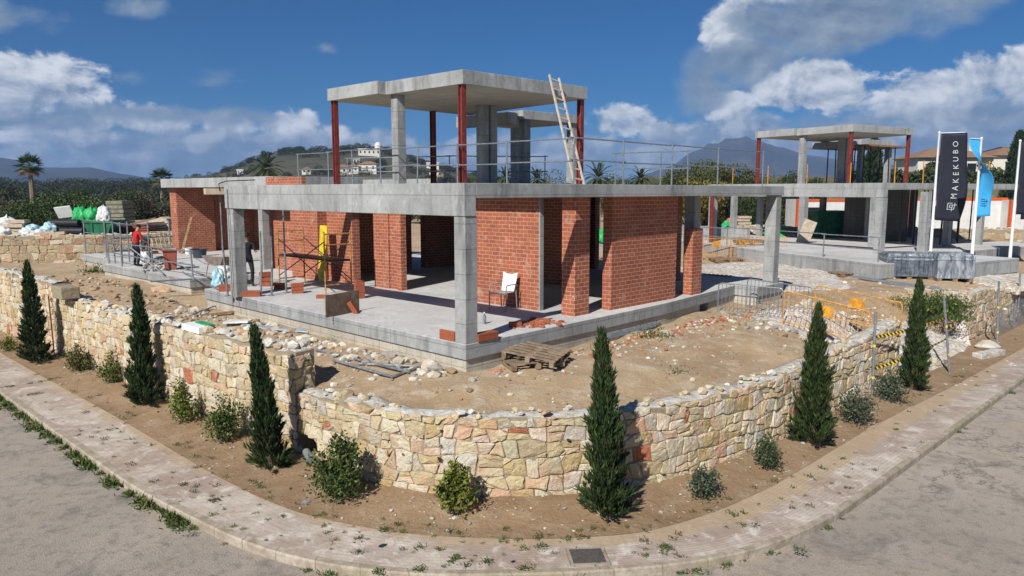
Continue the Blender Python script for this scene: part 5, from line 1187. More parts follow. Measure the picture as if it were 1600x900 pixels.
for x0, x1, yy, z0, z1 in ((-4.2, -1.6, -2.5, 0.9, 1.5), (0.2, 1.2, -2.5, 0.4, 1.9), (5.5, 6.3, -1.0, 0.9, 2.1), (7.6, 8.4, -1.0, 0.9, 2.1)):
    MB().box(x0, x1, yy-0.05, yy+0.1, z0, z1).build('window', 'dark_glass', villa, local=True)
MB().box(1.6, 2.2, 0, 0.7, 3.2, 4.6).build('chimney', 'house_white', villa, local=True)
g2 = MB(); ys_ = [68, 74, 79, 84, 130]; zs_ = [1.0, 2.4, 5.2, 5.9, 7.6]
for (ya, yb), (za, zc) in zip(zip(ys_[:-1], ys_[1:]), zip(zs_[:-1], zs_[1:])): g2.face([(22, ya, za), (140, ya, za), (140, yb, zc), (22, yb, zc)])
g2.face([(22, 68, 0), (22, 68, 1.0), (22, 74, 2.4), (22, 79, 5.2), (22, 84, 5.9), (22, 130, 7.6), (22, 130, 0)])
tag(g2.build('terrain_bank', 'far_soil', loc=(80, 90, 0)), kind='structure')
def hedge(label, p0, p1, z, h, seed, cols=GRN):
    rs = np.random.RandomState(seed); root = thing('hedge', label, 'hedge', tuple((Vector(p0)+Vector(p1))/2)); L = (Vector(p1)-Vector(p0)).length; n = int(L*230)
    t = rs.uniform(0, 1, (n, 1)); P = np.array(p0)*(1-t)+np.array(p1)*t-np.array(root.location); P[:, 1] += rs.normal(size=n)*0.5; P[:, 2] = rs.uniform(0, 1, n)**0.7*h*(1+0.12*np.sin(P[:, 0]*1.7))
    f = rs.uniform(0, 1, (n, 1)); np_mesh('foliage', leaf_quads(P, rand_dirs(n, rs), 0.4, 0.26, rs), np.array(cols[0])*(1-f)+np.array(cols[1])*f*0.8, 'foliage', root)
hedge('clipped dark hedge below the cream villa', at_base(1330, 82, 5.5), at_base(1640, 82, 5.5), 0, 1.7, 3)
# ------------------------------------------------------------------ things on the floor of the main villa
def rotz(u, v, a): c, s = math.cos(a), math.sin(a); return u*c-v*s, u*s+v*c
def local_thing(name, label, cat, p, rz=0.0, group=None): return thing(name, label, cat, tuple(p), rz, group)
ANG_V = math.atan2(H1.V[1], H1.V[0]); ANG_U = math.atan2(H1.U[1], H1.U[0])
# white chair with steel arms, facing the left street
ch = local_thing('chair', 'white plastic chair with grey metal arms against the sunlit brick wall', 'chair', H1.w(3.72, 2.62, F0), ANG_V-math.pi/2+math.pi/2-R(10))
# local frame: x to the sitter's right along the wall, -y is forward once turned
ch.rotation_euler = (0, 0, ANG_V+math.pi+math.pi)
def chair_parts(root):
    S = 0.44
    def curved(w0, w1, y0, y1, z0, z1, bow, name, mat, horn=0.0):
        m = MB(); n = 10; th = 0.02; P = lambda s, t, o: (( -w0+(-w1+w0)*t+ (2*(w0+(w1-w0)*t))*s), y0+(y1-y0)*t+bow*math.sin(math.pi*s)*(-1)+o*(1 if abs(y1-y0) < 0.2 else 0), z0+(z1-z0)*t+(horn*(2*s-1)**2*max(0, t-0.6)/0.4)+o*(1 if abs(y1-y0) >= 0.2 else 0))
        for i in range(n):
            for j in range(8):
                a, b, c, d = i/n, (i+1)/n, j/8, (j+1)/8
                m.face([P(a, c, 0), P(b, c, 0), P(b, d, 0), P(a, d, 0)]); m.face([P(a, d, th), P(b, d, th), P(b, c, th), P(a, c, th)])
        for s in (0, 1):
            for j in range(8): m.face([P(s, j/8, 0), P(s, (j+1)/8, 0), P(s, (j+1)/8, th), P(s, j/8, th)])
        for i in range(n):
            for t in (0, 1): m.face([P(i/n, t, 0), P((i+1)/n, t, 0), P((i+1)/n, t, th), P(i/n, t, th)])
        return m.build(name, mat, root, local=True, smooth=True)
    # sitter looks along -x of the root (to the left street): build with forward = -y then swap by root rotation
    curved(0.22, 0.24, -0.24, 0.20, 0.45, 0.43, 0.0, 'seat', 'grey_plastic')
    curved(0.20, 0.23, 0.17, 0.30, 0.47, 0.90, 0.03, 'backrest', 'white_plastic', 0.05)
    for sx in (-1, 1):
        x = sx*0.27
        MB().path([(x, -0.25, 0), (x, -0.24, 0.62), (x, -0.20, 0.665), (x, 0.16, 0.66), (x, 0.24, 0.60)], 0.016, 7).build('armrest', 'grey_plastic', root, local=True)
        MB().tube((x*0.95, 0.24, 0), (x*0.9, 0.20, 0.60), 0.014, 7).build('leg', 'grey_plastic', root, local=True)
    MB().path([(-0.27, -0.22, 0.43), (0.27, -0.22, 0.43)], 0.012, 6).build('frame', 'grey_plastic', root, local=True)
chair_parts(ch)
ch.rotation_euler = (0, 0, math.atan2(-H1.U[1], -H1.U[0])+math.pi/2+R(8))
# loose hollow bricks
def brick(m, c, rz, size=(0.30, 0.15, 0.10), tilt=(0, 0)):
    M = Matrix.Rotation(rz, 3, 'Z') @ Matrix.Rotation(tilt[0], 3, 'X') @ Matrix.Rotation(tilt[1], 3, 'Y')
    m.obox(c, M @ Vector((1, 0, 0)), M @ Vector((0, 1, 0)), M @ Vector((0, 0, 1)), size)
def brick_thing(name, label, items):
    m = MB()
    for c, rz, sz in items: brick(m, c, rz, sz)
    return tag(m.build(name, 'brick_loose', bevel=0.006), label, 'bricks', 'loose hollow bricks')
def fl(x, y, dz=0.0): p = atz(x, y, F0); p.z += dz; return p
p = fl(393, 463); brick_thing('hollow_brick', 'single long brick lying at the foot of the left grey column', [(p+Vector((0, 0, .08)), 0.15, (0.52, 0.24, 0.16))])
p = fl(437, 452); brick_thing('brick_stack', 'flat pair of bricks left of the yellow scaffold, near the floor edge', [(p+Vector((0, 0, .05)), 0.1, (0.32, 0.2, 0.10)), (p+Vector((0.02, 0, .155)), 0.25, (0.42, 0.18, 0.08))])
p = fl(465, 458); brick_thing('brick_stack', 'neat short stack of bricks directly below the scaffold platform', [(p+Vector((0, 0, .05+.1*k)), 0.3+0.08*k, (0.34, 0.24, 0.095)) for k in range(3)])
p = fl(504, 466); brick_thing('brick_stack', 'bricks lying under the foot of the scaffold by dust and crumbs', [(p+Vector((0, 0, .05)), 0.05, (0.34, 0.16, 0.10)), (p+Vector((.36, 0.05, .05)), 0.2, (0.30, 0.16, 0.09))])
p = fl(562, 466); brick_thing('brick_stack', 'upright bricks stacked behind the grey board', [(p+Vector((0, 0, .09+.18*k)), 0.5, (0.26, 0.20, 0.175)) for k in range(3)])
p = fl(664, 545); p = H1.w(0.08, 0.62, F0+0.10); brick_thing('hollow_brick', 'long brick panel leaning left of the front column', [(p, ANG_V, (0.46, 0.07, 0.20))])
p = H1.w(0.62, 0.10, F0+0.08); brick_thing('hollow_brick', 'long brick lying right of the front column on the slab edge', [(p, ANG_U, (0.56, 0.22, 0.16))])
p = H1.w(0.58, 0.48, F0+0.17); brick_thing('hollow_brick', 'brick standing on end just behind the front column', [(p, ANG_U+0.2, (0.14, 0.14, 0.34))])
p = fl(805, 511); brick_thing('hollow_brick', 'single short brick on the floor left of the red crumbs', [(p+Vector((0, 0, .06)), 0.4, (0.26, 0.16, 0.12))])
p = fl(410, 448); brick_thing('brick_stack', 'small pile of bricks beside the steel prop behind the left column', [(p+Vector((0.05, 0.2, .08+.15*k)), 0.3*k, (0.34, 0.24, 0.14)) for k in range(3)])
items = []; rs = np.random.RandomState(4)
for k in range(150):
    x, y = rs.normal(838, 16), rs.normal(505, 3.2)
    p = atz(x, y, F0); u, v = H1.uv(p.x, p.y)
    if v < 0.05: continue
    s = rs.uniform(0.015, 0.06); items.append((tuple(p+Vector((0, 0, s*0.3))), (s*1.6, s, s*0.6), np.array((0.40, 0.12, 0.055))*rs.uniform(0.6, 1.25)))
for k in range(90):
    x, y = rs.uniform(470, 620), rs.uniform(462, 520); p = atz(x, y, F0); u, v = H1.uv(p.x, p.y)
    if u < 0.1 or v < 0.1: continue
    s = rs.uniform(0.006, 0.02); items.append((tuple(p+Vector((0, 0, s*0.3))), (s, s, s*0.6), np.array((0.45, 0.24, 0.16))*rs.uniform(0.5, 1.2)))
tag(rocks('brick_rubble', items, 'rubble'), kind='stuff')
# clear water bottle
b = local_thing('bottle', 'small clear water bottle on the floor right of the front column', 'bottle', fl(757, 506))
MB().lathe((0, 0, 0), [(0.035, 0), (0.04, 0.02), (0.04, 0.17), (0.015, 0.23), (0.015, 0.25)], 10).build('body', 'film_wrap', b, local=True, smooth=True)
MB().lathe((0, 0, 0.25), [(0.018, 0), (0.018, 0.025)], 8).build('cap', 'white_plastic', b, local=True)
# grey formwork board standing on the floor edge, a brick resting against it
q0, q1 = atz(509, 497, F0), atz(561, 486, F0); d = (q1-q0).normalized(); n_ = Vector((d.y, -d.x, 0))
m = MB(); m.obox((q0+q1)/2+Vector((0, 0, 0.28)), d, n_, Vector((0, 0, 1)), ((q1-q0).length, 0.03, 0.54)); tag(m.build('plywood_board', 'wood_grey'), 'weathered grey plywood board standing upright on the floor edge', 'board')
p = q0+(q1-q0)*0.70+n_*0.12; m = MB(); m.obox(p+Vector((0, 0, 0.15)), Vector((0.5, 0.1, -0.85)), Vector((0, 1, 0.1)), Vector((0.8, 0, 0.5)), (0.34, 0.15, 0.12)); tag(m.build('hollow_brick', 'brick_loose', bevel=0.005), 'pale brick tilted against the face of the grey plywood board', 'bricks', 'loose hollow bricks')
# frame scaffold in the open porch
sc = thing('frame_scaffold', 'rusty yellow frame scaffold with a dark platform in the open porch', 'scaffold', H1.w(2.6, 9.8, F0))
def hframe(v, mat, h=1.85):
    f = MB()
    for u in (2.2, 3.1): f.tube(H1.w(u, v, F0), H1.w(u, v, F0+h), 0.024, 7)
    for z in (0.25, 0.95, 1.45, h-0.08): f.tube(H1.w(2.2, v, F0+z), H1.w(3.1, v, F0+z), 0.02, 6)
    return f.build('end_frame', mat, sc)
hframe(11.1, 'scaffold_yellow'); hframe(8.45, 'scaffold_yellow')
for u in (2.2, 3.1):
    for z0, z1 in ((0.35, 1.55), (1.55, 0.35)): MB().tube(H1.w(u, 11.1, F0+z0), H1.w(u, 8.45, F0+z1), 0.016, 6).build('cross_brace', 'dark_steel', sc)
MB().box(2.35, 2.95, 8.25, 11.4, F0+0.96, F0+1.01, H1.w).build('platform', 'dark_steel', sc)
a, b2 = H1.w(3.55, 10.8, F0), H1.w(3.82, 11.0, F0+1.9); ax = (b2-a).normalized(); dv = Vector((*H1.V, 0)).normalized()
tag(MB().obox((a+b2)/2, dv, ax.cross(dv), ax, (0.42, 0.04, (b2-a).length)).build('plank', 'bright_yellow'), 'bright yellow plank leaning against the brick wall behind the scaffold', 'plank')
# steel props and clamp at the left end of the deep beam
for (lab, u, v, u2, v2, z1) in (('chained steel prop in front of the left column under the wooden clamp', -0.02, 10.12, 0.0, 10.2, 5.05), ('steel prop close behind the left column, left of a pair', 0.62, 9.34, 0.7, 9.36, 4.0), ('steel prop close behind the left column, right of a pair', 0.9, 9.24, 0.95, 9.22, 4.1), ('tall steel prop standing near the recessed brick wall beside the pale column', 1.55, 9.55, 1.55, 9.55, 4.65), ('thin chained rod hanging in front of the left column face', -0.04, 9.75, -0.04, 9.76, 5.2)):
    r_ = thing('steel_prop', lab, 'prop', H1.w(u, v, F0-0.0)); z0 = F0
    if u < 0: u = 0.012; u2 = -0.03; 
    if 'rod' in lab: MB().tube(H1.w(-0.03, v, F0-0.3), H1.w(-0.03, v2, z1), 0.014, 6).build('rod', 'steel_prop', r_)
    else:
        MB().tube(H1.w(u, v, z0), H1.w(u2, v2, (z0+z1)/2), 0.032, 8).build('outer_tube', 'steel_prop', r_); MB().tube(H1.w(u2, v2, (z0+z1)/2), H1.w(u2, v2, z1), 0.024, 8).build('inner_tube', 'steel_prop', r_)
        MB().box(u-0.07, u+0.07, v-0.07, v+0.07, z0, z0+0.012, H1.w).build('base_plate', 'steel_prop', r_)
fc = thing('formwork_clamp', 'short wooden beam and hooked rods clamped on the left end of the deep beam', 'clamp', H1.w(0.1, 10.15, 4.95))
MB().obox(H1.w(-0.10, 10.12, 5.13), H1.w(1, 10.40, 0)-H1.w(0, 10.62, 0), Vector((0, 0, 1)), Vector((*H1.V, 0)), (0.75, 0.17, 0.14)).build('timber', 'wood_pale', fc)
MB().path([H1.w(-0.1, 10.05, 5.15), H1.w(-0.12, 10.05, 5.35), H1.w(0.0, 9.85, 5.42), H1.w(0.4, 8.95, 5.45)], 0.014, 6).build('hook_rod', 'dark_steel', fc)
MB().path([H1.w(-0.3, 10.2, 5.0), H1.w(-0.34, 10.2, 5.18), H1.w(-0.26, 10.17, 5.22)], 0.014, 6).build('hook_rod', 'dark_steel', fc)
# yellow ladder frame and white plank in the left porch
yl = thing('frame_ladder', 'narrow yellow ladder frame standing in the shaded left porch', 'ladder', H1.w(5.3, 20.2, F0))
for k in (0, 0.35): MB().tube(H1.w(5.3, 20.2+k, F0), H1.w(5.3, 20.2+k, F0+2.0), 0.025, 6).build('side_rail', 'scaffold_yellow', yl)
for k in range(5): MB().tube(H1.w(5.3, 20.2, F0+0.2+0.4*k), H1.w(5.3, 20.55, F0+0.2+0.4*k), 0.018, 6).build('rung', 'scaffold_yellow', yl)
tag(MB().obox(H1.w(5.2, 19.7, F0+1.15), Vector((*H1.V, 0)), Vector((*H1.U, 0)), Vector((0, 0, 1)), (0.28, 0.05, 2.3)).build('plank', 'wood_pale'), 'pale plank standing upright beside the yellow ladder frame', 'plank')
# tubs, bin, barrow and bags on the left terrace
def tub(name, label, cat, p, r0, r1, h, mat):
    r = thing(name, label, cat, p); MB().lathe((0, 0, 0), [(r0, 0), (r1, h), (r1+0.02, h), (r1-0.015, h-0.01), (r0-0.02, 0.03)], 18, cap=False).build('shell', mat, r, local=True, smooth=True)
    MB().lathe((0, 0, 0), [(0.001, 0.02), (r0, 0.02)], 18, cap=False).build('base', mat, r, local=True)
    for s in (-1, 1): MB().path([(s*(r1), -0.07, h-0.03), (s*(r1+0.06), -0.05, h), (s*(r1+0.06), 0.05, h), (s*r1, 0.07, h-0.03)], 0.012, 6).build('handle', mat, r, local=True)
    return r
tub('builders_tub', 'dark grey rubber tub on the left terrace in front of the brick doorway', 'tub', fl(312, 403), 0.26, 0.34, 0.42, 'dark_tub')
tub('bucket', 'small white bucket by the brick wall end on the left terrace', 'bucket', fl(294, 397), 0.12, 0.15, 0.3, 'white_plastic')
bn = thing('waste_bin', 'tall terracotta coloured tub with a rim on the left terrace', 'bin', fl(267, 421), 0.4)
m = MB(); m.prism([(-.25, -.25), (.25, -.25), (.25, .25), (-.25, .25)], 0, 0.75)
for q in range(len(m.v)):
    p = m.v[q]; k = 0.82+0.24*p.z; m.v[q] = Vector((p.x*k, p.y*k, p.z))
m.build('body', 'terracotta_plastic', bn, local=True, bevel=0.02); MB().box(-.30, .30, -.30, .30, 0.73, 0.80).build('rim', 'terracotta_plastic', bn, local=True, bevel=0.015)
MB().box(-.24, .24, -.24, .24, 0.80, 0.82).build('contents', 'wood_pale', bn, local=True)
wb = thing('wheelbarrow', 'wheelbarrow full of pinkish mortar behind the left column', 'wheelbarrow', fl(345, 430), 2.6)
m = MB(); top_ = [(-.62, -.34, .72), (.55, -.38, .72), (.55, .38, .72), (-.62, .34, .72)]; bot = [(-.25, -.2, .38), (.35, -.24, .42), (.35, .24, .42), (-.25, .2, .38)]
for i in range(4): j = (i+1) % 4; m.face([bot[i], bot[j], top_[j], top_[i]]); m.face([top_[i], top_[j], bot[j], bot[i]][::1])
m.face(bot[::-1]); m.build('tray', 'barrow_pan', wb, local=True)
m = MB(); m.face([(-.56, -.3, .69), (.5, -.33, .69), (.5, .33, .69), (-.56, .3, .69)]); m.build('mortar_load', 'lime_mortar', wb, local=True)
MB().lathe((0, 0, 0), [(0.12, -0.03), (0.19, -0.045), (0.2, 0), (0.19, 0.045), (0.12, 0.03)], 18).build('wheel', 'tyre', wb, local=True)
bpy.data.objects[wb.children[-1].name].rotation_euler = (R(90), 0, 0); wb.children[-1].location = (-0.72, 0, 0.2)
for s in (-1, 1):
    MB().path([(-.72, s*.06, .2), (-.2, s*.2, .36), (.5, s*.26, .42), (1.0, s*.3, .6)], 0.018, 7).build('handle', 'steel_prop', wb, local=True)
    MB().tube((.35, s*.24, .42), (.5, s*.24, 0), 0.016, 6).build('leg', 'steel_prop', wb, local=True)
def bag(name, label, p, sz, mat, seed, group=None, knot=False):
    V, Fc = ico(4); rs = np.random.RandomState(seed); m = MB(); P = []
    for q in V:
        n = mnoise.noise((q[0]*1.6+seed, q[1]*1.6, q[2]*1.6))*0.34+(0.5-abs(mnoise.noise((q[0]*3.2+seed, q[1]*3.2, q[2]*2.2))))*0.30+(0.3-abs(mnoise.noise((q[0]*7+seed, q[1]*7, q[2]*4))))*0.16-0.16
        k = 1+n; z = q[2]; e = 1.0
        if z < -0.5: z = -0.5-(z+0.5)*0.1
        if knot and z > 0.72: e = max(0.16, 1-(z-0.72)*5.0); z = z*1.18
        P.append(Vector((q[0]*k*e*sz[0], q[1]*k*e*sz[1], (z*k+0.5)*sz[2])))
    me = bpy.data.meshes.new(name); me.from_pydata([tuple(a) for a in P], [], Fc); me.polygons.foreach_set('use_smooth', [True]*len(Fc))
    o = link_mesh(name, me, mat); o.location = p; tag(o, label, 'bag', group); return o
bag('cement_bag', 'slumped pale cement bag below the wheelbarrow', fl(352, 437), (0.36, 0.26, 0.34), 'white_bag', 2)
bag('cement_bag', 'pale turquoise plastic bag at the floor edge left of the left column', fl(341, 447), (0.24, 0.2, 0.36), 'cyan_bag', 3, knot=True)
tag(MB().obox(fl(357, 446)+Vector((0, 0, .12)), Vector((1, .2, 0)), Vector((-.2, 1, 0)), Vector((0, 0, 1)), (0.42, 0.25, 0.22)).build('concrete_block', 'concrete', bevel=0.01), 'grey block beside the turquoise bag on the floor edge', 'block')
m = MB(); p = fl(352, 455); brick(m, p+Vector((0, 0, .1)), 0.3, (0.36, 0.22, 0.2)); tag(m.build('hollow_brick', 'brick_loose', bevel=0.005), 'brown brick at the floor edge left of the left column', 'bricks', 'loose hollow bricks')
for i, (lab, x0, y0, x1, y1, z0, z1) in enumerate((('pale steel tube sloping from the terrace down to the recess', 285, 425, 340, 452, F0+0.06, F0+0.03), ('dark steel tube lying along the left terrace edge', 235, 440, 300, 436, F0+0.04, F0+0.04), ('long steel tube lying across the left terrace towards the barrow', 262, 408, 345, 440, F0+0.05, F0+0.05), ('leaning grey tube that rises from the terrace edge to the railing', 255, 428, 215, 372, F0+0.05, F0+0.55))):
    p, q = atz(x0, y0, z0), atz(x1, y1, z1)
    if i == 3: q = p+Vector((-1.6, 0.9, 0.9))
    tag(MB().tube(p, q, 0.028, 8).build('steel_tube', 'galvanised'), lab, 'tube', 'loose scaffold tubes')
items = []; rs = np.random.RandomState(14)
for k in range(120):
    x, y = rs.uniform(222, 262), rs.uniform(402, 424); p = atz(x, y, F0); s = rs.uniform(0.03, 0.10); c = np.array([(0.35, 0.34, 0.33), (0.12, 0.12, 0.13), (0.55, 0.5, 0.40)][rs.randint(3)])
    items.append((tuple(p+Vector((0, 0, s*0.4))), (s*1.3, s, s*0.6), c))
tag(rocks('rubble_heap', items, 'rubble'), kind='stuff')
bag('sand_bag', 'yellowish crumpled bag at the feet of the worker in red', fl(226, 412), (0.26, 0.2, 0.34), 'white_bag', 8)
brk = MB(); p = fl(254, 396)
for k in range(16): brick(brk, p+Vector((rnd(-.9, .9), rnd(-.3, .3), 0.06+0.1*(k % 3))), rnd(0, 3), (0.3, 0.15, 0.1))
tag(brk.build('brick_pile', 'brick_loose'), 'tumbled pile of red bricks beside the left wing wall end', 'bricks')
tag(MB().obox(H1.w(5.6, 25.9, F0+0.9), Vector((0.2, 0.3, 1)), Vector((1, 0, -0.2)), Vector((0, 1, 0)), (1.9, 0.12, 0.03)).build('plank', 'wood_brown'), 'brown plank leaning on the inner face of the left wing wall', 'plank')
# ------------------------------------------------------------------ workers
def person(label, p, rz, joints, edges, radii, paint, hair=None, cap=None):
    root = thing('person', label, 'person', tuple(p), rz)
    me = bpy.data.meshes.new('body'); names = list(joints); idx = {n: i for i, n in enumerate(names)}
    me.from_pydata([joints[n] for n in names], [(idx[a], idx[b]) for a, b in edges], [])
    o = bpy.data.objects.new('body', me); COL.objects.link(o)
    sk = o.modifiers.new('skin', 'SKIN'); sk.use_smooth_shade = True
    for n in names:
        d = me.skin_vertices[0].data[idx[n]]; d.radius = (radii[n], radii[n]) if not isinstance(radii[n], tuple) else radii[n]; d.use_root = n == 'pelvis'
    ss = o.modifiers.new('sub', 'SUBSURF'); ss.levels = 2; ss.render_levels = 2
    dg = bpy.context.evaluated_depsgraph_get(); m2 = bpy.data.meshes.new_from_object(o.evaluated_get(dg)); m2.name = 'body'
    bpy.data.objects.remove(o); mats = []
    segs = [(Vector(joints[a]), Vector(joints[b]), paint(a, b)) for a, b in edges]
    for mname in sorted({s[2] for s in segs}): mats.append(mname)
    ob = bpy.data.objects.new('body', m2); COL.objects.link(ob); m2.materials.clear()
    for mn in mats: m2.materials.append(MATS[mn])
    for f in m2.polygons:
        c = f.center; best = None
        for a, b, mn in segs:
            t = max(0, min(1, (c-a).dot(b-a)/max((b-a).length_squared, 1e-9))); d = (c-(a+(b-a)*t)).length
            if best is None or d < best[0]: best = (d, mn)
        f.material_index = mats.index(best[1]); f.use_smooth = True
    ob.parent = root
    hd = Vector(joints['head']); hn = (hd-Vector(joints['neck'])).normalized()
    V, Fc = ico(2); hm = bpy.data.meshes.new('cap')
    Z = hn; Y = Vector(joints['nose'])-hd; Y = (Y-Z*Y.dot(Z)).normalized(); X = Y.cross(Z)
    hm.from_pydata([tuple(hd+hn*0.035+X*q[0]*0.092+Y*q[1]*0.112+Z*(max(q[2], -0.05)*0.115)) for q in V], [], Fc)
    hm.polygons.foreach_set('use_smooth', [True]*len(Fc)); h = link_mesh('cap', hm, 'cap_dark', root)
    for s in (-1, 1): MB().lathe(tuple(hd+Y*0.088+X*s*0.034+Z*0.012-Vector((0, 0, 0.008))), [(0.001, 0), (0.011, 0.005), (0.011, 0.012), (0.001, 0.016)], 8).build('eye', 'dark_steel', root, local=True)
    return root
def hand(J, E, Rr, side, wrist, d, up):
    d = Vector(d).normalized(); up = Vector(up).normalized(); sd = d.cross(up).normalized(); w = Vector(wrist); palm = w+d*0.07
    J['palm'+side] = tuple(palm); Rr['palm'+side] = 0.03; E.append(('wrist'+side, 'palm'+side))
    for k, l in enumerate((0.075, 0.085, 0.078, 0.06)):
        o = (k-1.5)*0.021; b = palm+sd*o+d*0.035; t = b+d*l*0.7-up*0.03
        J['f%d%s' % (k, side)] = tuple(b); J['g%d%s' % (k, side)] = tuple(t); Rr['f%d%s' % (k, side)] = 0.009; Rr['g%d%s' % (k, side)] = 0.008
        E += [('palm'+side, 'f%d%s' % (k, side)), ('f%d%s' % (k, side), 'g%d%s' % (k, side))]
    t = palm+sd*(0.055 if side == 'L' else -0.055)+d*0.02; J['th'+side] = tuple(t); Rr['th'+side] = 0.010; E.append(('palm'+side, 'th'+side))
def figure(label, p, rz, lean, arms, upper, lower, head_dir=(0, -1, -0.1), hip=0.92, knee_f=0.05, feet=((0.13, 0.0), (-0.13, 0.0))):
    """lean: forward bend of the trunk in radians; figure looks along -y"""
    J, E, Rr = {}, [], {}
    T = lambda d, f=0.0: (0, -math.sin(lean)*d-f, hip+math.cos(lean)*d)
    J['pelvis'] = (0, 0, hip); J['waist'] = T(0.16); J['chest'] = T(0.38); J['neck'] = T(0.53); hd = Vector(T(0.53))+Vector((0, -math.sin(lean*0.8+0.15), math.cos(lean*0.8+0.15)))*0.15; J['head'] = tuple(hd)
    J['nose'] = tuple(hd+Vector((0, -math.cos(lean*0.6), -math.sin(lean*0.6)))*0.10)
    for n, r in (('pelvis', (0.155, 0.12)), ('waist', (0.14, 0.11)), ('chest', (0.165, 0.12)), ('neck', 0.06), ('head', 0.095), ('nose', 0.018)): Rr[n] = r
    E += [('pelvis', 'waist'), ('waist', 'chest'), ('chest', 'neck'), ('neck', 'head'), ('head', 'nose')]
    for s, sg in (('L', 1), ('R', -1)):
        a = arms[0 if s == 'L' else 1]; sh = Vector(T(0.46))+Vector((sg*0.19, 0, 0)); J['sh'+s] = tuple(sh); J['el'+s] = tuple(sh+Vector(a[0])); J['wrist'+s] = tuple(sh+Vector(a[0])+Vector(a[1]))
        Rr['sh'+s] = 0.062; Rr['el'+s] = 0.045; Rr['wrist'+s] = 0.032; E += [('chest', 'sh'+s), ('sh'+s, 'el'+s), ('el'+s, 'wrist'+s)]
        hand(J, E, Rr, s, J['wrist'+s], a[1], Vector((0, -1, 0.3)))
        fx, fy = feet[0 if s == 'L' else 1]
        J['hip'+s] = (sg*0.10, 0.0, hip-0.06); J['knee'+s] = (sg*0.11+fx*0.3, fy*0.5-knee_f, 0.49); J['ank'+s] = (sg*0.05+fx*0.6, fy+0.02, 0.09); J['toe'+s] = (sg*0.06+fx*0.65, fy-0.17, 0.045)
        Rr['hip'+s] = 0.10; Rr['knee'+s] = 0.066; Rr['ank'+s] = 0.052; Rr['toe'+s] = 0.045
        E += [('pelvis', 'hip'+s), ('hip'+s, 'knee'+s), ('knee'+s, 'ank'+s), ('ank'+s, 'toe'+s)]
    def paint(a, b):
        ab = a+b
        if 'toe' in ab: return 'black_plastic'
        if any(k in ab for k in ('hip', 'knee', 'ank')): return lower
        if any(k in ab for k in ('palm', 'nose')) or a.startswith(('f', 'th')) or (a == 'neck') or b.startswith(('f', 'g', 'th')): return 'skin'
        if b.startswith('wrist'): return 'skin' if upper == 'shirt_red' else upper
        return upper
    return person(label, p, rz, J, E, Rr, paint)
figure('worker in a red shirt and dark trousers standing on the left terrace', fl(214, 417), 2.5, 0.20, (((0.10, -0.02, -0.27), (0.02, -0.20, -0.15)), ((-0.10, -0.04, -0.27), (-0.02, -0.20, -0.14))), 'shirt_red', 'cloth_dark')
figure('worker in dark clothes bending over right beside the worker in red', fl(231, 406), -1.9, 1.35, (((0.05, -0.06, -0.27), (0.02, -0.05, -0.24)), ((-0.05, -0.06, -0.27), (-0.02, -0.05, -0.24))), 'cloth_slate', 'cloth_slate', knee_f=0.08)
figure('worker in dark blue clothes half hidden behind the left grey column', atz(388, 447, F0), 0.4, 0.10, (((0.08, -0.05, -0.26), (0.0, -0.22, 0.02)), ((-0.08, -0.05, -0.26), (0.0, -0.22, 0.05))), 'cloth_dark', 'cloth_dark')
# ------------------------------------------------------------------ loose stones and rubble on the plot (uncountable)
rs = np.random.RandomState(55)
def scatter(name, n, xr, yr, smin, smax, cols, cond=None, power=2.2):
    items = []
    for k in range(n):
        p = ground(rs.uniform(*xr), rs.uniform(*yr)); u, v = H1.uv(p.x, p.y)
        if cond and not cond(u, v): continue
        s = smin+(smax-smin)*rs.uniform()**power; c = np.array(cols[rs.randint(len(cols))])*rs.uniform(0.75, 1.2)
        items.append((tuple(p+Vector((0, 0, s*0.25))), (s*rs.uniform(1, 1.5), s, s*rs.uniform(0.5, 0.8)), np.clip(c, 0, 0.7)))
    return items
SC = [(0.55, 0.48, 0.38), (0.62, 0.57, 0.48), (0.42, 0.31, 0.19), (0.36, 0.33, 0.29)]; BC = [(0.42, 0.13, 0.06), (0.36, 0.11, 0.05), (0.5, 0.22, 0.13)]
it = []
def uv_scatter(n, fu, fv, smin, smax, cols, power=2.0):
    for k in range(n):
        u, v = fu(), fv()
        p = H1.w(u, v, plot_h(u, v)); s = smin+(smax-smin)*rs.uniform()**power; c = np.array(cols[rs.randint(len(cols))])*rs.uniform(0.75, 1.2)
        it.append((tuple(p+Vector((0, 0, s*0.25))), (s*rs.uniform(1, 1.5), s, s*rs.uniform(0.5, 0.8)), np.clip(c, 0, 0.7)))
U_ = rs.uniform
uv_scatter(260, lambda: -0.12-abs(rs.normal())*0.35, lambda: U_(0, 12), 0.02, 0.17, SC)                  # along the left plinth
uv_scatter(260, lambda: U_(0.5, 12), lambda: -0.12-abs(rs.normal())*0.4, 0.012, 0.08, SC+BC)             # along the right plinth
uv_scatter(260, lambda: rs.normal(7.8, 1.4), lambda: -0.22-abs(rs.normal())*0.42, 0.012, 0.07, BC+SC)  # brick crumbs by the tubes
uv_scatter(300, lambda: U_(-2.0, 0.6), lambda: U_(11.5, 24), 0.015, 0.15, [(0.42, 0.31, 0.19), (0.40, 0.24, 0.13), (0.5, 0.4, 0.28)], 3.0)        # left strip
uv_scatter(520, lambda: rs.choice([1.0, 5.5, 9.0])+rs.normal()*2.4, lambda: -0.3-abs(rs.normal())*1.6, 0.006, 0.06, SC+[(0.45, 0.2, 0.1)])
uv_scatter(380, lambda: -0.2-abs(rs.normal())*0.8, lambda: rs.choice([2.5, 6.0, 10.0])+rs.normal()*1.4, 0.008, 0.09, SC)
uv_scatter(500, lambda: rs.normal(11.4, 1.3), lambda: rs.normal(-2.3, 0.9), 0.02, 0.15, SC+[(0.66, 0.64, 0.6)])  # heap at the barriers
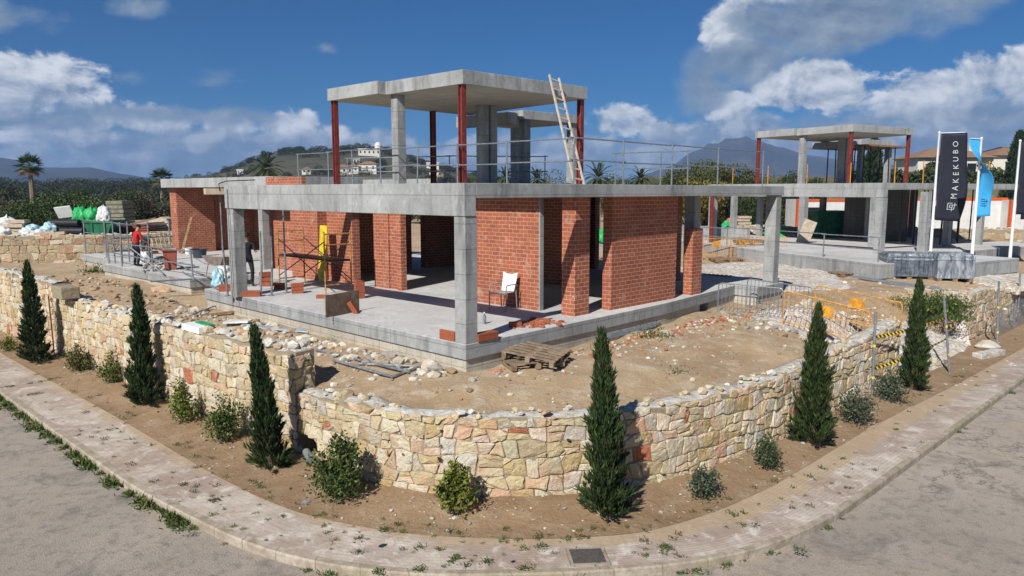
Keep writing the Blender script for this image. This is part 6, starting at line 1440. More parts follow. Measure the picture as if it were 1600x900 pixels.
uv_scatter(900, lambda: rs.normal(14.6, 1.5), lambda: rs.normal(-4.2, 0.75), 0.015, 0.075, [(0.6, 0.57, 0.52), (0.66, 0.63, 0.58)])
uv_scatter(300, lambda: U_(14, 34), lambda: U_(-8, 6), 0.02, 0.12, SC)
uv_scatter(200, lambda: U_(4, 26), lambda: U_(-4.0, -1.0), 0.01, 0.06, SC)
tag(rocks('rubble', it, 'rubble'), kind='stuff')
it = []
for k in range(420):                                                                                        # planting strip
    i = rs.randint(20, len(ip)-10); u, v = H1.uv(ip[i].x, ip[i].y)
    if v > 26 or u > 22: continue
    t = U_(0.02, 1.0); p = ip[i]+(wp[i]-ip[i])*t; s = 0.008+0.035*U_()**3; c = np.array(SC[rs.randint(4)])*U_(0.7, 1.1)
    it.append(((p.x, p.y, 0.02+0.12*sstep(0, 1, t)), (s*1.3, s, s*0.7), c))
tag(rocks('pebbles', it, 'rubble'), kind='stuff')
# clear boulders one can count
def boulder(label, p, s, col, seed, mat='stone'):
    t = rock_tris((0, 0, s[2]*0.45), s, seed, 2, 0.3); o = np_mesh('boulder', t, np.repeat(np.array(col)[None], len(t), 0), mat, None, tuple(p)); tag(o, label, 'boulder'); return o
boulder('flat pale boulder on a kerb slab left of the mesh fence', atz(1543, 545, 0.1), (0.42, 0.30, 0.22), (0.62, 0.57, 0.48), 5)
boulder('ochre boulder at the foot of the leaning tape post in the gravel', atz(1461, 568, 0.15), (0.24, 0.18, 0.14), (0.50, 0.43, 0.30), 6)
boulder('large pale boulder at the front corner of the plinth', H1.w(-0.28, 0.75, 1.5), (0.24, 0.18, 0.17), (0.60, 0.52, 0.42), 7)
boulder('ochre boulder lying on the low wall right of the step', H1.w(-2.45, 0.55, 1.36), (0.26, 0.17, 0.15), (0.50, 0.42, 0.25), 8)
boulder('pinkish boulder at the left plinth foot near its step', H1.w(0.55, 16.2, 1.5), (0.4, 0.3, 0.26), (0.55, 0.36, 0.22), 9)
tag(MB().obox(atz(1545, 553, 0.10), Vector((1, 0.55, 0)), Vector((-0.55, 1, 0)), Vector((0, 0, 1)), (1.3, 0.3, 0.18)).build('kerb_slab', 'lime_mortar', bevel=0.02), 'loose pale kerb slab lying at the end of the gravel ramp', 'slab')
q = H1.w(-3.13, 14.9, 2.1); tag(MB().obox(q+Vector((0.9, -0.9, 0.10)), H1.w(0, 1)-H1.w(0, 0), H1.w(1, 0)-H1.w(0, 0), Vector((0, 0, 1)), (0.85, 0.5, 0.36)).build('stone_block', 'mortar', bevel=0.03), 'squared stone block on top of the tall wall beside the first cypress', 'block')
tag(MB().obox(H1.w(-2.75, 5.9, 2.06), H1.w(0, 1)-H1.w(0, 0), H1.w(1, 0)-H1.w(0, 0), Vector((0.05, 0, 1)), (0.9, 0.3, 0.14)).build('foam_block', 'white_paint'), 'white foam block with a green strip on the tall wall right of the second cypress', 'block')
tag(MB().obox(H1.w(-2.6, 5.8, 2.15), H1.w(0, 1)-H1.w(0, 0), H1.w(1, 0)-H1.w(0, 0), Vector((0.05, 0, 1)), (0.7, 0.15, 0.03)).build('plastic_strip', 'green_net'), 'green plastic strip lying on the white foam block', 'strip')
tag(MB().tube(H1.w(-3.22, 15.1, 0.05), H1.w(-3.24, 15.14, 1.95), 0.02, 6).build('rusty_rod', 'red_steel'), 'rusty upright rod against the wall left of the first cypress', 'rod')
# gravel patches: low mounded sheets
def mound(name, c, ru, rv, hgt, mat, seed, base=None):
    n, k = 40, 16; P = [H1.w(*c, plot_h(*c)+hgt)]; F = []
    for j in range(1, k+1):
        for i in range(n):
            a = 2*math.pi*i/n; rr = j/k*(1+0.22*mnoise.noise((math.cos(a)*1.3+seed, math.sin(a)*1.3, 0))); u, v = c[0]+ru*rr*math.cos(a), c[1]+rv*rr*math.sin(a)
            z = plot_h(u, v)+hgt*(1-(j/k)**2)+0.04-0.12*(j == k)+0.02*mnoise.noise((u*4, v*4, seed)); P.append(H1.w(u, v, z))
    for i in range(n): F.append((0, 1+i, 1+(i+1) % n))
    for j in range(k-1):
        for i in range(n): a, b = 1+j*n+i, 1+j*n+(i+1) % n; F.append((a, a+n, b+n, b))
    me = bpy.data.meshes.new(name); me.from_pydata([tuple(p) for p in P], [], F); me.polygons.foreach_set('use_smooth', [True]*len(F)); o = link_mesh(name, me, mat); tag(o, kind='stuff'); return o
mound('gravel', (18.5, 4.3), 5.2, 4.6, 0.06, 'gravel', 1); mound('gravel', (14.6, -4.3), 3.0, 1.35, 0.02, 'gravel', 2); mound('gravel', (11.4, -2.0), 1.9, 1.3, 0.16, 'gravel', 3); mound('gravel', (25.5, -4.0), 2.5, 1.6, 0.03, 'gravel', 4)
# ------------------------------------------------------------------ pallets
def pallet(label, p, rz, tilt=(0, 0), mat='wood_grey', w=1.2, d=1.0, group='timber pallets'):
    r = thing('pallet', label, 'pallet', tuple(p), rz, group); r.rotation_euler = (tilt[0], tilt[1], rz)
    for k in range(6): y = -d/2+0.05+(d-0.1)*k/5; MB().box(-w/2, w/2, y-0.042, y+0.042, 0.118, 0.14).build('top_board', mat, r, local=True)
    for x in (-w/2+0.07, 0, w/2-0.07):
        MB().box(x-0.05, x+0.05, -d/2, d/2, 0.098, 0.1175).build('stringer', mat, r, local=True)
        MB().box(x-0.05, x+0.05, -d/2, d/2, 0.0, 0.02).build('bottom_board', mat, r, local=True)
        for y in (-d/2+0.07, 0, d/2-0.07): MB().box(x-0.05, x+0.05, y-0.07, y+0.07, 0.0205, 0.0975).build('block', mat, r, local=True)
    return r
pg = ground(832, 570)
pallet('grey wooden pallet at the bottom of the pair by the front plinth corner', pg+Vector((-0.05, 0.1, 0.0)), 0.35, (0, 0), 'wood_grey')
pallet('tilted wooden pallet lying on top of another one by the front plinth corner', pg+Vector((0.08, 0.05, 0.17)), -0.42, (0.06, 0.10), 'wood_grey')
pallet('weathered pallet on the ground beyond the right edge of the brick villa', ground(1116, 436), 0.9)
pallet('small pallet on the pale gravel in front of the second villa', ground(1325, 430), 0.3, w=1.3, d=0.9)
pallet('rusty orange slatted frame lying flat on the pale gravel', ground(1288, 412), 0.5, (0.04, 0.02), 'scaffold_yellow', 2.4, 1.3)
pallet('pallet under the far yellow barriers beside the second villa', ground(1135, 408), 0.1, (0, 0), 'wood_brown', 1.5, 1.1)
pallet('pallet leaning flat on the far yellow barriers, higher up', ground(1172, 398)+Vector((0, 0, 0.6)), 0.1, (0.1, 0), 'wood_brown', 1.6, 1.0)
# ------------------------------------------------------------------ crowd barriers
def barrier(label, p, q, col, n=16, h=1.05, plate=False, feet=True, group=None, r=0.018):
    p, q = Vector(p), Vector(q); root = thing('crowd_barrier', label, 'barrier', tuple(p), 0, group); up = Vector((0, 0, 1)); d = (q-p); L = d.length; d.normalize()
    c = 0.10
    f = MB(); pts = [p+up*0.06, p+up*(h-c), p+up*(h-0.03)+d*0.03, p+up*h+d*c, q+up*h-d*c, q+up*(h-0.03)-d*0.03, q+up*(h-c), q+up*0.06]
    f.path(pts, r, 8); f.tube(p+up*0.2, q+up*0.2, r*0.8, 8); f.build('frame', col, root)
    b = MB()
    for k in range(1, n): x = p+(q-p)*(k/n); b.tube(x+up*0.2, x+up*(h-0.01), 0.0085, 5)
    b.build('bars', col, root)
    if plate:
        m = (p+q)/2; MB().obox(m+up*(h*0.74), d, Vector((-d.y, d.x, 0)), up, (0.42, 0.012, 0.26)).build('plate', col, root)
    if feet:
        nn = Vector((-d.y, d.x, 0)).normalized()
        for e in (p+d*0.12, q-d*0.12): MB().path([e+nn*0.28, e+nn*0.1+up*0.07, e-nn*0.1+up*0.07, e-nn*0.28], 0.014, 6).build('foot', col, root)
    return root
barrier('grey crowd barrier nearest the right plinth, end on to the vent opening', (6.2, 21.9, 1.36), (7.72, 20.75, 1.34), 'galvanised', group=None)
barrier('grey crowd barrier behind, beside the right corner column', (7.35, 22.8, 1.38), (8.7, 21.1, 1.32), 'galvanised')
barrier('yellow crowd barrier with blank plate nearest the street, sloping down', (7.55, 20.2, 1.36), (9.3, 18.85, 0.98), 'yellow_paint', plate=True)
barrier('yellow crowd barrier with blank plate behind the other sloping one', (8.95, 21.5, 1.34), (10.6, 19.75, 1.08), 'yellow_paint', plate=True)
b0, b1, b2 = ground(1098, 406), ground(1140, 404), ground(1176, 402)
barrier('far yellow barrier with plate left of the timber heap', b0, b1, 'yellow_paint', 14, 1.05, True); barrier('far yellow barrier with plate in front of the second villa floor', b1+Vector((0.1, 0.1, 0)), b2, 'yellow_paint', 14, 1.05, True); barrier('far faded yellow barrier right of the others before the second villa', b2+Vector((0.3, 0.6, 0)), ground(1228, 400), 'yellow_paint', 14, 1.0)
# ------------------------------------------------------------------ tubes and profiles on the soil
def bundle(name, label, ends, r, mat, cat='tubes'):
    root = thing(name, label, cat, tuple(ends[0][0]))
    for a, b in ends: MB().tube(a, b, r, 8).build('tube', mat, root)
    return root
def gp(x, y, dz=0.05): p = ground(x, y); p.z += dz; return p
bundle('tube_bundle', 'long grey tubes lying on the soil behind the step in the wall', [(gp(492, 549), gp(640, 585)), (gp(520, 566), gp(612, 592)), (gp(560, 572), gp(660, 576)), (gp(612, 593), gp(672, 574, 0.1))], 0.028, 'steel_prop')
bundle('tube_bundle', 'bundle of grey tubes on the tall wall behind the leaning cypress', [(gp(385+6*k, 512+1.5*k, 0.08), gp(470+3*k, 518+1.2*k, 0.06)) for k in range(5)], 0.024, 'galvanised')
bundle('tube_bundle', 'bundle of grey tubes on brick crumbs against the right plinth', [(gp(948+2*k, 533-1.5*k, 0.05+0.03*(k % 3)), gp(1024+2*k, 513-1.2*k, 0.06+0.03*(k % 2))) for k in range(7)], 0.030, 'galvanised')
bundle('profile_bundle', 'long flat steel profiles on the soil below the wrapped packs', [(gp(1330+6*k, 434+1.2*k), gp(1468+4*k, 453+2.5*k)) for k in range(4)], 0.045, 'galvanised')
tag(MB().tube(gp(300, 497, 0.1), gp(402, 464, 0.25), 0.02, 6).build('steel_tube', 'steel_prop'), 'thin tube leaning from the rubble up to the left column foot', 'tube', 'loose scaffold tubes')
tag(MB().obox(gp(344, 493, 0.06), Vector((0.9, 0.5, 0.05)), Vector((-0.5, 0.9, 0)), Vector((0, 0, 1)), (1.3, 0.14, 0.06)).build('plank', 'wood_brown'), 'reddish plank lying in the rubble below the plinth step', 'plank')
tag(MB().obox(gp(372, 508, 0.1), Vector((0.9, -0.1, 0.05)), Vector((0.1, 0.9, 0)), Vector((0, 0, 1)), (0.7, 0.3, 0.05)).build('plastic_sheet', 'white_bag'), 'crumpled pale sheet on the tall wall near the leaning cypress', 'sheet')
# drain pipe stub in the wall opening and the cover in the pavement
dp = thing('drain_stub', 'grey plastic drain pipe stub poking from the hole in the wall', 'pipe', atz(487, 722, 0.14))
o0 = Vector(dp.location)
MB().tube(o0+Vector((0.0, -0.02, 0.05)), o0+Vector((-0.18, 0.30, 0.09)), 0.075, 14, caps=False).build('pipe', 'pipe_grey', dp); MB().tube(o0+Vector((0.012, -0.045, 0.05)), o0+Vector((-0.02, 0.02, 0.055)), 0.09, 14).build('socket', 'pipe_grey', dp)
mc = [atz(x, y, 0.012) for x, y in ((886, 857), (938, 855), (952, 884), (896, 888))]
mh = thing('inspection_cover', 'square rusty iron inspection cover set in the pavement', 'cover', tuple(sum(mc, Vector())/4))
cc = sum(mc, Vector())/4
ex, ey = (mc[1]-mc[0]).normalized(), (mc[3]-mc[0]).normalized(); ey = (ey-ex*ey.dot(ex)).normalized()
MB().obox(cc+Vector((0, 0, 0.004)), ex, ey, Vector((0, 0, 1)), (0.56, 0.50, 0.03)).build('frame', 'kerbstone', mh); MB().obox(cc+Vector((0, 0, 0.012)), ex, ey, Vector((0, 0, 1)), (0.46, 0.40, 0.03)).build('lid', 'cover_iron', mh, bevel=0.004)
# ------------------------------------------------------------------ wrapped packs
def pack(label, p, rz, w, d, h, mat, lid=0.10):
    r = thing('wrapped_pack', label, 'pack', tuple(p), rz); m = MB(); m.box(-w/2, w/2, -d/2, d/2, 0.12, h); m.build('load', mat, r, local=True, bevel=0.03)
    m = MB(); m.box(-w/2-0.03, w/2+0.03, -d/2-0.03, d/2+0.03, h-lid, h+0.02)
    for q in range(len(m.v)):
        if m.v[q].z > h: m.v[q].x *= 0.86; m.v[q].y *= 0.86; m.v[q].z += 0.06
    m.build('film_hood', 'film_wrap', r, local=True, bevel=0.03)
    m = MB()
    for x in (-w/2+0.1, 0, w/2-0.1): m.box(x-0.08, x+0.08, -d/2, d/2, 0.0, 0.118)
    m.build('skid', 'wood_brown', r, local=True); return r
gz = ground(1405, 440).z
pack('large pack of stacked slabs in torn silver film, left of the pair', atz(1413, 434, gz), -0.25, 1.7, 1.5, 0.95, 'wrapped_packs', 0.16)
pack('boxy pack fully wrapped in silver film, right of the pair', atz(1482, 438, gz), -0.12, 1.35, 1.15, 1.02, 'film_wrap', 0.18)
# ------------------------------------------------------------------ flags

def text_mesh(body, size, depth=0.002):
    cu = bpy.data.curves.new('lettering', 'FONT'); cu.body = body; cu.size = size; cu.extrude = depth; cu.space_character = 1.75; cu.offset = -0.004*size
    o = bpy.data.objects.new('lettering', cu); COL.objects.link(o); dg = bpy.context.evaluated_depsgraph_get(); me = bpy.data.meshes.new_from_object(o.evaluated_get(dg)); bpy.data.objects.remove(o); return me
def cloth(name, mat, root, w, z0, z1, f, n=24, k=10):
    """cloth hung along the pole from z0 to z1; f(s,t) gives (x, y) for s across 0..1, t up 0..1"""
    P = []; F = []
    for j in range(n+1):
        for i in range(k+1):
            s, t = i/k, j/n; x, y, z = f(s, t); P.append((x, y, z))
    for j in range(n):
        for i in range(k): a = j*(k+1)+i; F.append((a, a+1, a+k+2, a+k+1))
    me = bpy.data.meshes.new(name); me.from_pydata(P, [], F); me.polygons.foreach_set('use_smooth', [True]*len(F)); o = link_mesh(name, me, mat, root)
    sol = o.modifiers.new('thickness', 'SOLIDIFY'); sol.thickness = 0.006; return o
def flag_pole(label, p, h):
    r = thing('flag', label, 'flag', tuple(p)); MB().lathe((0, 0, 0), [(0.075, 0), (0.06, h*0.4), (0.045, h), (0.06, h+0.02), (0.03, h+0.08)], 12).build('pole', 'white_pole', r, local=True, smooth=True)
    MB().lathe((0, 0, -0.05), [(0.16, 0), (0.16, 0.07), (0.09, 0.09)], 12).build('foot', 'dark_steel', r, local=True)
    return r
g1 = ground(1453, 404)
Yf = 35.0; g1 = atY(1453, 404, Yf); g1.z = 1.62
H_ = atY(1464, 208, Yf).z-g1.z
def xat(px, y): return atY(px, y, Yf).x-g1.x
f1 = flag_pole('tall black flag with pale vertical lettering on a white pole, left of the three flags', g1, H_)
zt, zb_ = H_-0.02, atY(1460, 344, Yf).z-g1.z
def f1f(s, t):
    wdt = 1.08+0.24*math.sin(math.pi*min(1, (1-t)*0.95))**1.0; bulge = 0.10*math.sin(2.6*t*3.1+s*2.5)*s
    return (0.10+wdt*s*math.cos(0.12), -0.15*s+bulge*0.9, zb_+(zt-zb_)*t-0.06*s*(1-t)+0.03*s*t)
cl = cloth('cloth', 'flag_black', f1, 1.3, zb_, zt, f1f)
MB().tube((0, 0, zt+0.02), (1.12, -0.12, zt+0.045), 0.018, 7).build('arm', 'white_pole', f1, local=True)
def on_cloth(me, cx, z_lo, z_hi, f, mat, name, root, rot=True):
    """wrap flat lettering onto the cloth surface, reading upwards"""
    xs = [v.co.x for v in me.vertices]; ys = [v.co.y for v in me.vertices]; x0, x1, y0, y1 = min(xs), max(xs), min(ys), max(ys); k = (z_hi-z_lo)/(x1-x0)
    for v in me.vertices:
        up = (v.co.x-x0)*k; side = -(v.co.y-(y0+y1)/2)*k
        zz = z_lo+up; t = (zz-zb_)/(zt-zb_); w_ = 1.2; s = cx+side/w_
        q = f(s, t); q2 = v.co.z
        v.co = (q[0], q[1]-0.02-q2*2, zz)
    o = link_mesh(name, me, mat, root); return o
def zpx(y): return atY(1484, y, Yf).z-g1.z
on_cloth(text_mesh('MAKEKUBO', 1.0), 0.57, zpx(310), zpx(221), f1f, 'flag_print', 'lettering', f1)
# the square emblem below the word: an open square with a smaller one set into its corner
bmk = MB()
def strip(x0, y0, x1, y1): bmk.box(min(x0, x1), max(x0, x1), min(y0, y1), max(y0, y1), 0, 0.004)
t_ = 0.07
for a in ((0, 0, 1, t_), (0, 1-t_, 1, 1), (0, 0, t_, 1), (1-t_, 0.35, 1, 1), (0.28, 0.28, 0.72, 0.28+t_), (0.28, 0.28, 0.28+t_, 0.72), (0.28, 0.72-t_, 0.72, 0.72), (0.72-t_, -0.25, 0.72, 0.72), (-0.25, 0.28, 0.28, 0.28+t_)): strip(*a)
me_ = bpy.data.meshes.new('emblem'); me_.from_pydata([tuple(p) for p in bmk.v], [], bmk.f)
on_cloth(me_, 0.57, zpx(330), zpx(317), f1f, 'flag_print', 'emblem', f1)
g2_ = atY(1517, 419, 32.0); g2_.z = 1.58; H2_ = atY(1531, 217, 32.0).z-g2_.z
f2 = flag_pole('bright blue flag twisted on itself on a white pole, middle of the three flags', g2_, H2_)
zt2, zb2 = H2_-0.02, atY(1530, 339, 32.0).z-g2_.z
def f2f(s, t):
    a = math.pi*(0.08+0.92*sstep(0.25, 1.0, t)); w_ = 0.52+0.06*t
    return (0.07+w_*s*math.cos(a)*(1 if t < 2 else 1), -w_*s*math.sin(a)*0.85+0.04*math.sin(8*t), zb2+(zt2-zb2)*t+0.05*s)
cloth('cloth', 'flag_blue', f2, 0.5, zb2, zt2, f2f, 34, 8)
zb_, zt = zb2, zt2
me_ = bpy.data.meshes.new('emblem'); me_.from_pydata([tuple(p) for p in bmk.v], [], bmk.f)
on_cloth(me_, 0.5, zb2+0.4, zb2+0.78, lambda s, t: f2f(0.5+(s-0.5)*1.6, t), 'flag_navy', 'emblem', f2)
MB().tube((0, 0, zt2+0.01), (-0.5, 0.0, zt2+0.05), 0.016, 7).build('arm', 'white_pole', f2, local=True)
g3 = atY(1577, 413, 33.0); g3.z = 1.6; H3_ = atY(1594, 221, 33.0).z-g3.z
f3 = flag_pole('black flag cut by the right edge on a white pole, right of the three flags', g3, H3_)
zb_, zt = atY(1590, 335, 33.0).z-g3.z, H3_-0.02
cloth('cloth', 'flag_black', f3, 1.2, zb_, zt, lambda s, t: (0.09+1.15*s, -0.12*s+0.08*s*math.sin(6*t), zb_+(zt-zb_)*t))
# ------------------------------------------------------------------ hazard tape posts, mesh fence, pillar
posts = []
for lab, x0, y0, x1, y1 in (('grey post with hazard tape beside the end of the low wall', 1363, 623, 1368, 489), ('leaning grey post in the gravel ramp with knotted hazard tape', 1484.5, 582, 1475, 465), ('grey post in front of the stone pillar', 1558, 545, 1561, 440), ('grey post with a turquoise top at the right edge', 1590, 505, 1594, 428)):
    p = atz(x0, y0, 0.08); q = atY(x1, y1, p.y); r = thing('fence_post', lab, 'post', tuple(p)); MB().tube(p-Vector((0, 0, 0.1)), q, 0.034, 8).build('pole', 'galvanised', r)
    MB().tube(q, q+Vector((0, 0, 0.015)), 0.04, 8).build('cap', 'galvanised' if x0 < 1580 else 'green_net', r); posts.append((p, q))
    for yk in (0.25, 0.62): 
        c = p+(q-p)*yk; MB().tube(c-Vector((0, 0, 0.03)), c+Vector((0, 0, 0.03)), 0.039, 8).build('tape_knot', 'tape_yellow', r)
def tape(label, a, b, sag, w=0.075):
    m = MB(); n = 16; pr = None
    for k in range(n+1):
        t = k/n; c = a+(b-a)*t-Vector((0, 0, sag*4*t*(1-t))); tw = 0.5*math.sin(5*t); h = Vector((0, math.sin(tw)*w/2, math.cos(tw)*w/2)); cur = (c-h, c+h)
        if pr: L = (b-a).length; m.face([pr[0], cur[0], cur[1], pr[1]], [((k-1)/n*L, 0), (k/n*L, 0), (k/n*L, w), ((k-1)/n*L, w)])
        pr = cur
    o = m.build('hazard_tape', 'hazard_tape'); s = o.modifiers.new('thickness', 'SOLIDIFY'); s.thickness = 0.002
    return tag(o, label, 'tape')
(p0, q0), (p1, q1), (p2, q2), (p3, q3) = posts
L_ = lambda pq, t: pq[0]+(pq[1]-pq[0])*t
tape('upper black and yellow tape strung between two grey posts past the cypress', L_(posts[0], 0.72), L_(posts[1], 0.73), 0.05); tape('lower black and yellow tape strung between two grey posts past the cypress', L_(posts[0], 0.35), L_(posts[1], 0.46), 0.06)
tape('slack yellow tape between the posts by the stone pillar', L_(posts[2], 0.55), L_(posts[3], 0.75), 0.02, 0.03)
PI_ = sub_path([(18.0, -2.6), (18.0, -4.62), (19.4, -4.72), (26, -4.8), (40, -4.8)], 0.3)
stone_wall('stone_pillar', 'rough stone pillar and wall end at the right edge past the gravel ramp', PI_, zb0, lambda s: 1.78+0.05*mnoise.noise((s*1.1, 5, 0))-0.3*sstep(3.5, 6, s), 0.45, 61, [((0.50, 0.40, 0.27), 5), ((0.56, 0.47, 0.34), 4), ((0.42, 0.33, 0.21), 3), ((0.56, 0.38, 0.27), 2), ((0.6, 0.56, 0.47), 2)], cw=0.36, chh=0.24, cope_n=4)
mf = thing('mesh_fence', 'low galvanised wire mesh fence at the right edge in front of the wall', 'fence', H1.w(19.8, -5.15, 0.1))
A_, B_ = H1.w(19.7, -5.1, 0.1), H1.w(27, -5.25, 0.1); m = MB()
for k in range(60): p = A_+(B_-A_)*(k/59); m.tube(p, p+Vector((0, 0, 1.0)), 0.006, 4)
for z in (0.05, 0.35, 0.65, 0.98): m.tube(A_+Vector((0, 0, z)), B_+Vector((0, 0, z)), 0.006, 4)
m.build('wire_mesh', 'galvanised', mf)
for k in (0.0, 0.35, 0.7): p = A_+(B_-A_)*k; MB().tube(p, p+Vector((0, 0, 1.15)), 0.022, 7).build('post', 'galvanised', mf)
# ------------------------------------------------------------------ cabins and stores behind the second villa
def cabin(label, x0, x1, Y, z0, h, d, ac=False):
    a, b = atY(x0, 340, Y).x, atY(x1, 340, Y).x; r = thing('site_cabin', label, 'cabin', ((a+b)/2, Y, z0)); w = b-a
    MB().box(-w/2, w/2, 0, d, 0, h).build('wall', 'cabin_white', r, local=True)
    for x in (-w/2, w/2-0.28): MB().box(x-0.02, x+0.30, -0.03, 0.2, -0.02, h+0.02).build('corner_post', 'orange_trim', r, local=True)
    for z in (-0.05, h-0.18): MB().box(-w/2+0.281, w/2-0.301, -0.025, 0.2, z, z+0.2).build('edge_rail', 'orange_trim', r, local=True)
    MB().box(w*0.12, w*0.12+0.95, -0.02, 0.05, 0.16, 2.05).build('door', 'cabin_white', r, local=True)
    MB().box(-w*0.30, -w*0.30+1.1, -0.02, 0.05, 1.0, 1.9).build('window', 'dark_glass', r, local=True)
    if ac:
        u = MB().box(-w/2+0.95, -w/2+1.85, -0.40, -0.031, h-1.0, h-0.35).build('air_conditioner', 'white_plastic', r, local=True, bevel=0.02)
        cx, cz = -w/2+1.33, h-0.67
        mm = MB().lathe((0, 0, 0), [(0.24, 0), (0.24, 0.012), (0.21, 0.012), (0.21, 0.0)], 18, cap=False); g_ = mm.build('fan_ring', 'grey_plastic', u, local=True); g_.rotation_euler = (R(90), 0, 0); g_.location = (cx, -0.402, cz)
    return r
cabin('white site cabin with orange trim and an air conditioner seen through the second villa', 1362, 1412, 49.5, 2.25, 2.35, 2.4, True)
cabin('long white site cabin with orange trim behind the flags', 1422, 1572, 52, 2.2, 2.45, 2.4)
cabin('grey white cabin end at the right edge behind the third flag', 1578, 1660, 51, 2.2, 2.3, 2.4)
cabin('white cabin in the shade behind the left columns of the second villa', 1245, 1330, 56, 2.0, 2.5, 2.4)
SW = [Vector((15.2, 53, 0)), Vector((18, 50, 0)), Vector((21, 47.6, 0)), Vector((36, 46.0, 0)), Vector((60, 46, 0))]; sw = []
for a, b in zip(SW[:-1], SW[1:]):
    n = int((b-a).length/0.6); sw += [a+(b-a)*(k/n) for k in range(n)]
sw.append(SW[-1]); stone_wall('boundary_wall', 'low rough stone wall in front of the white and orange cabins', sw, lambda s: 1.3, lambda s: 2.75+0.1*mnoise.noise((s, 1, 1)), 0.5, 71, PALETTE_OLD, cw=0.5, chh=0.34, cope_n=1.5)
def skip(label, p, rz, w, d, h, mat='green_steel'):
    r = thing('skip', label, 'skip', tuple(p), rz); m = MB(); m.box(-w/2, w/2, -d/2, d/2, 0, h)
    for q in range(len(m.v)):
        if m.v[q].z < h/2: m.v[q].x *= 0.72
    m.build('body', mat, r, local=True); MB().box(-w/2-0.05, w/2+0.05, -d/2-0.05, d/2+0.05, h-0.12, h+0.001).build('rim', mat, r, local=True)
    m = MB()
    for k in (-0.3, 0, 0.3): m.box(k*w-0.05, k*w+0.05, -d/2-0.05, -d/2-0.001, 0.1, h-0.13)
    m.build('rib', mat, r, local=True); return r
skip('green skip seen through the ground floor of the second villa', atY(1290, 372, 46), 0.2, 2.6, 1.8, 1.7)
bag('rubble_sack', 'green sack on the ground behind the second villa columns', atY(1200, 372, 47), (0.6, 0.5, 0.55), 'green_bag', 31)
bag('rubble_sack', 'green and white sack right of another one behind the second villa', atY(1216, 373, 46), (0.5, 0.45, 0.5), 'green_bag', 32)
bag('rubble_sack', 'pink sack near the slab stack beyond the thin red column', atY(1146, 352, 50), (0.42, 0.35, 0.42), 'pink_bag', 33)
bag('rubble_sack', 'small green sack left of the pink one behind the low wall', atY(1136, 356, 50), (0.4, 0.35, 0.32), 'green_bag', 34)
st = MB()
for k in range(4): st.obox(atY(1158, 356, 50)+Vector((0.1*(k % 2), 0, 0.12+0.2*k)), Vector((1, 0.1, 0)), Vector((-0.1, 1, 0)), Vector((0, 0, 1)), (0.9, 0.7, 0.15))
tag(st.build('slab_stack', 'wood_pale'), 'pale stack of slabs behind the columns of the second villa', 'stack')
tag(MB().obox(H2.w(3.4, 6.4, F0+0.6), Vector((0.35, 0, 1)), Vector((1, 0, -0.35)), Vector((0, 1, 0)), (1.35, 0.7, 0.05)).build('plank_sheet', 'wood_pale'), 'pale board leaning on a column of the second villa', 'board')
tag(MB().box(12, 22, 0, 0.25, 1.4, 2.5, lambda u, v, z: Vector((u*0.8-6, 41+v+0.1*u, z))).build('garden_wall', 'concrete'), 'low bare concrete wall seen through the brick openings', 'wall')
bag('rubble_sack', 'bright green sack seen through the right brick opening', atY(942, 380, 37), (0.6, 0.5, 0.5), 'green_bag', 36)
st = MB()
for k in range(3): st.obox(atY(865, 372, 38)+Vector((0.2*(k % 2), 0, 0.1+0.12*k)), Vector((1, 0.1, 0)), Vector((-0.1, 1, 0)), Vector((0, 0, 1)), (2.6, 1.0, 0.08))
tag(st.build('timber_stack', 'wood_brown'), 'reddish timber boards stacked outside, seen through the brick opening', 'stack')
# ------------------------------------------------------------------ the heap on the left platform
PZ = 2.9
def on_pl(x, y): return atz(x, y, PZ)
def pl(x, Y): return Vector(((x-800)/1150*Y, Y, PZ))
def roll(label, x, Y, z, L, rr, rz):
    r = thing('membrane_roll', label, 'roll', tuple(pl(x, Y)+Vector((0, 0, z))), rz, 'rolls of black membrane'); m = MB(); m.tube((-L/2, 0, rr), (L/2, 0, rr), rr, 22, caps=False); m.tube((-L/2, 0, rr), (L/2, 0, rr), rr*0.55, 16, caps=False)
    for s in (-1, 1):
        for i in range(22):
            a, b = 2*math.pi*i/22, 2*math.pi*(i+1)/22; m.face([(s*L/2, math.cos(a)*rr, rr+math.sin(a)*rr), (s*L/2, math.cos(b)*rr, rr+math.sin(b)*rr), (s*L/2, math.cos(b)*rr*.55, rr+math.sin(b)*rr*.55), (s*L/2, math.cos(a)*rr*.55, rr+math.sin(a)*rr*.55)])
    return m.build('sheet', 'black_plastic', r, local=True, smooth=True)
roll('lower black membrane roll on the left platform', 107, 37.6, 0.0, 1.7, 0.20, -0.05); roll('upper black membrane roll on the left platform', 103, 37.8, 0.40, 1.6, 0.20, -0.08)
skip('dark green skip heaped with bags on the left platform', pl(156, 38.6), 0.05, 2.1, 1.4, 0.72)
G_ = 'sacks on the left platform'
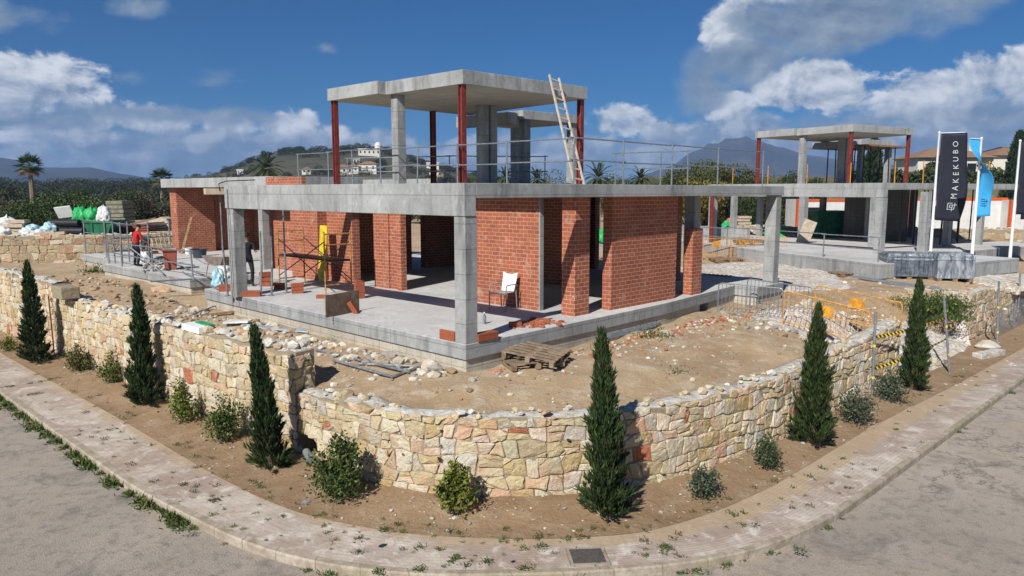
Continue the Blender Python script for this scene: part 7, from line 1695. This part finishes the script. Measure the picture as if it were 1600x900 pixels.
for lab, x, Y, z, sz, mat, sd, kn in (('left of the two bright green tied sacks on the dark green skip', 127, 38.4, 0.62, (0.36, 0.33, 0.55), 'green_bag', 41, True), ('right of the two bright green tied sacks on the dark green skip', 146, 38.4, 0.62, (0.35, 0.32, 0.54), 'green_bag', 42, True), ('grey white tied sack at the right end of the skip', 165, 38.2, 0.60, (0.36, 0.34, 0.58), 'white_bag', 43, True), ('white and turquoise sack left of the black rolls', 78, 37.4, 0.0, (0.42, 0.34, 0.45), 'cyan_bag', 44, False), ('white and turquoise sack furthest left of the pair', 52, 37.2, 0.0, (0.40, 0.34, 0.42), 'cyan_bag', 45, False), ('low white sack at the foot of the heap beside the timbers', 62, 36.9, 0.0, (0.4, 0.28, 0.24), 'white_bag', 46, False), ('small white sack at the far left edge of the platform', 10, 37.0, 0.0, (0.55, 0.4, 0.36), 'white_bag', 47, False), ('heap of white crumpled sheeting standing at the far left behind the wall', 14, 39.5, 0.3, (0.55, 0.4, 0.38), 'white_bag', 48, True), ('low grey sack between the white one and the timbers', 45, 36.8, 0.0, (0.4, 0.3, 0.3), 'white_bag', 49, False)):
    bag('sack', lab, pl(x, Y)+Vector((0, 0, z)), sz, mat, sd, None, kn)
tag(MB().obox(pl(104, 38.6)+Vector((0, 0, 1.15)), Vector((1, 0, 0.12)), Vector((0, 1, 0.5)), Vector((-0.12, -0.5, 1)), (0.85, 0.06, 0.62)).build('white_board', 'white_paint'), 'white board propped upright behind the black rolls', 'board')
st = MB()
for k in range(4): st.obox(pl(24, 37.1)+Vector((0.05*k, 0.1*(k % 2), 0.11+0.2*k)), Vector((1, 0.1, 0)), Vector((-0.1, 1, 0)), Vector((0, 0, 1)), (0.9, 0.6, 0.17))
tag(st.build('block_stack', 'wood_pale', bevel=0.015), 'cream stack of blocks on the left platform', 'stack')
for k, (x, rz, lab) in enumerate(((80, 0.5, 'pale timber beam lying across others in front of the white sacks'), (88, 0.1, 'cream timber beam lying left of the lower black roll'), (70, 0.3, 'grey timber beam poking out of the heap of white sacks'))):
    tag(MB().obox(pl(x, 36.75)+Vector((0, 0, 0.1+0.03*k)), Vector((math.cos(rz), math.sin(rz), 0.12)), Vector((-math.sin(rz), math.cos(rz), 0)), Vector((0, 0, 1)), (0.9, 0.16, 0.14)).build('timber_beam', 'wood_pale'), lab, 'timber')
st = MB()
for k in range(7): st.obox(pl(192, 43)+Vector((rnd(-.05, .05), 0, 0.13+0.24*k)), Vector((1, 0.06, 0)), Vector((-0.06, 1, 0)), Vector((0, 0, 1)), (0.95+rnd(-.06, .06), 1.4, 0.20))
tag(st.build('panel_stack', 'panel_green'), 'tall greenish grey stack of formwork panels behind the skip', 'stack')
tag(MB().obox(pl(222, 41)+Vector((0, 0, 0.55)), Vector((1, 0.2, 0.25)), Vector((-0.2, 1, 0)), Vector((-0.25, 0, 1)), (1.8, 0.8, 0.06)).build('torn_board', 'wood_grey'), 'tilted grey sheet above the worker in red', 'board')
for k, (x, Y, z, mat, lab) in enumerate(((215, 40, 0.15, 'brick_loose', 'flat reddish pile of tiles behind the worker in red'), (236, 42, 0.15, 'wood_pale', 'pile of sand coloured boards left of the wing wall'))):
    m = MB()
    for j in range(4): m.obox(pl(x, Y)+Vector((rnd(-.1, .1), 0, z-0.1+0.12*j)), Vector((1, 0.1, 0.02*j)), Vector((-0.1, 1, 0)), Vector((0, 0, 1)), (1.7-0.1*j, 0.9, 0.09))
    tag(m.build('board_pile', mat), lab, 'stack')
bk = thing('excavator_bucket', 'sand coloured digger bucket lying on the ground left of the wing wall', 'bucket', pl(258, 43)); m = MB()
prof = [(0.45, 0.0), (0.5, 0.35), (0.35, 0.62), (0.0, 0.72), (-0.5, 0.62), (-0.75, 0.5)]; prof2 = [(x*0.94, z*0.93+0.02) for x, z in prof]
for (a, b) in zip(prof[:-1], prof[1:]): m.face([(a[0], -0.5, a[1]), (b[0], -0.5, b[1]), (b[0], 0.5, b[1]), (a[0], 0.5, a[1])])
for s in (-0.5, 0.5): m.face([(x, s, z) for x, z in prof]+[(-0.4, s, 0)])
ob = m.build('shell', 'wood_pale', bk, local=True); so_ = ob.modifiers.new('thickness', 'SOLIDIFY'); so_.thickness = 0.04
for k in range(4): MB().box(0.40, 0.62, -0.42+0.25*k, -0.34+0.25*k, -0.02, 0.06).build('tooth', 'dark_steel', bk, local=True)
wm = thing('wire_mesh', 'pale wire mesh panels leaning at the left wing wall', 'mesh panel', fl(262, 393)); m = MB(); p = Vector(wm.location)
for k in range(9): m.tube(p+Vector((-1.0+0.22*k, 0.6, 0)), p+Vector((-1.4+0.22*k, 1.2, 0.95)), 0.014, 5)
for k in range(4): m.tube(p+Vector((-1.0-0.13*k, 0.6+0.2*k, 0.31*k)), p+Vector((0.76-0.13*k, 0.6+0.2*k, 0.31*k)), 0.014, 5)
m.build('wires', 'wood_pale', wm)
# ------------------------------------------------------------------ air
hz = MB(); hz.box(-3600, 3600, -60, 4400, -1.6, 255)
hm = bpy.data.materials.new('air'); hm.use_nodes = True; t = hm.node_tree; t.nodes.clear(); out = t.nodes.new('ShaderNodeOutputMaterial'); pv = t.nodes.new('ShaderNodeVolumePrincipled')
pv.inputs['Color'].default_value = (0.36, 0.58, 1.0, 1); pv.inputs['Density'].default_value = 0.00023; pv.inputs['Anisotropy'].default_value = 0.0
t.links.new(pv.outputs[0], out.inputs['Volume']); MATS['air'] = hm
tag(hz.build('haze', 'air', loc=(0, 0, 0)), kind='stuff')
